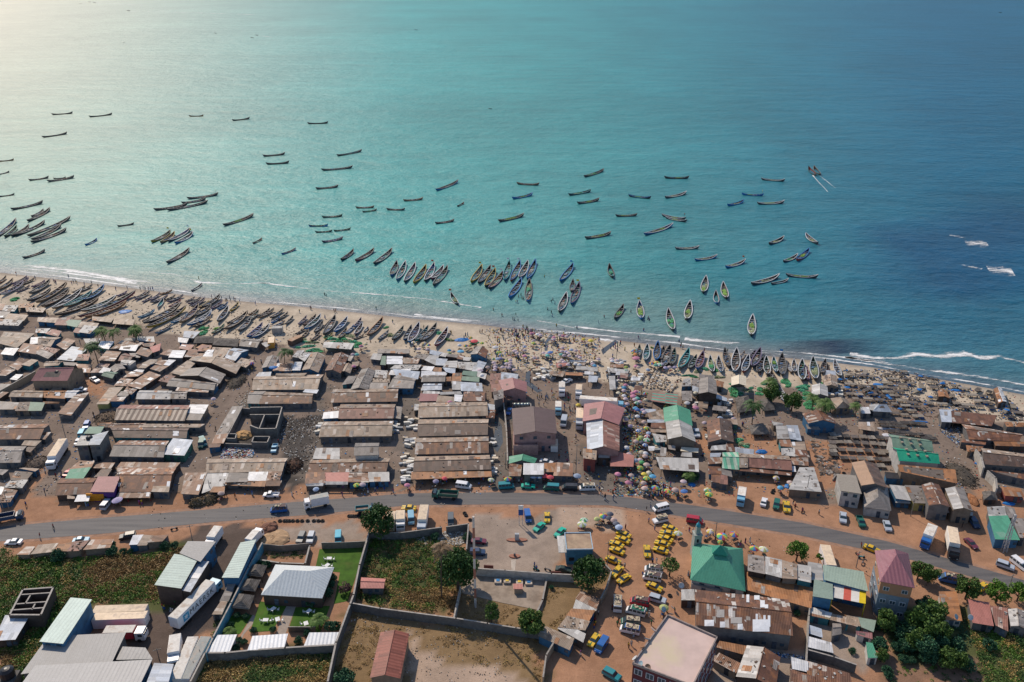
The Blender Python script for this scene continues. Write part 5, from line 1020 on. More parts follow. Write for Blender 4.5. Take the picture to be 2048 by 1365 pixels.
def boat(p0, p1, sch, B=None, sea=True, net_=None, thw=True, flag=None, small=False, zt=1.3):
    """p0 stern end, p1 bow end in photo pixels"""
    NBOAT[0] += 1; r = random.Random(NBOAT[0]*7); zz = 0 if sea else 0.05
    a, b = G(p0[0], p0[1], zt*.8), G(p1[0], p1[1], zt); d = b-a; d.z = 0; L = d.length/1.06; mid = (a+b)/2; ang = math.atan2(d.y, d.x)
    B = B or (min(3.5, max(1.1, 0.17*L+0.3)) if not sea or p0[1] > 500 else min(3.4, .19*L+.3)); H = min(1.5, max(0.55, 0.085*L+0.2))*(1.25 if sea else 1.08)
    nth = max(3, min(9, int(L/1.9))); (hm, fm, rm, n, st), tm = boat_proto(sch, nth)
    root = link('pirogue', None, None, (mid.x, mid.y, -0.38*H+(-0.1 if sea else 0.36*H+0.04)), ang); root.rotation_euler = (R(r.uniform(-4,4)) if not sea else 0, 0, ang)
    sc = (L, B, H)
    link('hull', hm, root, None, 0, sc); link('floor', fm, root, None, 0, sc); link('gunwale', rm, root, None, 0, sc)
    if thw:
        for i in range(nth):
            t = 0.12+0.76*(i+.5)/nth; x = t-.5; w_ = math.sin(math.pi*min(1, max(0, t*.93+.035)))**.72*.5; g = 0.62+0.75*abs(2*t-1)**2.6*(1.0 if t > .5 else .75)
            link('thwart', tm, root, (x*L, 0, (g-.1)*H), 0, (max(14, min(30, 0.27/0.011)), w_*1.84*B, 1))
    if thw and L > 8: link('gear', GEAR[NBOAT[0] % 6], root, None, 0, sc)['kind'] = 'stuff'
    if flag:
        mb = MB(); mb.bar((0,0,0), (0,0,2.6), .05); link('mast', mb.mesh('mast', [POSTM]), root, (L*.44, 0, H*.9)); mb = MB(); mb.box((0,.55,2.0), (.04,1.2,.8)); link('flag', mb.mesh('flag', [FLAGM[flag]]), root, (L*.44, 0, H*.9))
    size = 'small' if L < 9 else 'very long' if L > 21 else 'long' if L > 16 else ''
    a_, b_, c_ = sch; cols = PWORD[a_]+' hulled' if a_ == b_ else f"{PWORD[a_]} hulled, {PWORD[b_]} railed"
    look = f"{size} {cols} pirogue with {PWORD[c_]} inside"+(f" and {({'w':'white','y':'yellow','r':'red','b':'blue'})[flag]} flag" if flag else '')
    tag(root, look.strip(), 'boat', 'pirogues moored on the sea' if sea else 'pirogues drawn up on the beach')
    if net_ is not None:
        for q in net_.split(','):
            k, f = q.split(':'); k = int(k); f = float(f); c = mid+d.normalized()*L*f
            net(0, 0, min(2.2, B*.62)*1.35, B*.36, 0, k, ang, (c.x, c.y, root.location.z+H*.5), 'piled inside a moored boat' if sea else 'piled inside a beached boat')
    return root
SEAB = '''
@k
500 137 710 120 kkk;865 160 1095 132 kkk;1840 152 1985 146 okk;405 358 655 318 kkg;-25 590 135 572 okk;-25 718 90 688 kkk;275 775 475 744 kkk;455 788 725 742 gkg;515 757 640 745 nnn S;-20 932 140 907 kkk;100 1062 420 988 kkg
300 1130 425 1065 kgg;260 1178 490 1055 kgg;-60 1345 160 1160 kgb;40 1330 165 1230 nGG;105 1325 285 1220 kgg;140 1318 440 1180 kgk;260 1325 690 1140 ngk;300 1360 600 1215 kgg;295 1385 650 1255 kgg;1140 1220 1305 1192 kkk S;1495 1065 1830 1010 kgk;1620 1070 2030 985 kgg;1765 1000 2010 955 kgk;1820 955 2130 910 kgk - y
1470 1380 1665 1275 ynG - y;1560 1388 1705 1290 eyk;1630 1375 1860 1250 kwb - w;1700 1392 1885 1290 bwk - y;825 1405 945 1345 bbk S
@A
215 70 440 -5 kgk;1620 122 1850 -15 kgg;1860 388 1970 315 gwe S
@l
310 97 485 75 kkk;1045 127 1250 118 kkk;610 443 830 420 kgk;640 520 870 503 kkg;1330 440 1580 390 kgt;1180 580 1490 550 kgk;1125 760 1350 735 kgk;1515 943 1700 933 nek;1580 983 1725 960 kGk N0:0;1815 958 2000 958 kgk;1185 1035 1390 1018 kGg;1055 1120 1250 1112 bGk N3:0
1120 1180 1290 1165 kGg;1300 1168 1470 1145 kGk;1185 1278 1395 1237 kpp;220 1120 525 1015 kgk N1:-.05,0:.02;510 1290 605 1240 nnr S;790 1395 935 1340 bgk
@m
345 485 570 395 bgk;30 582 225 562 nek;555 637 625 600 nnr S;340 803 530 772 kgk;955 785 1210 722 kgG N1:-.15,1:.05;1135 417 1360 425 nek;1090 563 1295 520 bbk N1:.02;1790 352 1990 285 kgk N3:-.2,0:.05;1640 528 1865 485 ktk N2:-.1,0:.05;1725 610 1945 572 kgk N1:.02;1800 950 2060 900 kgk N2:-.1,1:.1
@n
625 262 870 262 kkt N1:.05;275 437 500 457 kbk N0:-.05,1:-.12;630 458 845 410 kwk N2:-.05;150 633 365 622 kgk N2:-.02,1:-.2;600 628 840 662 kwk N1:0 r;635 650 850 685 kwk N1:-.1;425 818 715 720 bwb N1:.1,2:-.1;730 950 970 938 kwk N2:.05;920 1064 1145 1025 bwg N2:0;1220 1135 1420 1072 bwg N2:-.05 r
1570 277 1805 290 kwk N2:0;1380 422 1600 430 bbb N1:-.2 y;1240 533 1405 490 bbk N2:.05;1530 515 1800 500 kwk N1:-.2,1:0;1645 908 1795 845 kwk N2:0 - S
@o
415 700 510 770 kwg N2:.1
@D
1785 105 1930 40 kwk N0:0;1915 95 2040 -10 rbb N1:0;1470 325 1750 243 kwk N2:0;1665 318 1840 278 kwk S;1810 235 2130 250 kwk N1:-.2,1:.05
125 265 90 140 kgn N3:.0 S;140 665 230 535 kgk N0:.05,1:-.05;405 672 385 500 bwb N2:.2,1:0,1:-.15 y;715 785 665 575 kwg N0:.05,3:-.2;845 680 880 500 kwk N1:-.02,2:-.2;1005 415 1035 258 kwk N2:.0,1:-.25;1140 520 1130 398 bwe S;1235 472 1200 318 kwe N1:.05,1:-.15;1475 835 1490 635 kww N1:.05,2:-.2
@B
1370 92 1500 -5 kgk;1510 102 1700 -12 mgk;1690 133 1875 -12 kgg;1860 250 1920 112 bgk;1915 292 2005 112 swt;1990 310 2100 128 kwp
@C
130 322 255 150 yyk;240 302 335 128 kwb - r;300 282 425 155 mwm;320 343 465 160 kgG
690 313 800 150 yyt - y;760 322 885 155 kgg;828 355 930 185 kyG - r;865 375 1005 215 kpy - w;1018 298 1068 108 btG - w;1078 302 1172 108 rbo - w;1162 272 1248 108 pwg;1238 282 1322 98 bbk
1060 463 1185 280 bbp;1245 502 1262 288 bgk N3:.15,2:.3;1557 302 1690 135 bbk - b;1672 402 1688 290 ngk;1668 527 1750 320 bpk - y;1550 603 1625 418 kwk;565 525 495 415 kwe N2:0 S r
'''
BEACHB = '''
@A
-30 325 60 252 oek;-30 390 130 285 eek;-40 430 65 382 ngk;105 332 265 255 ppk;130 345 280 268 ppg;5 443 230 318 wpg;150 405 290 340 pnn;200 332 335 270 nek;280 433 490 300 ggk;300 358 440 292 ppr;260 503 500 385 kgk;350 525 660 325 een;400 563 680 392 nne;505 583 800 395 ewk;620 565 900 412 ett;700 413 830 347 nkk
760 402 900 335 ngk;812 503 1020 355 kbt;530 645 970 482 nen;790 608 1140 458 ewG;760 665 1330 412 mgG;830 668 1240 512 ooe;1130 443 1240 392 ppp;1300 468 1420 405 ppg;1315 480 1460 400 pgg;1380 503 1485 440 pgp;1450 487 1560 415 ppg;1465 512 1640 438 gpg;1540 428 1680 382 oon
1535 560 1590 470 wwt S;1590 483 1710 432 ngg;1640 553 1765 480 prk;1620 503 1790 433 pgg;1800 495 1900 448 pgg;1830 523 1960 455 pgk;1860 553 2000 465 gpg;1340 658 1510 580 sst;1382 692 1460 640 nnn S;1400 725 1765 530 kge;1430 768 1820 560 ynk;1660 712 1830 625 ssw;1510 812 1680 722 sgg;1750 720 1940 545 eep;1820 742 2060 610 bww;1885 645 2060 540 ggk;1880 755 2060 650 nek
@B
-20 560 90 492 eye;20 563 200 442 kgg;100 572 220 490 ppk;165 578 270 507 bbk;290 592 375 508 yyk;-10 705 115 590 bws;-20 735 85 650 rek;165 705 275 560 gwg;110 815 240 722 nGG;240 785 465 612 nek;262 725 470 605 kkk;372 795 500 662 ggw;440 700 575 590 ngG;470 625 558 568 oen;560 662 725 570 eng;578 642 682 566 enk
680 662 815 572 ngk;690 705 780 642 bbk;760 672 860 600 ngk;830 722 910 640 kgk;455 855 610 720 bpb;510 862 680 730 bwn;700 745 830 682 ees;955 724 1040 640 ppg;1000 732 1095 655 nnr;1030 735 1130 632 nnk;1020 780 1182 638 bwt;1110 805 1200 695 ggk;925 815 1030 752 kkk;980 855 1060 772 een;1205 838 1325 650 kgg;1200 765 1282 672 kkk
1210 862 1290 800 yyG;1305 805 1440 662 bwb;1350 858 1430 760 een;1420 812 1500 730 sbw;1490 862 1600 812 ken;1500 752 1575 660 bpk;1505 825 1582 712 pwk;1595 790 1640 738 www S;1632 845 1785 672 nok;1730 872 1840 780 ggw;1870 882 1985 750 kgG;1080 882 1175 795 eek
@C
-10 822 30 755 kgg;35 885 112 745 bgk;80 912 185 722 bwp;150 893 275 750 tgt;203 903 362 728 kgg;340 945 468 768 mwm
@D
375 1042 388 928 ggG;440 1090 465 928 swt;548 1088 565 908 bbk;590 1075 625 945 kkk;610 1155 685 940 kgg;690 1132 728 970 ngG;772 1168 870 978 gtt;862 1162 940 1030 kgG;942 1172 1008 1003 bpr;1098 1202 1072 1040 kwG N0:0,2:.2;1185 1198 1152 1042 swg;1258 1152 1212 970 kgg;1315 1203 1335 972 swg;1368 1072 1412 985 eew
1395 1203 1452 1035 rws;1462 1042 1518 970 bpk;1482 1152 1565 972 kpk;1535 1203 1590 1050 kgg;1638 1228 1622 1048 kwG;1720 1198 1690 1045 swt N1:.2;1780 1238 1772 1022 kgg - b;1868 1192 1835 1090 eew;1902 1195 1892 1068 gwg;1975 1288 1970 1080 kwG;2036 1272 2000 1130 ppr;1665 1185 1745 1330 oen
@E
145 1198 118 990 kwG N2:-.05;200 1135 232 1005 kgg;262 1092 250 1030 rnn S;372 1165 315 1010 kww
@d
1820 420 1740 245 sww
'''
for src, sea in ((SEAB, True), (BEACHB, False)):
    for t, k in rows(src):
        p0, p1 = tp(t, k[0], k[1]), tp(t, k[2], k[3]); o = k[5:]
        nn = next((x[1:] for x in o if x[0] == 'N'), None); fl = next((x for x in o if x in 'wyrb' and len(x) == 1), None)
        if nn: nn = ','.join(q if ':' in q else q+':0' for q in nn.split(','))
        far = sea and (p0[1]+p1[1])/2 < 330
        boat(p0, p1, k[4], sea=sea, net_=nn, thw=not far and 'S' not in o, flag=fl)
boat((1632,350), (1617,334), 'nkr', sea=True, thw=False); boat((1641,349), (1628,333), 'nek', sea=True, thw=False)
for a, b in (((157,7.4),(163,7.2)),((186,4.6),(191,5.2)),((254,21),(260,22)),((501,75),(507,75.5)),((511,70),(516,70.5)),((429,66),(433,66.5)),((246,85),(249,85.3)),((829,59.5),(835,60)),((977,216),(984,217)),((1998,25),(2003,25.5)),((177,4),(181,4.2))):
    boat(a, b, 'kkn', sea=True, thw=False, zt=.8)
# heaps of net on the sand
NETS = '''
@A
155 485 38 22 0;1975 770 30 20 0;2010 800 28 18 0;1985 825 30 16 3
@B
20 815 30 18 0;60 770 30 16 0;160 770 34 16 1;1000 870 30 14 2;1030 900 40 14 3;1080 940 60 18 3;960 955 30 14 3;1120 975 60 20 3;1170 990 50 14 0;1300 870 50 20 3;1260 850 40 14 0;1350 900 60 18 3;1400 870 50 18 0;1450 890 40 16 2;1500 900 50 18 3;1550 920 40 18 0;1520 950 40 14 3;1460 840 40 16 2;1100 900 50 16 2;1820 760 26 14 0;1870 830 30 24 2;1430 960 40 14 2
@C
385 815 28 22 3;460 870 18 14 1;740 905 40 16 3;720 920 40 12 0;500 880 30 16 2
@D
510 955 14 8 1;1035 1165 30 22 3;1090 1160 28 16 0;1135 1175 26 16 0;870 1225 60 9 3;930 1240 40 9 0;950 1190 26 16 2;1820 1290 44 24 0;1840 1330 30 16 0;1160 1240 44 16 2;2010 1330 50 20 3;1310 1320 40 18 3
@d
1300 280 40 20 3;1330 310 50 26 0;1370 330 40 22 3;1310 345 30 20 0;1440 300 40 16 2;1580 290 36 20 0;1610 230 30 22 3;1560 330 36 16 0;1820 210 40 22 0;1840 240 30 18 3;1900 360 34 20 0;1990 280 50 26 3;2020 330 40 18 0;2030 440 36 20 0;1370 780 40 20 3;1400 820 44 20 2;1350 800 26 16 0;1430 850 34 14 3;1480 275 24 14 3
@e
30 170 50 24 3;60 150 30 16 0;20 190 30 16 3;90 310 44 24 0;100 345 40 18 0;70 220 44 18 0;60 265 44 20 3;205 130 16 14 0;150 320 20 12 3
'''
for t, k in rows(NETS):
    x, y = tp(t, k[0], k[1]); p = G(x, y); s = (F*SP+(y-682.5)*CP)/CH; NBOAT[0] += 1
    net(x, y, float(k[2])/t[2]/s*1.25, float(k[3])/t[2]/s*1.9, 0.02, int(k[4])+4*(NBOAT[0] % 2), (NBOAT[0]*37 % 60-30)*.01, None, 'lying on the ground')
# ================================================================ vehicles
RUB = plain('tyre_rubber', (0.018,0.018,0.02), rough=.8, objvar=.05); VG = plain('vehicle_glass', (0.04,0.065,0.08), rough=.12, spec=.7, objvar=.05); LAMP = plain('headlight', (0.75,0.73,0.65), rough=.2); BUMP = plain('bumper', (0.12,0.12,0.13), rough=.5)
VC = {'Y':(0.72,0.45,0.02),'T':(0.01,0.45,0.32),'w':(0.78,0.78,0.80),'W':(0.85,0.83,0.78),'b':(0.02,0.13,0.42),'B':(0.02,0.05,0.12),'g':(0.10,0.115,0.13),'s':(0.45,0.50,0.57),'r':(0.42,0.025,0.05),'m':(0.16,0.03,0.06),'c':(0.03,0.42,0.58),'t':(0.02,0.24,0.28),'G':(0.015,0.13,0.10),'k':(0.02,0.022,0.03),'l':(0.20,0.45,0.62),'y':(0.8,0.5,0.02),'d':(0.03,0.055,0.05),'e':(0.80,0.68,0.52),'o':(0.7,0.32,0.05)}
VW = {'Y':'yellow','T':'sea green','w':'white','W':'off white','b':'blue','B':'dark blue','g':'dark grey','s':'silver','r':'red','m':'wine red','c':'bright blue','t':'teal','G':'dark green','k':'black','l':'light blue','y':'yellow','d':'blackish green','e':'cream','o':'orange'}
def CPT(c): return plain('paint_'+c, VC[c], rough=.38, var=.08, scale=.7, spec=.5, objvar=.05, dirt=tuple(x*.8+.03 for x in VC[c]))
def extr(profile, w0, w1=None, zlim=None):
    """side profile (x, z) swept across y; above zlim the width narrows to w1"""
    mb = MB(); n = len(profile); w1 = w1 or w0
    def wd(z): return (w0 if zlim is None or z <= zlim else w1)/2
    A = [(x, -wd(z), z) for x, z in profile]; B = [(x, wd(z), z) for x, z in profile]
    mb.face(A); mb.face(B[::-1])
    for i in range(n): j = (i+1) % n; mb.face([A[j], A[i], B[i], B[j]])
    return mb
def wheel_mesh(r, w):
    mb = MB(); n = 12; A = [(r*math.cos(2*math.pi*i/n), -w/2, r*math.sin(2*math.pi*i/n)) for i in range(n)]; B = [(x, w/2, z) for x, y, z in A]
    mb.face(A); mb.face(B[::-1])
    for i in range(n): j = (i+1) % n; mb.face([A[j], A[i], B[i], B[j]])
    return mb.mesh('wheel', [RUB])
VP = {}
KIND = {  # length, width, body profile, cabin profile(glass), roof
 'car': (4.4,1.72), 'suv': (4.6,1.85), 'van': (5.0,1.85), 'pickup': (5.0,1.8)}
def vehicle_parts(kind, c):
    key = kind+c
    if key in VP: return VP[key]
    p = []; P = CPT(c[0])
    if kind == 'car':
        p.append(('body', extr([(-2.2,.28),(2.2,.28),(2.22,.6),(2.1,.78),(.95,.93),(-1.35,.95),(-2.15,.9),(-2.22,.55)], 1.7).mesh('body', [P]), (0,0,0)))
        p.append(('windows', extr([(-1.45,.94),(1.0,.93),(.35,1.36),(-.95,1.37)], 1.6, 1.3, 1.0).mesh('windows', [VG]), (0,0,0)))
        p.append(('roof', extr([(-.98,1.36),(.38,1.35),(.25,1.43),(-.85,1.44)], 1.34, 1.25, 1.4).mesh('roof', [P]), (0,0,0))); W = ((1.35,.3),(-1.3,.3)); wr = .31
    elif kind == 'suv':
        p.append(('body', extr([(-2.25,.35),(2.25,.35),(2.27,.75),(2.1,1.0),(1.0,1.12),(-2.25,1.12)], 1.82).mesh('body', [P]), (0,0,0)))
        p.append(('windows', extr([(-2.2,1.11),(1.1,1.11),(.6,1.62),(-2.0,1.64)], 1.72, 1.5, 1.2).mesh('windows', [VG]), (0,0,0)))
        p.append(('roof', extr([(-2.02,1.63),(.62,1.62),(.5,1.73),(-1.95,1.74)], 1.55).mesh('roof', [P]), (0,0,0))); W = ((1.4,.36),(-1.35,.36)); wr = .37
    elif kind == 'van':
        p.append(('body', extr([(-2.45,.32),(2.45,.32),(2.5,.75),(2.2,1.05),(1.9,1.15),(-2.45,1.15)], 1.8).mesh('body', [P]), (0,0,0)))
        p.append(('windows', extr([(-2.42,1.14),(2.0,1.14),(1.25,1.82),(-2.35,1.84)], 1.76, 1.6, 1.2).mesh('windows', [VG]), (0,0,0)))
        p.append(('roof', extr([(-2.4,1.83),(1.3,1.82),(1.1,1.98),(-2.3,2.0)], 1.66).mesh('roof', [CPT(c[-1])]), (0,0,0))); W = ((1.55,.33),(-1.45,.33)); wr = .34
        for x in (-1.5,-.4,.7):
            mb = MB(); mb.box((x,.885,1.15), (.16,.05,.66)); mb.box((x,-.885,1.15), (.16,.05,.66)); p.append(('window_pillar', mb.mesh('window_pillar', [P]), (0,0,0)))
    elif kind == 'pickup':
        p.append(('body', extr([(-2.45,.4),(2.4,.4),(2.42,.8),(2.2,1.0),(1.2,1.08),(-.2,1.08),(-.25,.62),(-2.45,.62)], 1.75).mesh('body', [P]), (0,0,0)))
        p.append(('windows', extr([(-.25,1.07),(1.35,1.07),(.8,1.6),(-.15,1.62)], 1.66, 1.45, 1.2).mesh('windows', [VG]), (0,0,0))); p.append(('roof', extr([(-.2,1.6),(.85,1.6),(.75,1.7),(-.15,1.71)], 1.5).mesh('roof', [P]), (0,0,0)))
        mb = MB(); mb.box((-1.35,.84,.62), (2.2,.07,.5)); mb.box((-1.35,-.84,.62), (2.2,.07,.5)); mb.box((-2.42,0,.62), (.07,1.6,.5)); p.append(('load_bed', mb.mesh('load_bed', [P]), (0,0,0))); W = ((1.5,.36),(-1.4,.36)); wr = .36
    L = 2.23 if kind != 'van' else 2.48
    wm = wheel_mesh(wr, .22)
    for x, z in W:
        for s in (-1, 1): p.append(('wheel', wm, (x, s*.78, z)))
    mb = MB(); mb.box((0,0,0), (.05,.34,.16)); hm = mb.mesh('headlight', [LAMP])
    for s in (-1, 1): p.append(('headlight', hm, (L-.02, s*.6, .58 if kind == 'car' else .7)))
    VP[key] = p; return p
NV = [0]
TAXI_STRIPE = plain('taxi_stripe', (0.02,0.22,0.09), rough=.4)
def vehicle(kind, c, p0, p1, look, L0, extra=None, group=None):
    """p0 rear, p1 front in photo pixels, read at 0.9 m height"""
    NV[0] += 1; z = .9; a, b = G(p0[0], p0[1], z), G(p1[0], p1[1], z); d = b-a; ang = math.atan2(d.y, d.x); mid = (a+b)/2; d.z = 0
    if NV[0] in (): pass
    L = min(max(d.length, L0*.93), L0*1.1)
    root = link({'car':'car','suv':'car','van':'minibus','pickup':'pickup_truck'}[kind] if c[0] != 'Y' else 'taxi', None, None, (mid.x, mid.y, 0.03), ang)
    for n, me, loc in vehicle_parts(kind, c): link(n, me, root, loc)
    root.scale = (L/L0,)*3
    if c[0] == 'Y':
        for n_, x_, l_, z_ in (('hood_stripe',1.5,1.15,.9),('boot_stripe',-1.8,.6,.96)):
            mb = MB(); mb.box((x_,0,z_-.06), (l_,.2,.07)); o = link(n_, mb.mesh(n_, [TAXI_STRIPE]), root)
    if extra: extra(root)
    tag(root, look, {'car':'car','suv':'car','van':'minibus','pickup':'pickup truck'}[kind] if c[0] != 'Y' else 'taxi', group or ('yellow taxis' if c[0] == 'Y' else 'vehicles of the shore town'))
    return root
LOADM = [plain('load_cream', (0.5,0.42,0.3), var=.4, scale=3), plain('load_dark', (0.12,0.08,0.08), var=.5, scale=3), plain('load_green', (0.03,0.2,0.13), var=.4, scale=3)]
def load(i):
    def f(root):
        mb = MB(); r = random.Random(i+5); 
        mb.box((-.5,0,2.0), (3.2,1.5,.12), 0, 0)
        for q in range(7): mb.box((r.uniform(-1.9,.9), r.uniform(-.5,.5), 2.1), (r.uniform(.4,.9), r.uniform(.3,.6), r.uniform(.1,.35)), r.uniform(0,3), r.randint(0,2))
        link('roof_rack', mb.mesh('roof_rack', [LOADM[i % 3], LOADM[(i+1) % 3], LOADM[0]]), root)
    return f
VEH = '''
@I
285 545 175 500 car Y;285 600 155 550 car Y;225 645 95 595 car Y;235 710 95 655 car Y;65 750 195 800 car Y;210 840 120 935 car Y;285 925 180 990 car Y;740 485 625 445 car Y;715 525 600 500 car Y;705 590 575 540 car Y;680 635 535 595 car Y;665 700 520 655 car Y;455 635 465 745 car Y;460 1005 605 1065 car Y;1815 205 1825 310 car Y
170 1280 175 1120 van wW L0;475 1200 300 1170 van r L1;435 1300 265 1255 van wW L2;605 880 445 860 van wW L1;585 960 435 930 van wW L1;655 255 530 285 van w;650 370 525 400 suv w L0;860 380 990 400 van r;485 1135 640 1180 suv s;1590 240 1610 175 car w;1730 195 1715 275 suv G
@H
150 270 20 262 car Y;565 45 675 60 van w;970 60 1100 50 van t;1185 50 1315 55 car T;1545 75 1410 65 van Gt;1720 75 1590 70 van k;1895 70 1755 75 van wW L0;1235 305 1255 400 van b;1435 315 1435 400 car Y;1400 415 1315 485 car T;1600 465 1520 540 car T;695 585 840 590 car m;690 700 820 700 suv B;495 345 495 430 van g;1530 855 1660 870 car d;20 400 20 350 van g
@H
105 320 110 425 van l
@G
1010 510 960 610 suv g;1095 515 1065 605 suv s;1350 520 1345 605 van c;845 275 690 290 van bB L1
@F
210 595 50 600 car w;1320 530 1165 555 suv k;1015 260 1060 205 van s;715 585 860 570 car l
@a
890 170 955 205 car w;855 610 830 660 suv b;790 730 810 690 van c;750 810 770 765 car w;640 1115 685 1070 car r;750 292 815 288 pickup w;1975 780 1955 845 van G
@b
735 825 715 890 pickup l;20 780 40 815 van t;725 1310 660 1310 pickup w
@c
1610 550 1585 655 van s;1075 470 1055 520 car b;1415 985 1440 990 car w
@d
935 670 950 745 car s;
@J
395 385 395 475 car s;545 435 570 500 pickup G;785 460 815 550 car s;600 690 715 735 car Y;1800 840 1960 895 suv s;1975 830 2040 880 van w;1530 630 1605 700 car m;1570 445 1620 515 suv B;1475 1020 1265 975 van b L1;1690 1045 1640 1085 car Y
@S
1020 800 930 925 car Y;1115 860 1020 1000 van b;1090 1215 1280 1320 suv t;1500 670 1310 650 van Gk L0;1500 770 1290 725 van wb L0
@C
1655 1265 1590 1290 pickup w
'''
L00 = {'car':4.4,'suv':4.6,'van':4.95,'pickup':4.9}
for t, k in rows(VEH):
    if len(k) < 6: continue
    ld = next((load(int(x[1])) for x in k[6:] if x[0] == 'L'), None); c = k[5]
    word = 'taxi with green hood stripe' if c[0] == 'Y' else {'car':'car','suv':'off road car','van':'minibus','pickup':'pickup truck'}[k[4]]
    look = f"{VW[c[0]]} {word}"+(f" with {VW[c[1]]} roof" if len(c) > 1 and c[1] != c[0] and c[0] != 'Y' else '')+(' and loaded roof rack' if ld else '')
    vehicle(k[4], c, tp(t, k[0], k[1]), tp(t, k[2], k[3]), look, L00[k[4]], ld)
def truck(p0, p1, cab, box, L, W, H, label, open_bed=False, nocab=False, topc=None, cabc=None, name='truck', z=0, label_fn=None):
    """p0 rear, p1 front (pixels at roof height H)"""
    zz = 1.4+H if not nocab else H; a, b = G(p0[0], p0[1], zz), G(p1[0], p1[1], zz); d = b-a; ang = math.atan2(d.y, d.x); mid = (a+b)/2; L = d.length if L is None else L
    root = link(name, None, None, (mid.x, mid.y, 0.03), ang); zb = 1.1 if not nocab else .15; cl = 0 if nocab else min(2.1, L*.24); bl = L-cl-(.25 if cl else 0)
    BX = CPT(box) if isinstance(box, str) else box; bx = -L/2+bl/2; hb = H if not nocab else H-.15
    if open_bed:
        mb = MB(); mb.box((bx,0,zb), (bl,W,.15)); link('bed_floor', mb.mesh('bed_floor', [plain('bed_floor', (0.22,0.15,0.12))]), root)
        mb = MB(); 
        for s in (-1, 1): mb.box((bx, s*(W/2-.05), zb+.15), (bl,.1,hb))
        mb.box((bx-bl/2+.05,0,zb+.15), (.1,W-.2,hb)); mb.box((bx+bl/2-.05,0,zb+.15), (.1,W-.2,hb)); link('tipper_side', mb.mesh('tipper_side', [BX]), root)
    else:
        mb = MB(); mb.box((bx,0,zb), (bl,W,hb)); link('cargo_box', mb.mesh('cargo_box', [BX]), root)
        mb = MB(); mb.box((bx,0,zb+hb), (bl-.1,W-.1,.06)); link('box_roof', mb.mesh('box_roof', [plain('truck_roof_'+(topc or 'w'), {'w':(0.72,0.68,0.62),'c':(0.78,0.62,0.45),'g':(0.35,0.36,0.34),'u':(0.42,0.25,0.15)}[topc or 'w'], var=.15, dirt=(0.5,0.4,0.32))]), root)
        mb = MB(); 
        for s in (-1, 1): mb.box((bx-bl/2-.03, s*W*.24, zb+.1), (.06,W*.44,hb-.25))
        link('rear_door', mb.mesh('rear_door', [BX]), root)
    if not nocab:
        C = CPT(cab); hx = L/2-cl; ch = min(2.3, H*.95+.35)
        link('cab', extr([(hx,.55),(L/2,.55),(L/2+.05,1.5),(L/2-.25,.55+ch),(hx,.55+ch)], W*.95).mesh('cab', [C]), root); mb = MB(); mb.box((L/2-.08,0,1.55), (.12,W*.8,.8)); o = link('windscreen', mb.mesh('windscreen', [VG]), root)
        mb = MB(); mb.box((hx+cl*.55,0,1.6), (cl*.45,W*.97,.65)); link('side_window', mb.mesh('side_window', [VG]), root)
        for s in (-1, 1): mb = MB(); mb.box((L/2+.03, s*W*.36, .75), (.06,.3,.2)); link('headlight', mb.mesh('headlight', [LAMP]), root)
    mb = MB(); mb.box((0,0,.6), (L*.96,W*.4,.35)); 
    if not nocab: link('chassis', mb.mesh('chassis', [BUMP]), root)
    wm = wheel_mesh(.5, .3)
    if not nocab:
        for x in ([L/2-cl*.6, -L/2+1.2]+([-L/2+2.4, -L/2+3.6] if L > 9 else [])):
            for s in (-1, 1): link('wheel', wm, root, (x, s*(W/2-.2), .48))
    tag(root, label, 'truck' if not nocab else 'container', None, exact=True); return root
def tr(k, x0, y0, x1, y1, *a, **kw): return truck(T(k, x0, y0), T(k, x1, y1), *a, **kw)
tr('G', 1220,140,1035,175, 'w', 'w', 6.8, 2.2, 2.3, 'white box truck driving on the road with its cast shadow beneath', topc='g')
tr('H', 555,120,325,105, 'G', 'G', 7.4, 2.3, .9, 'dark green open dump truck on the asphalt road', open_bed=True)
tr('G', 1530,270,1680,255, 't', 't', 5.2, 2.0, .5, 'teal flatbed truck parked beside the round roadside tree', open_bed=True)
tr('a', 600,775,480,960, 'w', 'w', 12.5, 2.5, 2.6, 'long white truck on the dirt street with patched tan top', topc='c')
tr('F', 0,345,135,320, 'B', 'B', 7.5, 2.4, 1.0, 'dark dump truck at the junction behind two poles', open_bed=True)
mk = tr('Q', 95,540,480,160, 'l', 'w', 15.5, 2.6, 2.9, 'long white lettered container truck in the yard of the mint roofed warehouse')
def lettering(root):
    cu = bpy.data.curves.new('lettering', 'FONT'); cu.body = 'MAERSK'; cu.size = 2.0; cu.extrude = .01; cu.align_x = 'CENTER'; cu.align_y = 'CENTER'; cu.space_character = 1.22
    o = bpy.data.objects.new('t', cu); COL.objects.link(o); dg = bpy.context.evaluated_depsgraph_get(); me = bpy.data.meshes.new_from_object(o.evaluated_get(dg)); bpy.data.objects.remove(o)
    me.materials.clear(); me.materials.append(plain('lettering', (0.03,0.035,0.05), objvar=0)); t = link('lettering', me, root, (0.3,-1.33,2.55)); t.rotation_euler = (R(90),0,0)
    mb = MB(); mb.box((-5.1,-1.315,1.55), (1.9,.04,1.9)); e = link('emblem', mb.mesh('emblem', [plain('emblem_blue', (0.08,0.38,0.60), objvar=0)]), root)
    mb = MB(); n = 7; pts = []
    for i in range(2*n): rr = .72 if i % 2 == 0 else .34; pts.append((-5.1+rr*math.sin(math.pi*i/n), -1.345, 2.5+rr*math.cos(math.pi*i/n)))
    mb.face(pts[::-1]); link('star', mb.mesh('star', [plain('star_white', (0.8,0.82,0.85), objvar=0)]), e)
lettering(mk)
tr('G', 170,450,75,585, 'w', 'w', 6.5, 2.3, 2.4, 'white van bodied truck beside the warehouse gate with bright roof')
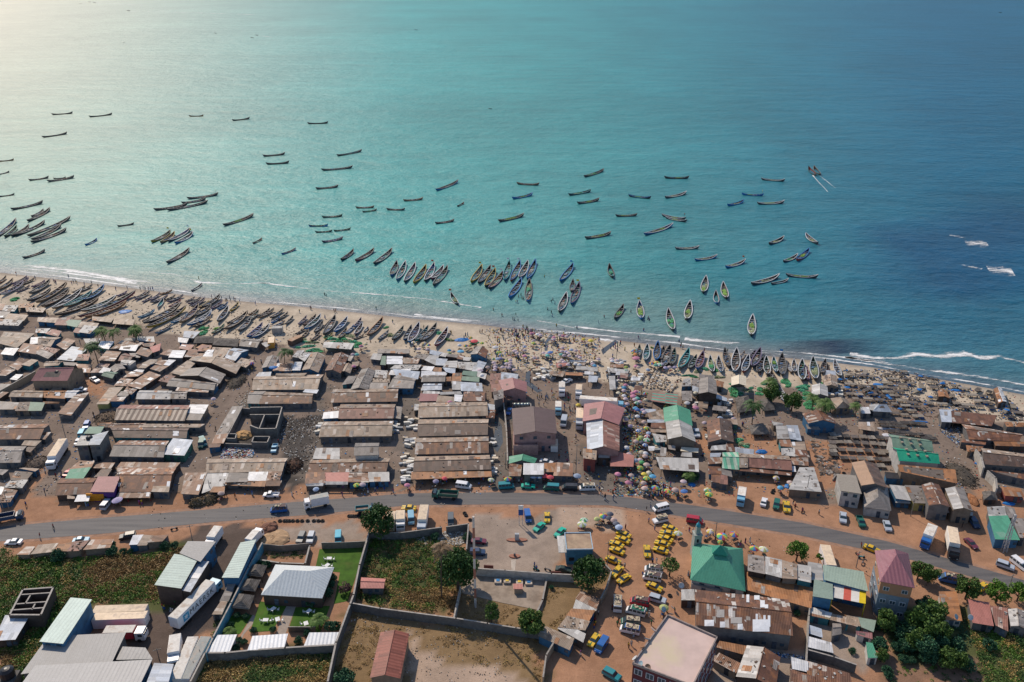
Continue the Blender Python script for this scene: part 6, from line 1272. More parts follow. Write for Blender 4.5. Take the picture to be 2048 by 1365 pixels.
tr('G', 480,560,570,460, 'w', 'w', 5.6, 2.1, 2.0, 'white small box truck nose to the road by the sand heap')
tr('G', 1870,285,1850,430, 'e', 'W', 5.2, 2.3, 2.2, 'first cream container truck beside the round roadside tree', topc='c')
tr('G', 1955,275,1950,425, 'w', 'W', 5.6, 2.4, 2.4, 'white container truck between the tree and the light blue minibus', topc='c')
tr('H', 240,220,200,450, 's', 'W', 9.0, 2.4, 2.5, 'tall cream topped truck with silver cab facing the block wall', topc='c')
tr('c', 1580,200,1580,290, 'w', 'W', 5.8, 2.2, 2.3, 'white box truck parked on the wet square, first of two', topc='w')
tr('c', 1750,220,1740,320, 'w', 'W', 5.8, 2.2, 2.3, 'white box truck parked on the wet square, second of two', topc='c')
tr('c', 1545,400,1545,470, 'l', 'w', 5.5, 2.1, 1.9, 'pale blue truck in the crowd behind the depot')
tr('c', 1755,440,1750,620, 's', 'W', 9, 2.4, 2.5, 'cream topped truck with silver cab beside the silver and rose hall', topc='c')
tr('c', 1505,760,1505,860, 's', 'W', 4.5, 2.2, 2.2, 'small white container box in the depot yard', nocab=True, topc='c', name='container')
tr('d', -150,360,190,385, 'l', 'w', 15, 2.5, 2.7, 'long white trailer truck behind the silver and rose hall', topc='w')
tr('I', 1395,60,1375,180, 'l', 'l', 6.2, 2.2, 2.0, 'pale blue canopied truck on the red verge', topc='w')
tr('J', 1225,480,1150,640, 'b', 'W', 7.5, 2.4, 2.5, 'cream box truck with blue cab facing the road', topc='w')
tr('J', 1395,510,1430,720, 'k', 'W', 9.5, 2.5, 2.8, 'long rust seamed container truck beside the wine red car', topc='c')
tr('J', 235,700,285,860, 'w', 'w', 8.0, 2.5, 2.7, 'plain white container behind the grey green building', nocab=True, topc='c', name='container')
tr('P', 1240,740,1650,730, 'w', 'r', 9.0, 2.4, 1.9, 'red and yellow delivery truck with white cab beside twin containers', topc='w')
for y0, y1, l in ((520,500,'farther'),(605,580,'nearer')):
    tr('P', 1085,y0,1700,y1, 'w', 'w', None, 2.5, 2.7, l+' of two rust streaked white containers by the green scrub', nocab=True, topc='c', name='container')
tr('P', 2030,820,2000,1060, 'w', 'w', 7.5, 2.4, 2.4, 'white box truck facing into the lower truck yard')
tr('Q', 240,900,90,1260, 'w', 'W', 12, 2.4, 2.6, 'cream trailer body without cab in the lower truck yard', nocab=True, topc='w', name='container')
tr('Q', 380,905,200,1250, 'w', 'w', 12, 2.3, 2.4, 'white trailer body beside the scrap yard wall', nocab=True, topc='g', name='container')
tr('B', 700,840,690,920, 'o', 'o', 5.8, 2.4, 2.5, 'orange shipping container on the beach with a white sheet roof beside it', nocab=True, topc='c', name='container')
tr('B', 985,835,870,890, 'm', plain('rust_box', (0.12,0.07,0.055), var=.4), 6.0, 2.5, 2.2, 'dark rusty open container at the top of the beach', nocab=True, topc='u', name='container')
box_thing('canopy', *T('B',760,810), (4.2,2.4,2.6), 0.1, RM('l'), 'white sheet roofed shelter behind the orange container', 'shelter')
# ================================================================ parasols
PM = {}
def parasol_mesh(cols):
    if cols in PM: return PM[cols]
    mats = [plain('cloth_'+c, tuple(x*.8+.07 for x in PCOL[c]), rough=.8, var=.2, objvar=.2) for c in cols]; mb = MB(); n = 16
    for i in range(n):
        a0, a1 = 2*math.pi*i/n, 2*math.pi*(i+1)/n; mi = (i//2) % len(mats)
        pr = [(1.0,-.02),(.72,.22),(.36,.42),(0,.52)]
        for (r0, z0), (r1, z1) in zip(pr, pr[1:]):
            q = [(r0*math.cos(a0), r0*math.sin(a0), z0), (r0*math.cos(a1), r0*math.sin(a1), z0), (r1*math.cos(a1), r1*math.sin(a1), z1), (r1*math.cos(a0), r1*math.sin(a0), z1)]
            mb.face(q if r1 > 0 else q[:3], mi)
        q = [(1.0*math.cos(a0), math.sin(a0), -.02), (math.cos(a1), math.sin(a1), -.02), (math.cos(a1), math.sin(a1), -.16), (math.cos(a0), math.sin(a0), -.16)]; mb.face(q[::-1], mi)
    PM[cols] = mb.mesh('canopy', mats); return PM[cols]
PCOL = {'p':(0.60,0.46,0.50),'w':(0.72,0.72,0.74),'r':(0.62,0.03,0.05),'y':(0.75,0.55,0.02),'g':(0.05,0.42,0.10),'b':(0.04,0.20,0.60),'u':(0.05,0.35,0.6),'k':(0.06,0.07,0.11),'m':(0.60,0.20,0.32),'o':(0.75,0.28,0.04),'s':(0.35,0.45,0.62),'c':(0.68,0.60,0.42),'l':(0.50,0.55,0.18),'e':(0.60,0.43,0.38),'v':(0.40,0.34,0.52),'t':(0.10,0.45,0.38)}
PNAME = {'p':'pale pink','w':'white','r':'red','y':'yellow','g':'green','b':'blue','u':'sky blue','k':'black','m':'hot pink','o':'orange','s':'faded blue','c':'cream','l':'lime','e':'salmon','v':'lilac','t':'mint','ryg':'red, yellow and green','ryb':'red, yellow and blue','ywg':'yellow, white and green','rygb':'rainbow','pyw':'pink, yellow and white','yg':'yellow and green','wg':'white and green','wb':'white and blue','pw':'pink and white','wl':'white and lime'}
STICK = (lambda q: (q.bar((0,0,-2.15), (0,0,.5), .03), q.mesh('pole', [POSTM]))[1])(MB())
GOODS = [plain('goods_%d' % i, c, var=.5, scale=4) for i, c in enumerate([(0.4,0.06,0.05),(0.05,0.12,0.35),(0.5,0.45,0.36),(0.08,0.2,0.08),(0.14,0.10,0.09),(0.45,0.28,0.08)])]
def table_mesh(seed):
    r = random.Random(seed); mb = MB(); mb.box((0,0,.7), (1.7,.9,.06), 0, 4)
    for i in range(10): mb.box((r.uniform(-.7,.7), r.uniform(-.32,.32), .76), (r.uniform(.15,.4), r.uniform(.15,.3), r.uniform(.05,.22)), r.uniform(0,3), r.randint(0,5))
    for x in (-.75,.75):
        for y in (-.38,.38): mb.box((x,y,0), (.07,.07,.7), 0, 4)
    return mb.mesh('table', GOODS)
TABS = [table_mesh(i) for i in range(6)]
NP = [0]
def parasol(px, py, cols, r=1.25, goods=True):
    NP[0] += 1; z = 2.15; r = r*(.76 if r < 1.2 else .74); p = G(px, py, z+.2); root = link('parasol', None, None, (p.x, p.y, z), (NP[0]*1.7) % 3); root.scale = (r, r, 1.0); q = random.Random(NP[0]); root.rotation_euler = (R(q.uniform(-6,6)), R(q.uniform(-6,6)), (NP[0]*1.7) % 3)
    link('canopy', parasol_mesh(cols), root); link('pole', STICK, root)
    tag(root, f"{'big ' if r > 1.25 else ''}{PNAME[cols]} parasol", 'parasol', 'market parasols', at=(px, py))
    if goods:
        o = link('market_table', TABS[NP[0] % 6], None, (p.x+q.uniform(-.6,.6), p.y+q.uniform(-.8,.2), 0), q.uniform(0,3)); tag(o, f'goods table under a {PNAME[cols].replace(", ", "-")} parasol', 'table', 'market tables', at=(px, py+6))
PARAS = '''
@C
130 898 pyw;240 905 pyw;280 922 rygb;185 960 p;270 965 p;480 975 u;520 985 e;590 985 u 1.8;480 1002 l;688 853 ygr;725 885 r 2;800 905 yg;680 930 ryg;640 930 rygb;580 925 w;930 945 w 1.7;1095 935 e;910 1058 ywg;950 1058 s;980 1052 v;965 995 yg 1.5;985 1020 yb 1.5;1040 1080 yg;915 1095 p;930 1118 p;930 1140 p;925 1165 p;915 1095 p;1075 1070 p;1075 1095 p;1075 1120 p;1040 1105 p;1040 1140 p;1065 1145 p;1000 1140 p;1115 1165 p;800 1220 w;780 1170 p 1.6;855 1140 e;1215 940 wb;1215 975 p;1215 1030 m;1300 905 yg;1305 880 p;1115 980 p;1140 1000 p;1300 808 rp;1280 812 m;1370 830 p;1340 820 w;1390 870 c;1360 815 p;1310 1048 p;1340 1048 e;1400 1000 p;1430 1010 p;1465 995 b 1.5;1440 1025 t;1500 850 m;1500 870 p;1560 830 p;1590 835 m;1625 840 p;1790 868 y;1860 880 y 1.5;1585 950 p;1580 985 p;1570 1015 t;1600 1025 p;1620 990 v;1640 1000 p;1670 970 s;1715 978 p;1650 1030 p;1730 1030 p;1755 1045 p;1580 1070 p;1555 1095 e;1600 1090 p;1935 1060 p;1560 1120 e;1880 1110 p;1900 1125 u;1710 1110 w;1750 1115 w;1640 1115 p
@D
335 975 rygb;345 1015 o;350 1050 m 2;325 1000 ryg;115 1060 p;120 1080 w;165 1075 p;210 1095 w;255 1140 yg;255 1170 wg;350 1130 m;375 1140 e;505 1100 ryb 1.5;555 1095 ryg 1.5;580 1115 wg 1.5;545 1120 t;680 1140 p;730 1140 v;470 1165 s;640 1145 v;600 1110 p
@d
250 240 m;235 265 u;235 295 p;235 345 w;250 375 p;180 318 c;320 320 m;325 350 m 1.5;365 370 t;445 322 rygb;450 385 c;360 415 wg;385 405 p;345 465 u;365 480 b;420 485 v;435 505 p;230 425 e;265 425 p;235 490 c;250 560 wl;255 575 p;295 638 v;365 545 w;430 600 e;455 660 yg;375 685 wb;475 710 s;400 750 l;460 740 rw;380 770 yg;455 775 wg 1.5;350 790 e;410 800 k;440 825 wb;260 850 w;405 895 c;445 905 w;280 915 p;440 935 e;390 970 p;345 975 s;410 995 g;455 1015 e 1.4;395 1048 yg 1.4;480 1095 c;430 1108 y;455 1148 yg 1.4;515 1130 u 1.4;175 1108 m 1.3;305 1120 e;275 1190 m 1.3;425 1195 e 1.2;540 1240 rygb 1.5;435 1245 e 1.3;660 1272 ryg 1.4;735 1262 e 1.4;820 1275 b 1.4;815 1180 p 1.3;1050 1265 ywg 1.5;1065 1305 yg 1.5;1020 608 p;1175 562 s 1.3;1305 570 p;1720 1145 pyw 1.3;1855 1190 e 1.3;1880 1215 c 1.3;1760 1240 u;850 415 w 1.4;935 460 m 1.5;925 435 e;935 318 c;650 445 ryg 1.3;340 382 p;350 305 m;450 655 ryb
@c
485 407 m;1300 1130 s 1.5;1358 1128 wb 1.5;1408 1125 r 1.4;1465 1138 r 1.5;1730 1125 s 1.6;1050 1155 rygb 1.5;890 1165 wl 1.3;350 1178 v 1.2;70 1215 m 1.2;435 1150 r;1800 410 yw;1740 435 y
@H
1985 345 rygb 1.5;1795 385 wg 1.5;1775 425 wl 1.7;1920 375 l 1.1;
@I
35 345 rygb 1.5;100 325 k 1.3;90 365 k 1.3;135 385 e 1.3;160 420 k 1.3;185 455 s 1.4;765 515 wl 1.5;1075 495 pyw 1.4;1192 545 rygb 1.9;1310 525 ryb 1.7;1505 660 rygb 1.6;1597 670 wl 1.7;1175 600 yg 1.0;625 1240 l 1.5
@b
1525 1215 yg 1.3;1585 1210 p 1.3;205 1295 e 1.3;1130 1255 s;505 30 rb;130 375 p
@F
1140 190 v 2
@B
1615 915 wy;1570 935 m;1490 1015 p;1530 1015 t;1500 1130 m
'''
for a in ('rp','rb','wy','yw','yb','rw','ygr'): PNAME.setdefault(a, ' and '.join({'r':'red','p':'pink','b':'blue','w':'white','y':'yellow','g':'green'}[q] for q in a))
for t, k in rows(PARAS):
    if len(k) < 3: continue
    x, y = tp(t, k[0], k[1]); parasol(x, y, k[2], float(k[3]) if len(k) > 3 else 1.15)
# ================================================================ people
def skin_mesh(name, joints, edges, mat, sub=1):
    me = bpy.data.meshes.new(name); me.from_pydata([j[0] for j in joints], edges, []); o = bpy.data.objects.new('t', me); COL.objects.link(o)
    md = o.modifiers.new('s', 'SKIN'); sv = me.skin_vertices[0].data
    for i, j in enumerate(joints): sv[i].radius = j[1]; sv[i].use_root = (i == 0)
    if sub: o.modifiers.new('u', 'SUBSURF').levels = sub
    dg = bpy.context.evaluated_depsgraph_get(); m2 = bpy.data.meshes.new_from_object(o.evaluated_get(dg)); bpy.data.objects.remove(o); m2.name = name
    m2.materials.clear(); m2.materials.append(mat); return m2
SKIN = plain('skin', (0.06,0.033,0.022), rough=.55, objvar=.2); HAIR = plain('hair', (0.012,0.011,0.01), rough=.9)
def person_meshes(pose):
    q = lambda *a: (tuple(a[:3]), (a[3], a[4]))
    sp = .16 if pose == 'walk' else .0; lean = .12 if pose == 'bend' else 0; sit = pose == 'sit'
    dz = -.42 if sit else 0
    J = [q(0,0,.95+dz,.14,.11), q(lean*.6,0,1.15+dz,.13,.10), q(lean*1.2,0,1.38+dz,.17,.11), q(lean*1.5,0,1.50+dz,.06,.06), q(lean*1.7,0,1.60+dz,.085,.10), q(lean*1.8+.01,0,1.70+dz,.08,.09)]
    E = [(0,1),(1,2),(2,3),(3,4),(4,5)]
    for s in (-1, 1):
        n = len(J); sw = s*sp
        if sit: L = [q(.04,s*.10,.5,.09,.09), q(.42,s*.13,.48,.07,.07), q(.40,s*.12,.1,.05,.05), q(.52,s*.12,.05,.05,.035)]
        else: L = [q(0,s*.09,.86,.095,.095), q(sw*.5+.03,s*.10,.48,.068,.068), q(sw,s*.10,.09,.045,.045), q(sw+.13,s*.11,.045,.045,.032)]
        J += L; E += [(0,n),(n,n+1),(n+1,n+2),(n+2,n+3)]
        n = len(J); A = [q(lean*1.2,s*.19,1.40+dz,.06,.06), q(lean-.02-sw*.5,s*.25,1.13+dz,.045,.045), q(lean+.10-sw*.6,s*.24,.90+dz,.035,.035), q(lean+.15-sw*.6,s*.23,.80+dz,.035,.022)]
        J += A; E += [(2,n),(n,n+1),(n+1,n+2),(n+2,n+3)]
    body = skin_mesh('body', J, E, SKIN)
    sh = MB(); sh.lathe([(.15,.90+dz),(.17,1.1+dz),(.20,1.32+dz),(.19,1.43+dz),(.08,1.48+dz)], (lean,0,0), n=10, sx=.78, sy=1.1); 
    tr_ = MB()
    if sit: tr_.lathe([(.15,.38),(.17,.55),(.14,.62)], (0,0,0), n=8); tr_.box((.22,0,.40), (.42,.36,.17))
    else:
        for s in (-1, 1): sw = s*sp; tr_.bar((0,s*.09,.93), (sw*.5+.03,s*.10,.48), .115, 0, 8, .085); tr_.bar((sw*.5+.03,s*.10,.48), (sw,s*.10,.13), .085, 0, 8, .075)
    sk = MB(); sk.lathe([(.26,.22+dz*.5),(.22,.6+dz*.5),(.17,.95+dz)], (0,0,0), n=10, sx=.85)
    hr = MB(); hr.lathe([(.098,1.66+dz),(.10,1.72+dz),(.06,1.79+dz),(.01,1.805+dz)], (lean*1.8-.01,0,0), n=8)
    return body, sh, tr_, sk, hr
CLO = {'w':(0.6,0.6,0.58),'b':(0.04,0.10,0.35),'r':(0.35,0.04,0.04),'k':(0.02,0.02,0.025),'g':(0.04,0.18,0.07),'y':(0.6,0.42,0.04),'p':(0.24,0.06,0.22),'o':(0.45,0.14,0.03),'n':(0.12,0.08,0.06),'s':(0.2,0.3,0.4)}
CLW = {'w':'white','b':'blue','r':'red','k':'black','g':'green','y':'yellow','p':'purple','o':'orange','n':'brown','s':'grey blue'}
CM = {c: plain('cloth_person_'+c, v, rough=.9, objvar=.15) for c, v in CLO.items()}
POSE = {}
for ps in ('stand','walk','bend','sit'):
    b, sh, tr_, sk, hr = person_meshes(ps); POSE[ps] = (b, hr.mesh('hair', [HAIR]), {c: sh.mesh('shirt', [CM[c]]) for c in CLO}, {c: tr_.mesh('trousers', [CM[c]]) for c in CLO}, {c: sk.mesh('skirt', [CM[c]]) for c in CLO})
NPP = [0]
CROWDM = MB(); CRC = list(CLO)
def far_figure(px, py, top, bot):
    p = G(px, py); ti, bi = CRC.index(top), CRC.index(bot); CROWDM.lathe([(.2,0),(.19,.5),(.17,.9)], p, 6, bi); CROWDM.lathe([(.18,.9),(.22,1.35),(.08,1.5)], p, 6, ti); CROWDM.lathe([(.06,1.5),(.11,1.62),(.02,1.78)], p, 6, len(CRC))
def person(px, py, top='w', bot='k', pose='stand', z=0.0, skirt=False, rz=None, s=1.0):
    if NPP[0] >= 296: return far_figure(px, py, top, bot)
    NPP[0] += 1; r = random.Random(NPP[0]*3); p = G(px, py, z); root = link('person', None, None, (p.x, p.y, z), r.uniform(0, 6.28) if rz is None else rz, (s,)*3); b, h, S_, T_, K_ = POSE[pose]
    link('body', b, root); link('hair', h, root); link('shirt', S_[top], root); link('skirt' if skirt else 'trousers', (K_ if skirt else T_)[bot], root)
    vb = {'stand':'standing','walk':'walking','bend':'leaning forward','sit':'sitting'}[pose]
    tag(root, f"{vb} person in {CLW[top]} top and {CLW[bot]} {'skirt' if skirt else 'trousers'}", 'person', 'people on the beach and in the market', at=(px, py))
PPL = '''
@A
160 235;345 275;540 315;550 318;525 305;700 325;717 310;740 308;755 322;825 335;895 320;960 360;1130 385;1245 375;1370 385;1400 372;1418 385;1450 385;1468 380;1490 378;670 262 b k s;1940 280;1000 1040;780 900;1300 660;1605 575;470 640;1180 740
@B
540 525;970 605 y;1075 570;1085 575;1310 600;1325 598;1215 440 k k;1232 450 k k;1220 660;1880 705;1718 575;115 460;150 465;210 468;250 490;265 495;330 480;345 490;390 508;290 465;300 500;1640 775;530 1070;510 1130;600 1100;480 1190;510 1180
@C
1200 755;1525 745;1725 765;1935 715;1990 660;910 590;995 645;1100 680;1115 685;1130 640 g;1150 690 w;1130 515;1145 515;1155 460;1180 445 g;1190 480;1205 480;1475 510;1490 490;1510 530;1440 585;1475 615;1485 650;1408 268;800 800;865 860;780 800;950 800;980 790;1230 770;950 890 y;970 900;1400 830;1140 840;1000 850;1010 870;1030 900;1480 950;1880 990;1940 890;1800 1000;1795 985;1090 800;1130 800;1165 795;1290 790;1250 800;1600 790 b;1535 825;660 830;625 860;640 835;490 810;500 815;230 760;850 1020;865 1050;1650 890;1690 880;1710 860;1150 1150 y;1160 1060 b
@D
770 900 b k;790 930 g;805 955 y n;785 950 r;300 608;425 790 r;465 680;480 690;370 860;375 870;335 935;30 980 r;640 950;690 940;1015 985;1595 1025;1240 990;470 670 r
@a
915 540;440 1080;548 1140 r;605 1150 g;600 1130 b;375 960 w;1230 1110 b
@b
770 805 r;155 680;475 240;515 210;350 640;510 1310 b;345 1335 o;900 1320 w;1640 1290 b;1885 1290 p;1710 1280;1390 1320
@c
1355 440;1400 440;1270 210;1290 300;1350 300;1340 370;1360 365;1440 370;1480 370;1500 360;1590 360 p;1610 400 g;1640 410 g;1605 490 b;1530 540;1660 510;1680 500;1710 500;1730 470;1750 450 p;1550 950;1630 1000;1715 760 b;1430 350;1420 400;1380 360;1655 480 r;1700 470;1515 530;1640 570 t;1760 915;1800 1140;1940 1165 y;1950 1210 y;1942 1270 b;1955 1310 o;2000 1345 k;770 1230 b;1120 1190 r;1160 1200
@d
1190 300;1000 940 b;1005 930;1395 640 r;1385 640;630 1260 r;615 1270 b;480 1340 b;520 1345 g;565 1320 b;510 1330;760 1330 n;640 1340;350 1250;140 1200;135 1220 r;175 1280;150 1290 n;125 1300;300 500;320 520;240 760;270 770;300 460;310 660;280 380;1310 730;215 450;270 810
@H
1310 845 b;1330 880 b
@I
45 190 k;128 190 b;495 265 u;452 300 k;550 320 w;475 410 b;532 480;248 470;550 800 w;512 800 b;415 935 b;185 1050 k;480 1310 w;835 1110;240 850;165 825 b;640 170 b;760 180 n;670 670 y;730 1290;1880 230;1900 270;1460 600 w;870 500;905 510 w;860 930;875 950 r;120 1260 r
@F
257 250 b;525 470 r;390 560 r;1660 1280 g;1590 1250;1605 1255;1690 1290;440 120
@J
170 400 w;560 700 r;20 380 p;1480 520;1725 500
@G
15 130 k
@S
820 1040 p;1380 960;1410 930 w;1260 660;1245 700;1435 830 w;1615 600 w;985 660 r;975 730 o;990 700 y;1190 515 r;1640 690;1025 575 w;960 640 b;440 820;285 20 b;1270 260
@Q
30 690 n;60 710 k;105 660 r;85 740 k;160 660 w;15 540 w;65 460 g
'''
cr = random.Random(3)
for t, k in rows(PPL):
    x, y = tp(t, k[0], k[1]); c = [q for q in k[2:] if q in CLO]
    top = c[0] if c else cr.choice('wwbrkgypos'); bot = c[1] if len(c) > 1 else cr.choice('kknbsw')
    pw = G(x, y); inw = sdist(pw.x, pw.y) < 0
    person(x, y+2, top, bot, cr.choice(['stand','walk','walk','bend']) if not inw else 'stand', -0.45 if inw else 0, cr.random() < .35)
CROWD = [('C',[(980,780),(1290,780),(1300,880),(1200,930),(1000,890)],32),('C',[(1500,850),(1900,880),(1900,960),(1530,960)],9),('C',[(900,960),(1300,960),(1300,1180),(900,1180)],14),('C',[(1400,1000),(1900,1000),(1900,1180),(1400,1180)],12),
 ('D',[(130,890),(260,890),(260,1060),(60,1050)],10),('d',[(200,330),(320,330),(420,1100),(260,1150)],16),('d',[(120,1120),(520,1120),(860,1330),(460,1350)],14),('c',[(1300,300),(1650,320),(1680,520),(1500,480)],8),('c',[(1120,1150),(1720,1150),(1720,1200),(1120,1200)],9),('I',[(820,450),(1040,450),(1600,650),(1400,700)],10),('b',[(1040,1240),(1850,1200),(1850,1260),(1060,1300)],9),('c',[(150,1165),(860,1150),(860,1200),(150,1210)],8),('F',[(740,220),(1480,180),(1480,250),(760,270)],8),('D',[(60,1150),(400,1180),(400,1290),(60,1290)],8)]
for kk, poly, n in CROWD:
    xs = [p[0] for p in poly]; ys = [p[1] for p in poly]; c = 0
    while c < n:
        x, y = cr.uniform(min(xs), max(xs)), cr.uniform(min(ys), max(ys))
        if inpoly(x, y, poly):
            X, Y = T(kk, x, y); person(X, Y, cr.choice('wbrkgypos'), cr.choice('kknbsrp'), cr.choice(['stand','walk','bend','sit']), 0, cr.random() < .45); c += 1

if CROWDM.f: o = link('crowd', CROWDM.mesh('crowd', [CM[c] for c in CRC]+[SKIN])); o['kind'] = 'stuff'; o['label'] = 'densest part of the crowd around the stalls'
# ================================================================ drying racks, fish tables, crates
def rack_mesh(w, d, h, seed, tone):
    r = random.Random(seed); mb = MB(); n = max(2, int(w/.9))
    for i in range(n):
        x0 = -w/2+w*i/n; x1 = -w/2+w*(i+1)/n-.06; z = h+r.uniform(-.05,.05); mb.box(((x0+x1)/2, 0, z), (x1-x0, d*r.uniform(.9,1), .05), 0, r.choice((0,0,1)))
    a = mb.mesh('rack_top', [plain('rack_mat_%d' % tone, [(0.21,0.18,0.15),(0.14,0.12,0.11),(0.28,0.25,0.215),(0.06,0.055,0.055)][tone], rough=.95, var=.35, scale=2), plain('rack_mat_b%d' % tone, [(0.28,0.25,0.2),(0.10,0.09,0.085),(0.20,0.18,0.16),(0.09,0.085,0.08)][tone], rough=.95, var=.35, scale=2)])
    f = MB()
    for x in (-w/2+.1, 0, w/2-.1):
        for y in (-d/2+.1, d/2-.1): f.box((x,y,0), (.1,.1,h))
    for y in (-d/2+.1, d/2-.1): f.box((0,y,h-.12), (w,.08,.1))
    return a, f.mesh('rack_frame', [POSTM])
RK = [rack_mesh((3.4,2.6,3.8)[i % 3], 1.7, .95, i, (1,0,2,1,3,0)[i]) for i in range(6)]; RKG = [rack_mesh(2.5, 2.1, .9, 20+i, (0,2,3,1)[i]) for i in range(4)]; RKD = [rack_mesh(5, 1.8, .95, 30+i, 3) for i in range(2)]
TARP = plain('blue_tarp', (0.02,0.17,0.48), rough=.5, var=.3, scale=2); TARPM = [blob_mesh(60+i, n=12, m=3, flat=.3, mat=TARP, name='tarpaulin') for i in range(3)]; TARPW = blob_mesh(70, n=12, m=3, flat=.25, mat=plain('white_tarp', (0.55,0.55,0.58), var=.2), name='tarpaulin')
NR = [0]
def rack(px, py, protos, rz, grp, look='smoke grey mesh topped fish drying rack'):
    NR[0] += 1; r = random.Random(NR[0]); p = G(px, py, .9); a, f = protos[NR[0] % len(protos)]; root = link('drying_rack', None, None, (p.x, p.y, 0.02), rz+r.uniform(-.06,.06), (r.uniform(.8,1.1), r.uniform(.85,1.1), r.uniform(.85,1.1)))
    link('rack_top', a, root); link('rack_frame', f, root); tag(root, look, 'drying rack', grp, at=(px, py)); return root
rr = random.Random(11)
def rackfield(poly, y0, y1, dy, dx, slope, protos, rz, grp, look, skip=.12, tarp=.2):
    j = 0; y = y0
    while y < y1:
        x = 300+(j % 2)*40
        while x < 2060:
            X, Y = x+rr.uniform(-22,22), y+(x-900)*slope+rr.uniform(-9,9)
            if inpoly(X, Y, poly) and rr.random() > skip:
                px, py = T('e', X, Y); rack(px, py, protos, rz+(0 if rr.random() < .8 else rr.uniform(.3,1.4)), grp, look)
                if rr.random() < tarp: p = G(px+rr.uniform(-8,8), py+4); o = link('tarpaulin', TARPM[NR[0] % 3], None, (p.x, p.y, .02 if rr.random() < .5 else 1.0), rr.uniform(-.4,.4), (rr.uniform(.5,1.2), rr.uniform(.35,.8), 1)); tag(o, 'crumpled blue tarpaulin among the fish drying racks', 'tarpaulin', 'blue tarpaulins')
            x += dx
        y += dy; j += 1
rackfield([(370,25),(960,5),(1050,150),(1110,420),(860,430),(840,320),(660,300),(480,260),(370,200)], -120, 520, 40, 104, .07, RK, -.05, 'fish drying racks by the sea', 'brown mesh fish drying rack', tarp=.3, skip=.16)
rackfield([(990,40),(1450,120),(1750,200),(2060,330),(2060,470),(1850,420),(1780,370),(1280,350),(1110,340),(1070,200)], -120, 620, 46, 110, .17, RK, -.12, 'fish drying racks by the sea', 'brown mesh fish drying rack', skip=.24, tarp=.3)
for j, y in enumerate((600,655,725,800)):
    for i in range(7):
        px, py = T('e', 345+78*i+(y-600)*.30, y+4*i); rack(px, py, RKG, .02, 'fish racks in rows on red earth', 'square grey fish rack on red earth')
for x, y in ((300,590),(300,625),(295,660),(300,700),(305,735),(310,770),(770,820),(740,760),(740,870)):
    px, py = T('e', x, y); rack(px, py, RKG, .02, 'fish racks in rows on red earth', 'square grey fish rack on red earth')
for x, y in ((780,480),(880,485),(990,480),(1090,485),(800,510),(920,515),(860,560),(960,575),(1060,590),(1150,600),(1180,630),(900,590)):
    px, py = T('e', x, y); rack(px, py, RKD, -.06, 'black smoke darkened racks', 'long soot black rack behind the green smokehouses')
for x, y, sx, sy, m in ((800,540,3.4,.9,TARPW),(800,600,1.8,1.2,TARPW),(1090,478,3.0,.6,TARPM[0]),(820,240,1.6,1.6,TARPM[1]),(800,180,1.3,1.2,TARPW),(715,140,1.8,1.2,TARPM[2]),(1430,190,2.0,.8,TARPM[0]),(1640,860,1.6,.8,TARPM[1]),(1910,1225,2,.8,TARPM[1]),(840,1025,1,.6,TARPM[0])):
    p = G(*T('e', x, y)); o = link('tarpaulin', m, None, (p.x, p.y, .03), -.05, (sx, sy, 1.2)); tag(o, ('crumpled white' if m is TARPW else 'spread bright blue')+' tarpaulin among racks', 'tarpaulin', 'blue tarpaulins')
for k, x, y, sx, sy in (('b',725,150,1.5,1.0),('c',1800,680,1.5,.9),('C',600,880,3,1.6),('D',355,990,2.4,1.4),('d',1575,900,1.8,1.2),('d',1845,1240,1.3,1.3),('d',895,1220,1.2,1),('d',230,450,1,1),('B',700,950,1.6,.9),('A',1220,605,2.6,1.8),('A',430,700,1,.6)):
    p = G(*T(k, x, y)); o = link('tarpaulin', TARPM[x % 3], None, (p.x, p.y, 3.1 if (k, x) == ('b',725) else .05), .3, (sx, sy, 1.6)); tag(o, 'bright blue tarpaulin bundle on the ground', 'tarpaulin', 'blue tarpaulins')
def fish_table(seed, c):
    r = random.Random(seed); mb = MB(); mb.box((0,0,.55), (1.5,1.0,.08), 0, 0)
    for i in range(4): mb.box((r.uniform(-.5,.5), r.uniform(-.3,.3), .63), (r.uniform(.3,.6), r.uniform(.2,.45), r.uniform(.06,.25)), r.uniform(0,1), r.randint(0,2))
    for x in (-.65,.65):
        for y in (-.4,.4): mb.box((x,y,0), (.08,.08,.55), 0, 3)
    return mb.mesh('fish_table', [plain('ft_'+c, {'w':(0.62,0.6,0.57),'c':(0.58,0.47,0.34),'o':(0.36,0.22,0.13)}[c], var=.3), plain('ft_pale', (0.65,0.62,0.56)), plain('ft_brown', (0.2,0.13,0.09)), POSTM])
FTB = [fish_table(i, 'wcowcc'[i]) for i in range(6)]
for q in ('470 120 400 200 395 280','515 115 460 200 440 290','545 130 500 210 480 300','570 145 530 220 510 300','595 200 565 240 545 295','640 190 590 250 580 310','665 215 625 260 610 310','700 260 660 300 650 330','740 260 700 290 680 330','300 210 385 215','320 235 390 240'):
    P = [T('d', float(a), float(b)) for a, b in zip(q.split()[::2], q.split()[1::2])]
    for a, b in zip(P, P[1:]):
        n = max(2, int(math.hypot(b[0]-a[0], (b[1]-a[1])*1.8)/7.5))
        for i in range(n):
            x, y = a[0]+(b[0]-a[0])*i/n, a[1]+(b[1]-a[1])*i/n; p = G(x, y); NR[0] += 1
            A_, B_ = G(*a), G(*b); o = link('fish_table', FTB[NR[0] % 6], None, (p.x, p.y, .02), math.atan2(B_.y-A_.y, B_.x-A_.x)+rr.uniform(-.06,.06), (.9, .85, 1)); tag(o, ['white','cream','orange brown','white','cream','cream'][NR[0] % 6]+' topped fish table in curving row', 'table', 'fish tables in curving rows', at=(x, y))
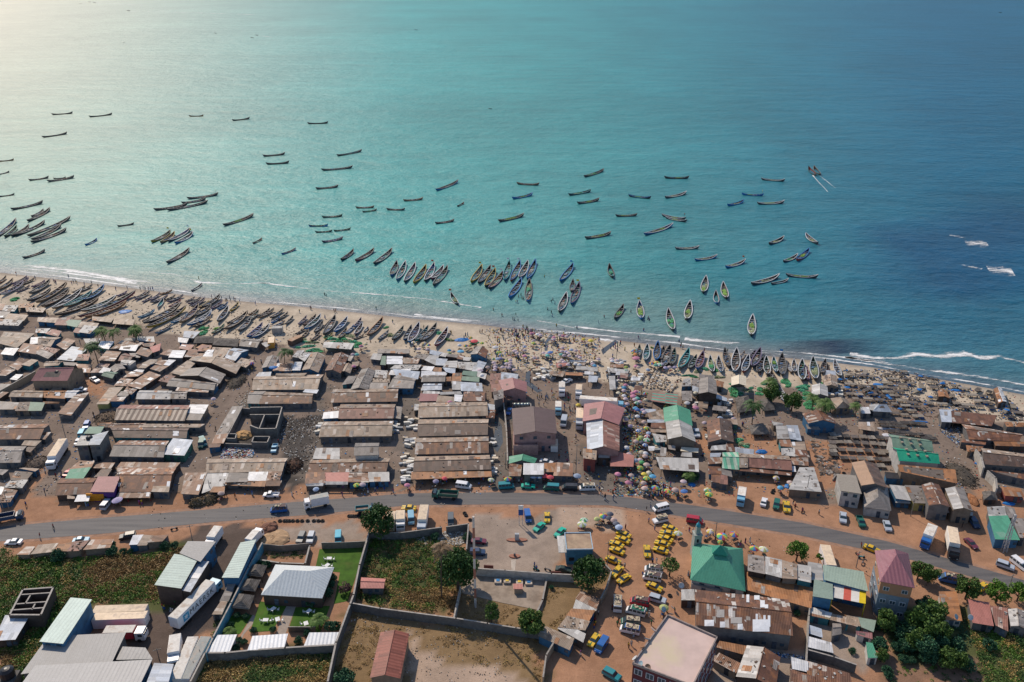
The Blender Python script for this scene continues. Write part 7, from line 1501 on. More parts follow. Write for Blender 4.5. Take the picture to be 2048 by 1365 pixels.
CRM = [(lambda q, i: (q.box((0,0,0), (1.5,.8,.7), 0, 0), q.box((0,0,.7), (1.55,.85,.08), 0, 1), q.mesh('cool_box', [plain('cb_%d' % i, c), plain('cbl_%d' % i, tuple(min(1, x*1.2) for x in c))]))[2])(MB(), i) for i, c in enumerate([(0.62,0.62,0.62),(0.5,0.42,0.32),(0.3,0.32,0.34),(0.65,0.62,0.55)])]
def crates(k, x0, y0, x1, y1, n):
    for i in range(n):
        X, Y = rr.uniform(x0, x1), rr.uniform(y0, y1); px, py = T(k, X, Y); p = G(px, py); NR[0] += 1
        o = link('cool_box', CRM[NR[0] % 4], None, (p.x, p.y, .02), rr.uniform(-.5,.5), (rr.uniform(.8,1.5), rr.uniform(.8,1.3), rr.uniform(.8,1.4))); tag(o, ['white','brown','grey','off white'][NR[0] % 4]+' cool box outside the sheds', 'cool box', 'cool boxes beside the sheds', at=(px, py))
crates('c', 60,560,180,690,12); crates('c', 40,760,160,880,9); crates('c', 20,930,130,1200,26); crates('c', 860,790,920,830,4); crates('c', 860,930,930,1030,7); crates('b', 1860,620,1950,720,8); crates('b', 1140,640,1190,720,6); crates('c', 860,1080,930,1130,4)
crates('d', 250,480,330,620,0); crates('d', 520,740,640,900,6); crates('d', 1040,730,1060,800,2); crates('d', 930,390,1280,450,14); crates('d', 590,380,610,400,1); crates('c', 1290,90,1500,200,22); crates('c', 1520,20,1940,100,20); crates('D', 90,1070,270,1270,12); crates('d', 300,140,400,300,8)
crates('d', 60,40,260,320,16); crates('d', 1120,400,1290,560,14); crates('e', 30,180,120,380,0); crates('e', 270,200,380,250,8)
# ================================================================ trees
def leafmat(name, c, c2):
    if name in MATS: return MATS[name]
    m, nt, b = newmat(name); v, r = objvec(nt); n = noise(nt, v, 1.1, 3); col = mixc(nt, ramp(nt, n, .35, .65), c, c2); wn = node(nt, 'ShaderNodeNewGeometry')
    k = mth(nt, 'MULTIPLY_ADD', wn.outputs['Random Per Island'], .7, .65); hv = node(nt, 'ShaderNodeHueSaturation'); nt.links.new(col, hv.inputs['Color']); nt.links.new(k, hv.inputs['Value']); nt.links.new(hv.outputs[0], b.inputs['Base Color'])
    b.inputs['Roughness'].default_value = .6; b.inputs['Specular IOR Level'].default_value = .25
    try: b.inputs['Transmission Weight'].default_value = 0
    except Exception: pass
    MATS[name] = m; return m
LEAF = {'d': leafmat('leaf_dark', (0.03,0.07,0.018), (0.055,0.12,0.028)), 'm': leafmat('leaf_mid', (0.06,0.12,0.025), (0.11,0.18,0.04)), 'l': leafmat('leaf_light', (0.07,0.16,0.02), (0.13,0.24,0.03)), 'b': leafmat('leaf_blue', (0.025,0.085,0.045), (0.05,0.13,0.06)), 'o': leafmat('leaf_dry', (0.22,0.13,0.05), (0.31,0.20,0.08)), 'p': leafmat('leaf_purple', (0.12,0.06,0.06), (0.18,0.10,0.09)), 'y': leafmat('leaf_straw', (0.30,0.2,0.07), (0.42,0.29,0.10))}
BARK = plain('bark', (0.11,0.08,0.06), rough=.95)
def leafquad(mb, c, s, r, up=.5, mi=0):
    n = Vector((r.gauss(0,1), r.gauss(0,1), r.gauss(0,1)+up)); n.normalize(); t = n.orthogonal().normalized(); t.rotate(Matrix.Rotation(r.uniform(0,6.28), 3, n)); u = n.cross(t)
    a, b = t*s*.5, u*s*.36; mb.face([c-a, c-b, c+a, c+b], mi)
def crown(seed, nb, nl, rx, rz, cz, s, mat, name='crown'):
    r = random.Random(seed); mb = MB(); bl = []
    for i in range(nb):
        th = r.uniform(0, 6.28); ph = r.uniform(-.5, 1.0); q = r.uniform(.45, .85); bl.append((Vector((math.cos(th)*rx*q*math.cos(ph*1.2), math.sin(th)*rx*q*math.cos(ph*1.2), cz+rz*math.sin(ph*1.35)*.75)), rx*r.uniform(.22,.42)))
    for c, br in bl:
        for i in range(nl):
            d = Vector((r.gauss(0,1), r.gauss(0,1), r.gauss(.25,1))).normalized(); p = c+d*br*r.uniform(.7,1.08); leafquad(mb, p, s*r.uniform(.7,1.3), r)
    return mb.mesh(name, [mat])
def trunk(h, r0, rx, seed):
    r = random.Random(seed); mb = MB(); mb.bar((0,0,0), (.1,.05,h*.55), r0, 0, 7, r0*.7)
    for i in range(6):
        a = i*1.05+r.uniform(-.2,.2); m = Vector((math.cos(a)*rx*.35, math.sin(a)*rx*.35, h*.75)); mb.bar((.1,.05,h*.5), m, r0*.5, 0, 5, r0*.3); mb.bar(m, m+Vector((math.cos(a)*rx*.3, math.sin(a)*rx*.3, h*.15)), r0*.3, 0, 5, r0*.1)
    return mb.mesh('trunk', [BARK])
TREES = {}
for key, (nb, nl, rx, rz, cz, s, m) in {'round': (30,120,4.6,3.4,5.2,.62,'d'), 'big': (38,120,4.8,4.6,6.2,.62,'d'), 'mid': (26,110,3.2,2.6,3.8,.5,'m'), 'light': (22,100,2.6,2.2,3.2,.42,'l'), 'slim': (16,80,1.8,2.8,3.6,.4,'m'), 'sparse': (15,50,2.8,2.0,3.6,.5,'m'), 'ball': (10,90,.95,.9,2.2,.25,'l'), 'shrub': (16,80,1.7,1.1,1.2,.36,'b'), 'darkt': (22,100,2.9,2.2,3.0,.5,'b'), 'purple': (14,90,1.7,1.2,1.3,.28,'p')}.items():
    TREES[key] = (crown(hash(key) % 97 if False else sum(map(ord, key)), nb, nl, rx, rz, cz, s, LEAF[m]), trunk(cz, .09*rx if key != 'ball' else .08, rx, 5), cz, rx)
TW = {'round':'dense dark green round tree','big':'very big dark green tree','mid':'mid green leafy tree','light':'bright green young tree','slim':'slim grey green tree','sparse':'open crowned roadside tree','ball':'small clipped green tree','shrub':'low blue green shrub','darkt':'dark bushy tree','purple':'purple brown garden shrub'}
def tree(k, x, y, key, sc=1.0, label=None):
    """x, y: centre of the crown in the tile"""
    cr_, tk, cz, rx = TREES[key]; px, py = T(k, x, y); p = G(px, py, cz*sc); root = link('shrub' if key in ('shrub','purple') else 'tree', None, None, (p.x, p.y, 0), (px*7) % 6, (sc,)*3); link('foliage' if key in ('shrub','purple') else 'crown', cr_, root); link('trunk', tk, root)
    tag(root, label or TW[key], 'shrub' if key in ('shrub','purple') else 'tree', 'shrubs' if key in ('shrub','purple') else 'broadleaf trees', exact=bool(label)); return root
tree('G',1740,400,'round',.98,'dense dark round tree on the road verge beside the parked trucks'); tree('H',560,860,'big',1.05,'very big dark tree between scrub lot and concrete slab'); tree('H',1840,900,'round',.95,'broad green tree behind the blue petrol kiosk')
tree('H',890,1290,'slim',1.0,'slim grey green tree beside the dividing block wall'); tree('S',250,670,'mid',1.05,'bushy grey green tree at the lower end of the long tan shed'); tree('I',685,840,'sparse',.9,'open crowned tree beside the parked white minibuses'); tree('I',1930,690,'light',1.05,'bright green tree on the verge beyond the mosque parasols')
tree('J',180,800,'ball',1.0,'small clipped tree beside the plain white container'); tree('J',1095,915,'mid',.75); tree('J',1190,950,'mid',.75); tree('J',1540,1075,'mid',.95,'leafy roadside tree between blue minibus and yellow taxi'); tree('J',1820,1120,'light',1.05); tree('J',2010,1115,'light',.95)
for x, y, s in ((450,640,1.0),(640,820,.9),(700,940,.9),(900,960,1.2),(950,1080,.9),(1240,940,1.0),(1150,1080,.9),(1290,1090,.75),(860,620,1.35),(1010,560,1.2),(1110,790,.9),(380,940,.8),(560,960,.6),(760,760,1.2),(960,760,1.2),(900,480,1.1),(400,1050,.6),(1060,920,.9),(820,870,1.0)): tree('V', x, y, ('darkt','mid','shrub')[int(x+y) // 10 % 3], s*(.85 if (int(x+y) // 10) % 3 < 2 else 1.3))
for k, x, y, s in (('V',1400,1170,.9),('V',1640,930,.9),('V',640,1100,.7),('V',740,1110,.6),('V',450,1230,.7),('V',470,1290,.6),('V',330,720,.6),('G',1010,1170,.8),('G',1080,1190,.9),('G',1150,1170,.9),('G',1230,1100,.9),('G',1270,1020,.8),('G',1290,960,.7),('G',590,810,.6),('G',650,830,.7),('Q',860,900,.5),('Q',800,880,.5),('Q',1200,750,.5),('Q',970,760,.5),('Q',780,590,.5),('Q',880,600,.5),('Q',700,700,.5),('Q',1490,880,.6),('Q',1590,790,.5),('Q',1850,720,.8),('Q',1920,720,.8),('Q',760,970,.6),('d',860,1110,.9),('d',920,1140,.9),('J',640,380,.7),('J',770,400,.7),('U',530,300,.6),('H',650,560,.7),('H',340,550,.7),('F',560,740,1.1),('F',1090,700,.9),('F',1090,640,.7),('F',1200,700,.6),('F',1270,700,.5),('F',1600,640,.7),('F',1700,640,.7),('R',60,1320,1.3),('H',1480,1050,.4),('U',1360,560,.5),('V',50,1000,.5)): tree(k, x, y, 'shrub', s)
tree('G',1415,1060,'purple',1.0,'purple brown round shrub on the bright lawn'); tree('d',1680,320,'mid',1.05,'leafy tree over the thatched huts and green nets'); tree('d',1880,400,'mid',1.05,'spreading tree beside the green nets, inland of the blue boat'); tree('B',890,1010,'sparse',.5,'half bare tree behind the palm on the beach edge')
def palm_mesh(seed, h, n, L, mat):
    r = random.Random(seed); mb = MB(); tk = MB()
    for i in range(8): z0, z1 = h*i/8, h*(i+1)/8; tk.bar((.04*i*i*.3,0,z0), (.04*(i+1)**2*.3,0,z1), .2-.01*i, 0, 6, .19-.01*i)
    top = Vector((.04*64*.3,0,h))
    for i in range(n):
        a = 2*math.pi*i/n*2.4+r.uniform(-.2,.2); el = r.uniform(-.2,1.0); l = L*r.uniform(.8,1.1); d = Vector((math.cos(a), math.sin(a), 0)); prev = top; m = 7
        for j in range(m):
            t = (j+1)/m; p = top+d*l*t*math.cos(el*.5)+Vector((0,0, l*(math.sin(el)*t-.85*t*t))); side = Vector((-d.y, d.x, 0))
            w0 = .75*math.sin(math.pi*min(1, (j)/m*.9+.12)); w1 = .75*math.sin(math.pi*min(1, t*.9+.08))+.02; dr = Vector((0,0,-.28))
            for s in (-1, 1):
                for q in (0.0, .5):
                    a0 = prev.lerp(p, q); a1 = prev.lerp(p, q+.3); mb.face([a0, a1, a1+side*s*w1+dr+d*.35, a0+side*s*w0+dr+d*.3] if s > 0 else [a1, a0, a0+side*s*w0+dr+d*.3, a1+side*s*w1+dr+d*.35])
            prev = p
    return mb.mesh('fronds', [mat]), tk.mesh('trunk', [BARK])
PALMS = [palm_mesh(1, 8, 22, 3.9, LEAF['d']), palm_mesh(2, 6, 20, 3.3, LEAF['m']), palm_mesh(3, 2.5, 16, 2.4, LEAF['m']), palm_mesh(4, 15, 16, 2.6, leafmat('frond_dead', (0.16,0.10,0.06), (0.24,0.16,0.09)))]
PH = [8,6,2.5,15]
def palm(k, x, y, i, label, sc=1.0):
    p = G(*T(k, x, y), PH[i]*sc); root = link('palm_tree', None, None, (p.x, p.y, 0), x % 6, (sc,)*3); link('fronds', PALMS[i][0], root); link('trunk', PALMS[i][1], root); tag(root, label, 'palm tree', 'coconut palms', exact=True)
palm('A',915,930,0,'tall dark palm alone among the seaward tin roofs'); palm('A',1000,770,1,'first palm of the pair at the top of the beach'); palm('A',1080,790,1,'second palm of the pair, dense dark fronds'); palm('A',1330,755,1,'palm leaning beside the long yellow keeled boat'); palm('A',1290,780,2,'short palm beside the leaning beach palm',1.2)
palm('B',810,985,0,'palm beside the half bare tree at the beach edge',.85); palm('d',1510,420,0,'pale fronded palm between the two thatched huts',1.0); palm('d',1655,190,2,'short palm at the foot of the beached boats',1.3); palm('e',130,240,1,'thin palm beside the lime green nets',.9); palm('e',255,300,1,'spreading palm beside the tan hip roofed hut',1.1); palm('e',525,320,1,'small thin palm beside the white zinc shelter',.7); palm('e',290,340,2,'low palm under the spreading palm')
palm('Q',1730,650,2,'small garden palm beside the board fence'); palm('H',385,665,3,'tall dead palm rising out of the scrub lot'); palm('Q',660,760,2,'small garden palm by the blue wall',.7); palm('d',880,1105,2,'low palm in front of the pale awning',.9)
def scrub(poly, n, label, mix='dmo', rr_=(.5,1.3), ql=26, s=.34, seed=1, hz=.5, dens=None):
    r = random.Random(seed); P = [tuple(G(x, y)[:2]) for x, y in poly]; xs = [p[0] for p in P]; ys = [p[1] for p in P]; mats = [LEAF[c] for c in dict.fromkeys(mix)]; idx = {c: i for i, c in enumerate(dict.fromkeys(mix))}; mb = MB(); c = 0; g = 0
    while c < n and g < n*40:
        g += 1; x, y = r.uniform(min(xs), max(xs)), r.uniform(min(ys), max(ys))
        if not inpoly(x, y, P): continue
        v = .6*vn(x*.06, y*.06, seed)+.4*vn(x*.2, y*.2, seed+2); v2 = vn(x*.3, y*.3, seed+5)
        if dens and v2 < dens: continue
        c += 1; mi = idx[mix[min(len(mix)-1, int(max(0, min(.999, (v-.5)*1.8+.5+r.uniform(-.13,.13)))*len(mix)))]]; br = r.uniform(*rr_)
        for i in range(ql):
            d = Vector((r.gauss(0,1), r.gauss(0,1), abs(r.gauss(0,1)))).normalized(); leafquad(mb, Vector((x, y, 0))+Vector((d.x*br, d.y*br, d.z*br*hz*(.5+2.2*v2*v2)+.05)), s*r.uniform(.7,1.3), r, 1.0, mi)
    o = link('undergrowth', mb.mesh('undergrowth', mats)); o['kind'] = 'stuff'; o['label'] = label
scrub([(0,1128),(60,1100),(110,1128),(160,1118),(330,1110),(372,1092),(350,1145),(318,1205),(300,1202),(190,1205),(175,1200),(120,1290),(80,1350),(60,1365),(0,1365),(0,1280)], 2600, 'green and rusty scrub covering the lot beside the mint roofed warehouse', 'omlydlmolo', (.4,1.4), 36, .33, 1)
scrub([(0,1095),(20,1100),(15,1125),(0,1130)], 25, 'small green scrub patch by the road', 'dm', seed=12)
scrub([(741,1078),(850,1070),(930,1110),(922,1165),(908,1230),(760,1212),(712,1203),(722,1140)], 1150, 'scrub of green weeds and dry orange grass in the walled lot', 'oylmdomlyo', (.35,1.2), 32, .3, 2)
scrub([(400,1322),(440,1312),(560,1308),(668,1300),(655,1365),(640,1400),(380,1400)], 620, 'dark scrub below the restaurant garden wall', 'dmyolm', (.4,1.3), 32, .32, 3)
scrub([(1750,1225),(1920,1225),(1950,1290),(1880,1320),(1790,1310),(1755,1260)], 190, 'low green plants under the dark trees', 'bbdm', (.5,1.1), 24, .34, 4)
scrub([(1925,1235),(2060,1270),(2060,1390),(1975,1390),(1955,1300)], 480, 'grassy field of green and straw coloured weeds', 'ymmlymd', (.4,1.0), 24, .3, 5)
scrub([(1770,1335),(1960,1330),(1970,1390),(1790,1390)], 70, 'thin weeds on the ploughed garden plot', 'mld', (.3,.6), 20, .25, 6)
scrub([(700,1225),(830,1240),(1080,1275),(1090,1390),(1000,1340),(900,1325),(850,1270),(810,1255),(760,1390),(670,1365)], 420, 'dry yellow grass tufts on the littered lot', 'yoyoo', (.25,.6), 16, .22, 7, .4, .45)
scrub([(925,1195),(1080,1225),(1110,1150),(1200,1170),(1170,1200),(1075,1290),(1000,1250),(915,1235)], 200, 'dry brown grass beside the concrete slab', 'oyo', (.2,.5), 14, .2, 8, .3, .4)
scrub([(524,1098),(612,1098),(606,1118),(535,1118)], 120, 'green crop rows inside the brushwood pen', 'mdm', (.2,.45), 16, .2, 9, .4)
scrub([(430,1235),(450,1232),(445,1300),(420,1300)], 40, 'garden plants along the blue wall', 'dml', (.3,.7), 20, .25, 10)
# ================================================================ poles, mast, tyres, garden and yard things
def height_to(px0, py0, py1):
    p = G(px0, py0); lo, hi = 0.0, 60.0
    for _ in range(40):
        m = (lo+hi)/2
        if PX((p.x, p.y, m))[1] > py1: lo = m
        else: hi = m
    return p, lo
POLEM = plain('pole_grey', (0.24,0.22,0.20), rough=.8)
def pole(k, x0, y0, y1, label, r=.13, arm=True):
    a = T(k, x0, y0); b = T(k, x0, y1); p, h = height_to(a[0], a[1], b[1]); root = link('utility_pole', None, None, p); mb = MB(); mb.bar((0,0,0), (0,0,h), r, 0, 7, r*.7); link('shaft', mb.mesh('shaft', [POLEM]), root)
    if arm: mb = MB(); mb.box((0,0,h-.5), (1.7,.12,.12), .4); link('crossarm', mb.mesh('crossarm', [POLEM]), root)
    tag(root, label, 'pole', 'utility poles', exact=True); return root, h
POLES = [('a',630,720,540,'pole standing by the dirt street above the long truck'),('a',1190,1260,1085,'pole behind the orange and purple shop front'),('F',1875,585,440,'leaning pole beside the warehouse entrance'),('F',90,290,120,'first pole beside the dump truck at the junction'),('F',40,310,190,'second shorter pole beside the dump truck at the junction'),
 ('c',1715,1130,820,'tall pole at the market entrance beside the blue parasol'),('J',1905,1095,955,'pale lamp pole beside the road at the edge of the trees'),('J',512,895,745,'pole beside the teal painted motorbikes'),('I',70,840,600,'thin pole beside the row of taxis'),('e',55,1150,960,'pole in front of the grey shed on the red earth'),('e',1010,1340,1180,'pole before the yellow fronted shop'),('b',100,1290,1170,'thin pole over the patched grey roofs'),('b',910,300,180,'thin pole between two grey sheds') ,('c',1030,1060,900,'pole at the end of the long pale yard wall'),('D',160,1080,960,'short mast standing in the beach crowd'),('C',1378,1040,940,'post standing in the beach crowd by the stream'),('P',1850,1100,970,'lamp pole in the lower truck yard'),('G',400,850,740,'thin antenna pole on the mint roofed shed'),('Q',365,1100,985,'first dark post along the scrap yard wall'),('Q',290,1230,1120,'second dark post along the scrap yard wall'),('I',1125,540,410,'street pole beside the yellow and pink parasol'),('d',605,1060,960,'post of the pale awning')]
for k, x, y0, y1, l in POLES: pole(k, x, y0, y1, l, .11, y0-y1 > 120)
p, h = height_to(951, 1215, 1034); root = link('radio_mast', None, None, p); nseg = 9
for i in range(nseg): mb = MB(); mb.bar((0,0,h*i/nseg), (0,0,h*(i+1)/nseg), .28 if i % 2 else .27, 0, 8); link('mast_section', mb.mesh('mast_section', [plain('mast_red', (0.33,0.14,0.10)) if i % 2 else plain('mast_white', (0.55,0.5,0.46))]), root)
tag(root, 'tall red and white banded mast beside the petrol forecourt', 'mast', exact=True)
p, h = height_to(*T('J',1862,750), T('J',1862,410)[1]); root = link('lattice_tower', None, None, p)
mb = MB(); 
for x, y in ((-.5,-.5),(.5,-.5),(.5,.5),(-.5,.5)): mb.bar((x,y,0), (x*.5,y*.5,h), .08, 0, 5)
link('leg_frame', mb.mesh('leg_frame', [plain('galvanised', (0.4,0.4,0.42))]), root); mb = MB(); n = int(h/1.2)
for i in range(n):
    z0, z1 = h*i/n, h*(i+1)/n; a, b = .5-.25*i/n, .5-.25*(i+1)/n; mb.bar((-a,-a,z0), (b,-b,z1), .05, 0, 4); mb.bar((a,-a,z0), (b,b,z1), .05, 0, 4); mb.bar((a,a,z0), (-b,b,z1), .05, 0, 4); mb.bar((-a,a,z0), (-b,-b,z1), .05, 0, 4)
link('bracing', mb.mesh('bracing', [plain('galvanised', (0.4,0.4,0.42))]), root); mb = MB(); mb.box((.2,.2,h-1.8), (.5,.3,1.6)); link('antenna', mb.mesh('antenna', [plain('antenna_white', (0.7,0.7,0.7))]), root)
tag(root, 'galvanised lattice tower beside the green roofed shelter', 'tower', exact=True)
p, h = height_to(*T('H',1178,440), T('H',1183,250)[1]); root = link('petrol_sign', None, None, p); mb = MB(); mb.box((-.45,0,0), (.14,.14,h)); mb.box((.45,0,0), (.14,.14,h)); link('post', mb.mesh('post', [plain('sign_post', (0.5,0.5,0.52))]), root)
mb = MB(); mb.box((0,0,h*.5), (1.3,.2,h*.28)); link('lower_panel', mb.mesh('lower_panel', [plain('sign_blue', (0.03,0.10,0.35))]), root); mb = MB(); mb.box((0,0,h*.79), (1.3,.2,h*.21)); link('upper_panel', mb.mesh('upper_panel', [plain('sign_white', (0.75,0.75,0.75))]), root); tag(root, 'tall blue and white petrol price sign between forecourt and road', 'sign', exact=True)
def torus(R_, r_, z=.0):
    mb = MB(); n, m = 14, 6
    for i in range(n):
        for j in range(m):
            def q(i, j): a, b = 2*math.pi*i/n, 2*math.pi*j/m; return ((R_+r_*math.cos(b))*math.cos(a), (R_+r_*math.cos(b))*math.sin(a), r_+r_*math.sin(b)+z)
            mb.face([q(i,j), q(i+1,j), q(i+1,j+1), q(i,j+1)])
    return mb.mesh('tyre', [RUB])
TY = torus(.36, .16)
for i, (k, x, y) in enumerate([('G', x, 405) for x in (780,825,847,872,905,950,995,1050,1110,1155,1195)]+[('G', x, 358) for x in (1455,1475,1495,1520,1552)]+[('H',630,330),('H',643,352),('H',684,396),('I',680,1135),('J',400,-40+75),('d',1680,1300),('d',1690,1280),('I',1030,600),('G',725,425)]):
    p = G(*T(k, x, y)); o = link('tyre', TY, None, (p.x, p.y, .03), 0, (1.15,)*3); tag(o, 'black tyre half sunk at the road edge', 'tyre', 'tyres marking the verge')
def gtable(k, x, y, cloth=True):
    p = G(*T(k, x, y), .75); root = link('garden_table', None, None, (p.x, p.y, .05), x % 3); mb = MB(); mb.box((0,0,.7), (1.3,1.0,.06)); link('tabletop', mb.mesh('tabletop', [plain('garden_white', (0.8,0.8,0.8), objvar=0)]), root)
    for sx in (-.5,.5):
        for sy in (-.38,.38): mb = MB(); mb.box((sx,sy,0), (.07,.07,.7)); link('leg', mb.mesh('leg', [plain('garden_white', (0.8,0.8,0.8))]), root)
    tag(root, 'white garden table standing on the lawn', 'table', 'white garden tables')
    for s in (-1, 1):
        a = link('garden_chair', None, None, (p.x+s*1.15, p.y+.1, .05), 0 if s > 0 else math.pi); mb = MB(); mb.box((0,0,.42), (.45,.45,.05)); link('seat', mb.mesh('seat', [plain('garden_white', (0.8,0.8,0.8))]), a); mb = MB(); mb.box((.22,0,.47), (.05,.45,.45)); link('backrest', mb.mesh('backrest', [plain('garden_white', (0.8,0.8,0.8))]), a)
        mb = MB()
        for sx in (-.18,.18):
            for sy in (-.18,.18): mb.box((sx,sy,0), (.04,.04,.42))
        link('legs', mb.mesh('leg', [plain('garden_white', (0.8,0.8,0.8))]), a).name = 'leg_frame'; tag(a, 'white garden chair beside a table on the lawn', 'chair', 'white garden chairs')
for k, x, y in (('G',1260,765),('G',1240,832),('G',712,1258),('G',1060,1280),('Q',1110,640),('Q',1580,680),('Q',1250,632)): gtable(k, x, y)
def island(x, y, L, pump, label):
    p = G(*T('H', x, y)); root = link('pump_island', None, None, (p.x, p.y, .02)); mb = MB(); ring = [(L/2*math.cos(t)*(1 if abs(math.cos(t)) > .99 else 1), .75*math.sin(t)) for t in [2*math.pi*i/18 for i in range(18)]]; mb.prism([(a,b,0) for a, b in ring], [(a,b,.25) for a, b in ring]); link('kerb_base', mb.mesh('kerb_base', [plain('island_red', (0.33,0.15,0.10))]), root)
    if pump: mb = MB(); mb.box((0,0,.25), (1.1,.7,1.9)); link('pump', mb.mesh('pump', [plain('pump_grey', (0.4,0.42,0.44))]), root)
    else: mb = MB(); mb.box((0,0,.25), (.5,.4,.7)); link('pump', mb.mesh('pump', [BUMP]), root)
    tag(root, label, 'pump island', exact=True)
island(1140,590,5.6,True,'long red fuel island with a grey pump'); island(1118,748,2.9,False,'short red fuel island with a small stub')
for x, y, c, w_ in ((955,1000,'blue',1),(1045,1000,'yellow',2),(1165,1010,'yellow',3),(1255,1015,'blue',4)):
    p = G(*T('H', x, y)); root = link('tank_hatch', None, None, (p.x, p.y, .09)); mb = MB(); mb.box((0,0,0), (1.7,1.6,.55)); link('plinth', mb.mesh('plinth', [plain('pale_concrete', (0.5,0.43,0.36))]), root); mb = MB(); mb.box((0,0,.55), (.8,.8,.12)); link('lid', mb.mesh('lid', [plain('lid_'+c, (0.03,0.22,0.5) if c == 'blue' else (0.75,0.52,0.08))]), root)
    tag(root, f"concrete fuel hatch with {c} lid, {('first','second','third','fourth')[w_-1]} in its row from the mast", 'hatch', 'fuel tank hatches', exact=True)
box_thing('hut', *T('H',1155,1095), (2.0,1.6,1.5), 0, TANW, 'tiny hut with red brown lid on the concrete slab', 'hut', extra=lambda r_, d: link('roof', (lambda q: (q.box((-.1,.2,1.5), (2.3,1.9,.12)), q.mesh('roof', [RM('R')]))[1])(MB()), r_))
for x, y, l in ((865,905,'brown steel gate in the wall beside the mast'),(1520,965,'brown steel gate behind the petrol kiosk')): box_thing('gate', *T('H', x, y), (2.4,.2,2.3), -.08, plain('gate_brown', (0.13,0.04,0.035)), l, 'gate')
box_thing('billboard', *T('F',940,205), (5.0,.3,2.4), -.03, plain('sign_orange', (0.7,0.28,0.02)), 'orange shop front sign under the maroon roof', 'sign', z=.4); box_thing('billboard', *T('F',1050,200), (4.6,.3,2.4), -.03, plain('sign_purple', (0.10,0.03,0.25)), 'purple shop front sign under the maroon roof', 'sign', z=.4)
DM = [(lambda q: (q.lathe([(.05,0),(.35,.06),(.6,.2),(.58,.22),(.3,.1)], n=12), q.mesh('dish', [plain('dish_'+str(i), c)]))[1])(MB()) for i, c in enumerate([(0.6,0.6,0.6),(0.3,0.4,0.45),(0.3,0.18,0.12)])]
for i, (k, x, y, z) in enumerate((('S',1990,240,9.6),('S',1780,520,9.6),('S',1940,340,9.6),('S',1660,760,9.6),('S',1590,870,9.6),('S',1540,970,9.6),('S',1455,1090,9.6),('S',1525,1155,9.6),('S',1605,1190,9.6),('V',1420,610,3.8),('V',1250,605,3.9),('V',305,590,2.5),('S',1890,505,1.0),('S',1870,580,1.0))):
    p = G(*T(k, x, y), z); o = link('satellite_dish', DM[i % 3], None, (p.x, p.y, z), i, (1.1,)*3); o.rotation_euler = (R(50), 0, i*.7); tag(o, ['white','blue grey','rusty'][i % 3]+' satellite dish', 'satellite dish', 'satellite dishes')
def mound(k, x, y, rx, ry, c, label, cat='sand heap', fl=.5, seed=1, nm='sand_heap'):
    p = G(*T(k, x, y)); o = link(nm, blob_mesh(seed, 18, 6, fl, plain('heap_'+label[:12], c, rough=.95, var=.3, scale=2), nm), None, (p.x, p.y, 0), 0, (rx, ry, min(rx, ry))); tag(o, label, cat, exact=True)
def stickheap(k, x, y, rx, ry, c, label, cat, hh, seed, nm):
    p = G(*T(k, x, y)); r = random.Random(seed); mb = MB()
    for i in range(260):
        a, q = r.uniform(0, 6.28), r.random()**.55; X, Y = math.cos(a)*rx*q, math.sin(a)*ry*q; z = hh*(1-q*q)*r.uniform(.3,1)+.05; d = Vector((r.gauss(0,1), r.gauss(0,1), r.gauss(0,.25))).normalized()*r.uniform(.3,1.1); mb.bar(Vector((X,Y,z))-d*.5, Vector((X,Y,z))+d*.5, r.uniform(.04,.14), r.choice((0,0,1,2)), 4)
    mb.lathe([(1,0),(.75,.45*hh),(.3,.8*hh),(.02,.85*hh)], (0,0,0), 14, 0, rx*.85, ry*.85)
    o = link(nm, mb.mesh(nm, [plain('sh_'+label[:14], c, rough=.95, var=.5, scale=3), plain('stick_pale', (0.26,0.2,0.15), var=.4), plain('stick_dark', (0.04,0.035,0.03), var=.4)]), None, (p.x, p.y, 0)); o['kind'] = 'stuff'; tag(o, label, cat, exact=True)
mound('b',425,745,2.8,2.6,(0.42,0.26,0.12),'golden sand heap in the roofless courtyard',seed=81); mound('G',740,575,3.6,3.2,(0.45,0.30,0.18),'pale orange sand heap beside the small box truck',fl=.25,seed=82); mound('G',665,480,2.6,2.6,(0.2,0.10,0.07),'dark brown earth heap beside the road gate',fl=.4,seed=83); mound('J',1570,275,1.6,3.0,(0.38,0.17,0.08),'orange earth heap beside the lilac gabled shop',seed=84)
stickheap('a',360,210*1.0+810,3.8,4.6,(0.13,0.10,0.08),'dark firewood heap beside the long truck','heap',1.68,85,'firewood_heap'); stickheap('a',1050,570,5,5,(0.14,0.10,0.07),'brown brushwood heap beside the striped roof','heap',1.26,86,'brushwood_heap'); stickheap('b',360,210,3.5,7,(0.10,0.085,0.07),'dark scrap heap behind the grey shed','heap',1.26,87,'scrap_heap'); stickheap('b',910,1040,2.8,4.6,(0.09,0.05,0.035),'dark rusty scrap heap beside the long tan shed','heap',1.68,88,'scrap_heap'); stickheap('e',1470,960,4.2,7.5,(0.10,0.085,0.07),'brushwood heap at the end of the rusty roof','heap',1.47,89,'brushwood_heap')
stickheap('F',1930,230,2.6,2.4,(0.16,0.11,0.06),'first firewood stack beside the road','heap',2.1,90,'firewood_heap'); stickheap('G',90,200,2.6,2.6,(0.19,0.13,0.07),'second firewood stack beside the road','heap',2.1,91,'firewood_heap')
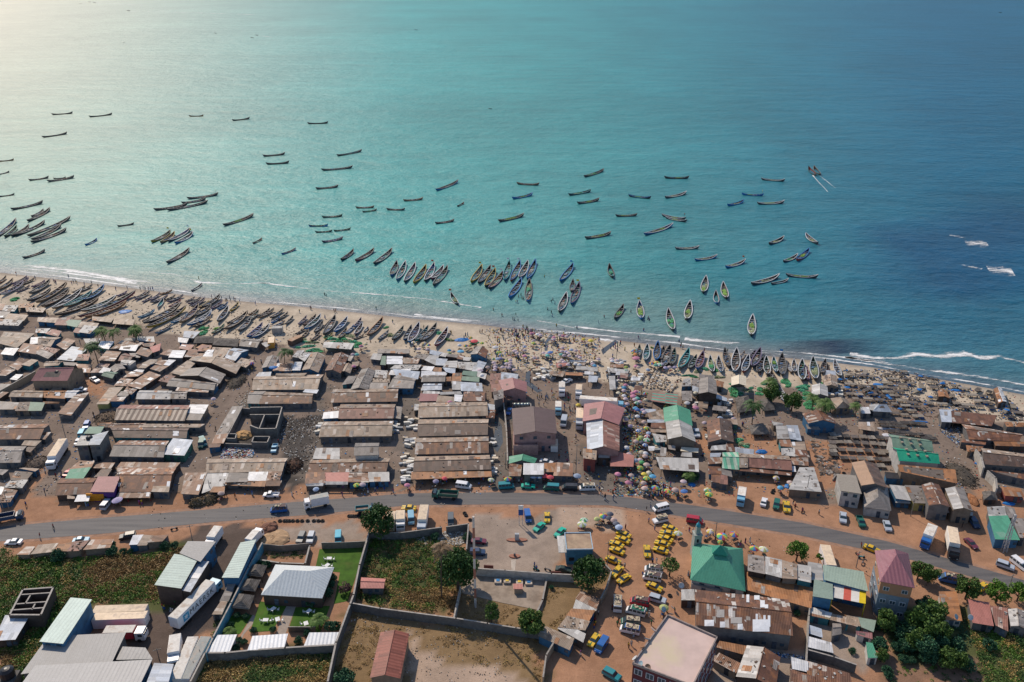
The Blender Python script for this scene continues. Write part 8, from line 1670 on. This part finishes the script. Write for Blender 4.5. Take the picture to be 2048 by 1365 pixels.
for i, (k, x, y) in enumerate((('J',560,810),('J',570,860),('J',525,790),('H',1330,890),('F',1700,490),('I',420,60),('I',590,270),('d',770,210),('J',20,385),('I',640,1280),('H',1440,890),('d',250,780),('I',450,1290))):
    p = G(*T(k, x, y)); root = link('motorbike', None, None, (p.x, p.y, .02), i*.9); mb = MB(); mb.bar((-.5,0,.55), (.45,0,.6), .12); mb.box((-.25,0,.65), (.6,.25,.12)); mb.bar((.45,0,.55), (.62,0,1.0), .04); mb.bar((.6,-.3,1.0), (.6,.3,1.0), .03); link('frame', mb.mesh('frame', [[plain('bike_teal', (0.02,0.25,0.28)), BUMP, plain('bike_red', (0.3,0.03,0.03))][i % 3]]), root)
    for x_ in (-.65,.65): link('wheel', wheel_mesh(.32, .1), root, (x_,0,.33))
    tag(root, ['teal','black','red'][i % 3]+' motorbike', 'motorbike', 'parked motorbikes')
# small litter and scrap that nobody could count
def debris(k, poly, n, cols, label, smin=.12, smax=.5, seed=1, name='litter', z=.0):
    r = random.Random(seed); mb = MB(); xs = [q[0] for q in poly]; ys = [q[1] for q in poly]; c = 0
    mats = [plain('deb_%s' % q, {'w':(0.6,0.6,0.58),'b':(0.03,0.18,0.45),'k':(0.05,0.045,0.045),'n':(0.16,0.11,0.08),'g':(0.27,0.25,0.23),'r':(0.4,0.06,0.05),'c':(0.48,0.4,0.3),'t':(0.05,0.3,0.3),'y':(0.55,0.42,0.05)}[q], rough=.9, var=.3) for q in cols]
    while c < n:
        x, y = r.uniform(min(xs), max(xs)), r.uniform(min(ys), max(ys))
        if not inpoly(x, y, poly): continue
        p = G(*T(k, x, y)); 
        if vn(p.x*.25, p.y*.25, seed) < .38 and r.random() < .8: continue
        c += 1; mb.box((p.x, p.y, z), (r.uniform(smin, smax), r.uniform(smin, smax)*.7, r.uniform(.04,.22)), r.uniform(0,3), r.randrange(len(mats)))
    o = link(name, mb.mesh(name, mats)); o['kind'] = 'stuff'; o['label'] = label
debris('b',[(230,850),(500,860),(540,920),(480,970),(190,970)],900,'wwgbkcr','rubbish heap in front of the roofless block rooms',.15,.7,1,z=.1); debris('b',[(820,540),(1200,540),(1180,760),(1050,1000),(850,940),(760,850)],900,'kgkwn','dark litter over the black rubble yard',.1,.45,2,'rubble'); debris('b',[(350,330),(520,290),(500,460),(330,470)],300,'gwnc','rubble beside the path',.15,.5,3,'rubble')
debris('X',[(0,640),(400,640),(650,700),(980,700),(980,990),(0,990)],4200,'kngcwnkgb','small scrap and litter between the sheds',.12,.55,4); debris('X',[(980,700),(1650,730),(2047,790),(2047,1000),(1500,1000),(1000,980)],4600,'kngcwnkgbrt','small goods and litter through the market',.12,.55,5); debris('X',[(0,560),(300,590),(600,640),(850,680),(850,700),(400,680),(0,620)],1300,'kngcn','driftwood and scraps between the beached boats',.15,.8,6)
debris('R',[(100,560),(1350,700),(1750,800),(2000,1365),(800,1365),(60,900)],420,'wgcgknc','scattered pale litter on the littered lot',.08,.28,7); debris('H',[(130,560),(380,520),(640,470),(660,640),(420,640),(200,640)],600,'wgcg','pale rubble heap behind the block wall',.15,.6,8,'rubble'); debris('C',[(820,770),(1300,770),(1950,850),(1950,1180),(880,1180)],1500,'kbrwncpg'.replace('p','y'),'fish crates and goods among the beach crowd',.2,.7,9); debris('d',[(200,120),(420,330),(520,1150),(880,1340),(120,1330),(230,900)],1500,'kbrwnctyg','market goods spread under the parasols',.2,.7,10)
debris('e',[(370,0),(960,0),(1400,120),(2047,320),(2047,470),(1100,430),(400,250)],1600,'kknngb','dark scraps between the drying racks',.2,.9,11); debris('X',[(300,1000),(1250,1012),(2000,1180),(1990,1200),(1200,1060),(300,1060)],250,'wgkn','litter along the road verge',.08,.3,12); debris('U',[(780,960),(1480,1080),(1460,1180),(1160,1060)],300,'wkgb','litter behind the rusty warehouse',.1,.4,13)
debris('e',[(1250,480),(1480,520),(1450,700),(1280,560)],400,'kgwnb','scrap beside the long rusty market roof',.15,.6,14); debris('e',[(90,640),(330,770),(360,960),(200,980)],220,'nngkn','planks and scrap beside the red earth path',.3,1.4,15,'scrap_wood')
# ================================================================ labels: each one singles out its thing
LM = [('the green roofed mosque',1437,1125),('the purple roofed house',1785,1150),('the pink flat roof',1350,1300),('the striped awning',1690,1190),('the petrol kiosk',1157,1090),('the long lettered truck',390,1200),('the white hip roofed restaurant',597,1165),('the dump truck on the road',890,985),('the white truck on the road',630,995),
 ('the roofless block rooms',510,845),('the big maroon roofed hall',105,757),('the twin smokehouses',1830,900),('the chocolate roofed depot',1068,845),('the green and grey hall',1358,850),('the chequered market roof',1330,797),('the silver and rose hall',1205,860),('the maroon market hall',1028,778),('the cream tent',1478,762),('the blue walled house',1637,845),
 ('the orange container',543,675),('the long white sheet roof',678,690),('the tall lone palm',187,700),('the pair of beach palms',215,660),('the thatched hut on red earth',1518,860),('the long truck on the dirt street',112,900),('the purple and orange shop',212,985),('the stream on the beach',1095,688),('the two motor boats under way',1628,341),('the white breakers',1955,510),
 ('the white flagged boats',1030,525),('the big raft of boats',100,455),('the moored trio of boats',735,505),('the lone yellow pair of boats',325,470),('the dark weed in the surf',1660,694),('the lattice tower',2005,1095),('the banded mast',949,1160),('the small wading canoe',908,595),('the boat unloading green nets',1280,615),('the far boats with wakes',200,10),('the box truck with blue cab',1860,1060),('the rusty long market roof',1930,840),
 ('the brick red barn',780,1310),('the rubble yard',620,880),('the long rusty warehouse',1480,1230),('the pair of yellow taxis apart',1245,1150),('the mint roofed warehouse',370,1130),('the grey block house',185,880),('the red beach parasol',948,682),('the boat with brown tiller',1504,652),('the green boat pair',1440,585),('the large raft end',400,400),('the lowest alley car',1215,1350),('the long blue wall',470,1190)]
ORD = ['','second','third','fourth','fifth','sixth','seventh','eighth','ninth','tenth','eleventh','twelfth','thirteenth','fourteenth','fifteenth','sixteenth','seventeenth','eighteenth','nineteenth','twentieth']
ORD += [a+'-'+b for a in ('twenty','thirty','forty','fifty','sixty','seventy','eighty','ninety') for b in ['first']+ORD[1:9]]
for a_, b_ in (('the dump truck on the road','the green dump truck'),('the thatched hut on red earth','the lone thatched hut'),('the long truck on the dirt street','the dirt street truck'),('the two motor boats under way','the moving motor boats'),('the dark weed in the surf','the dark surf weed'),('the big raft of boats','the big boat raft'),('the stream on the beach','the beach stream'),('the pair of beach palms','the beach palm pair'),('the purple and orange shop','the purple fronted shop'),('the lone yellow pair of boats','the yellow nosed boats'),('the boat unloading green nets','the boat unloading nets'),('the pair of yellow taxis apart','the two straggling taxis'),('the long white sheet roof','the white net shelter'),('the white truck on the road','the white box truck'),('the white hip roofed restaurant','the white roofed restaurant')): LM = [(b_ if n == a_ else n, x, y) for n, x, y in LM]
LM += [('the first drying racks',1690,745),('the square rack rows',1700,885),('the curving table rows',1320,760),('the six long sheds',980,900),('the pink roofed shop',1245,920),('the green striped roof',1460,910),('the chequered awning shops',730,960),('the small green sheds',945,760),('the white topped shop',1067,935),('the two storey depot terrace',1050,900),('the tan gabled house',1730,930),('the yellow fronted shop',1820,985),('the grid of red rack aisles',1740,860),('the red earth yard',190,770),('the sand heap courtyard',485,870),('the striped rust roof',300,820),('the maroon pirogue',200,610),('the teal covered boat',150,600),('the yellow keeled boat',310,645),('the white tipped boat',625,645),('the blue beached boat',680,652),('the white and maroon boat',882,675),('the tallest white boat',1628,740),('the pale tan tents',1660,765),('the crowded wet square',1120,800),('the beach crowd centre',1040,670),('the first beached teal boat',1370,720)]
def write_labels():
    groups = {}
    for o, look, at in LABELS: groups.setdefault(' '.join(look.split()), []).append((o, at))
    for look, L in groups.items():
        D = {}
        for i, lm in enumerate(LM):
            s = sorted(range(len(L)), key=lambda j: math.hypot(L[j][1][0]-lm[1], (L[j][1][1]-lm[2])*1.6)); 
            for rk, j in enumerate(s): D[(j, i)] = rk
        for j, (o, at) in enumerate(L):
            best = None
            for i, lm in enumerate(LM):
                d = math.hypot(at[0]-lm[1], (at[1]-lm[2])*1.6); rk = D[(j, i)]; c = rk*28+d
                if best is None or c < best[0]: best = (c, rk, i, d)
            _, rk, i, d = best; nm = LM[i][0]
            t = (f"{look} beside {nm}" if d < 45 else f"{look}, first out from {nm}") if rk == 0 else f"{look}, {ORD[rk]} out from {nm}"
            w = t.split()
            if len(w) > 16: w = [q for q in w if q not in ('very','with') or True]
            if len(w) > 16: t = ' '.join(w).replace(' of the shore town','').replace(' standing outside the long sheds','').replace(' with shaggy thatched roof',' with thatch').replace('fishing net ','net ').replace('piled inside a ','inside a ').replace(' in straight rows on red earth',' on red earth').replace(' among the fish drying racks',' among the racks').replace(' topped fish table in a curving row',' topped fish table')
            t = ' '.join(t.split()); t = t if len(t.split()) <= 16 else t.replace(' out from ', ' from ').replace(' very ', ' '); o['label'] = t
    seen = {}
    for o in COL.objects:
        if o.parent is None and 'label' in o: seen.setdefault(o['label'], []).append(o.name)
    print('LABELS dup', sum(len(v)-1 for v in seen.values()), 'long', sum(len(k.split()) > 16 for k in seen), [k for k in seen if len(k.split()) > 16][:6], [ (k, len(v)) for k, v in seen.items() if len(v) > 1][:6])
write_labels()
for o in COL.objects:
    if o.name.endswith('#'): pass
print('OBJECTS', len(COL.objects), 'top', sum(o.parent is None for o in COL.objects))
from collections import Counter
print(Counter(o['category'] for o in COL.objects if 'category' in o).most_common(40))
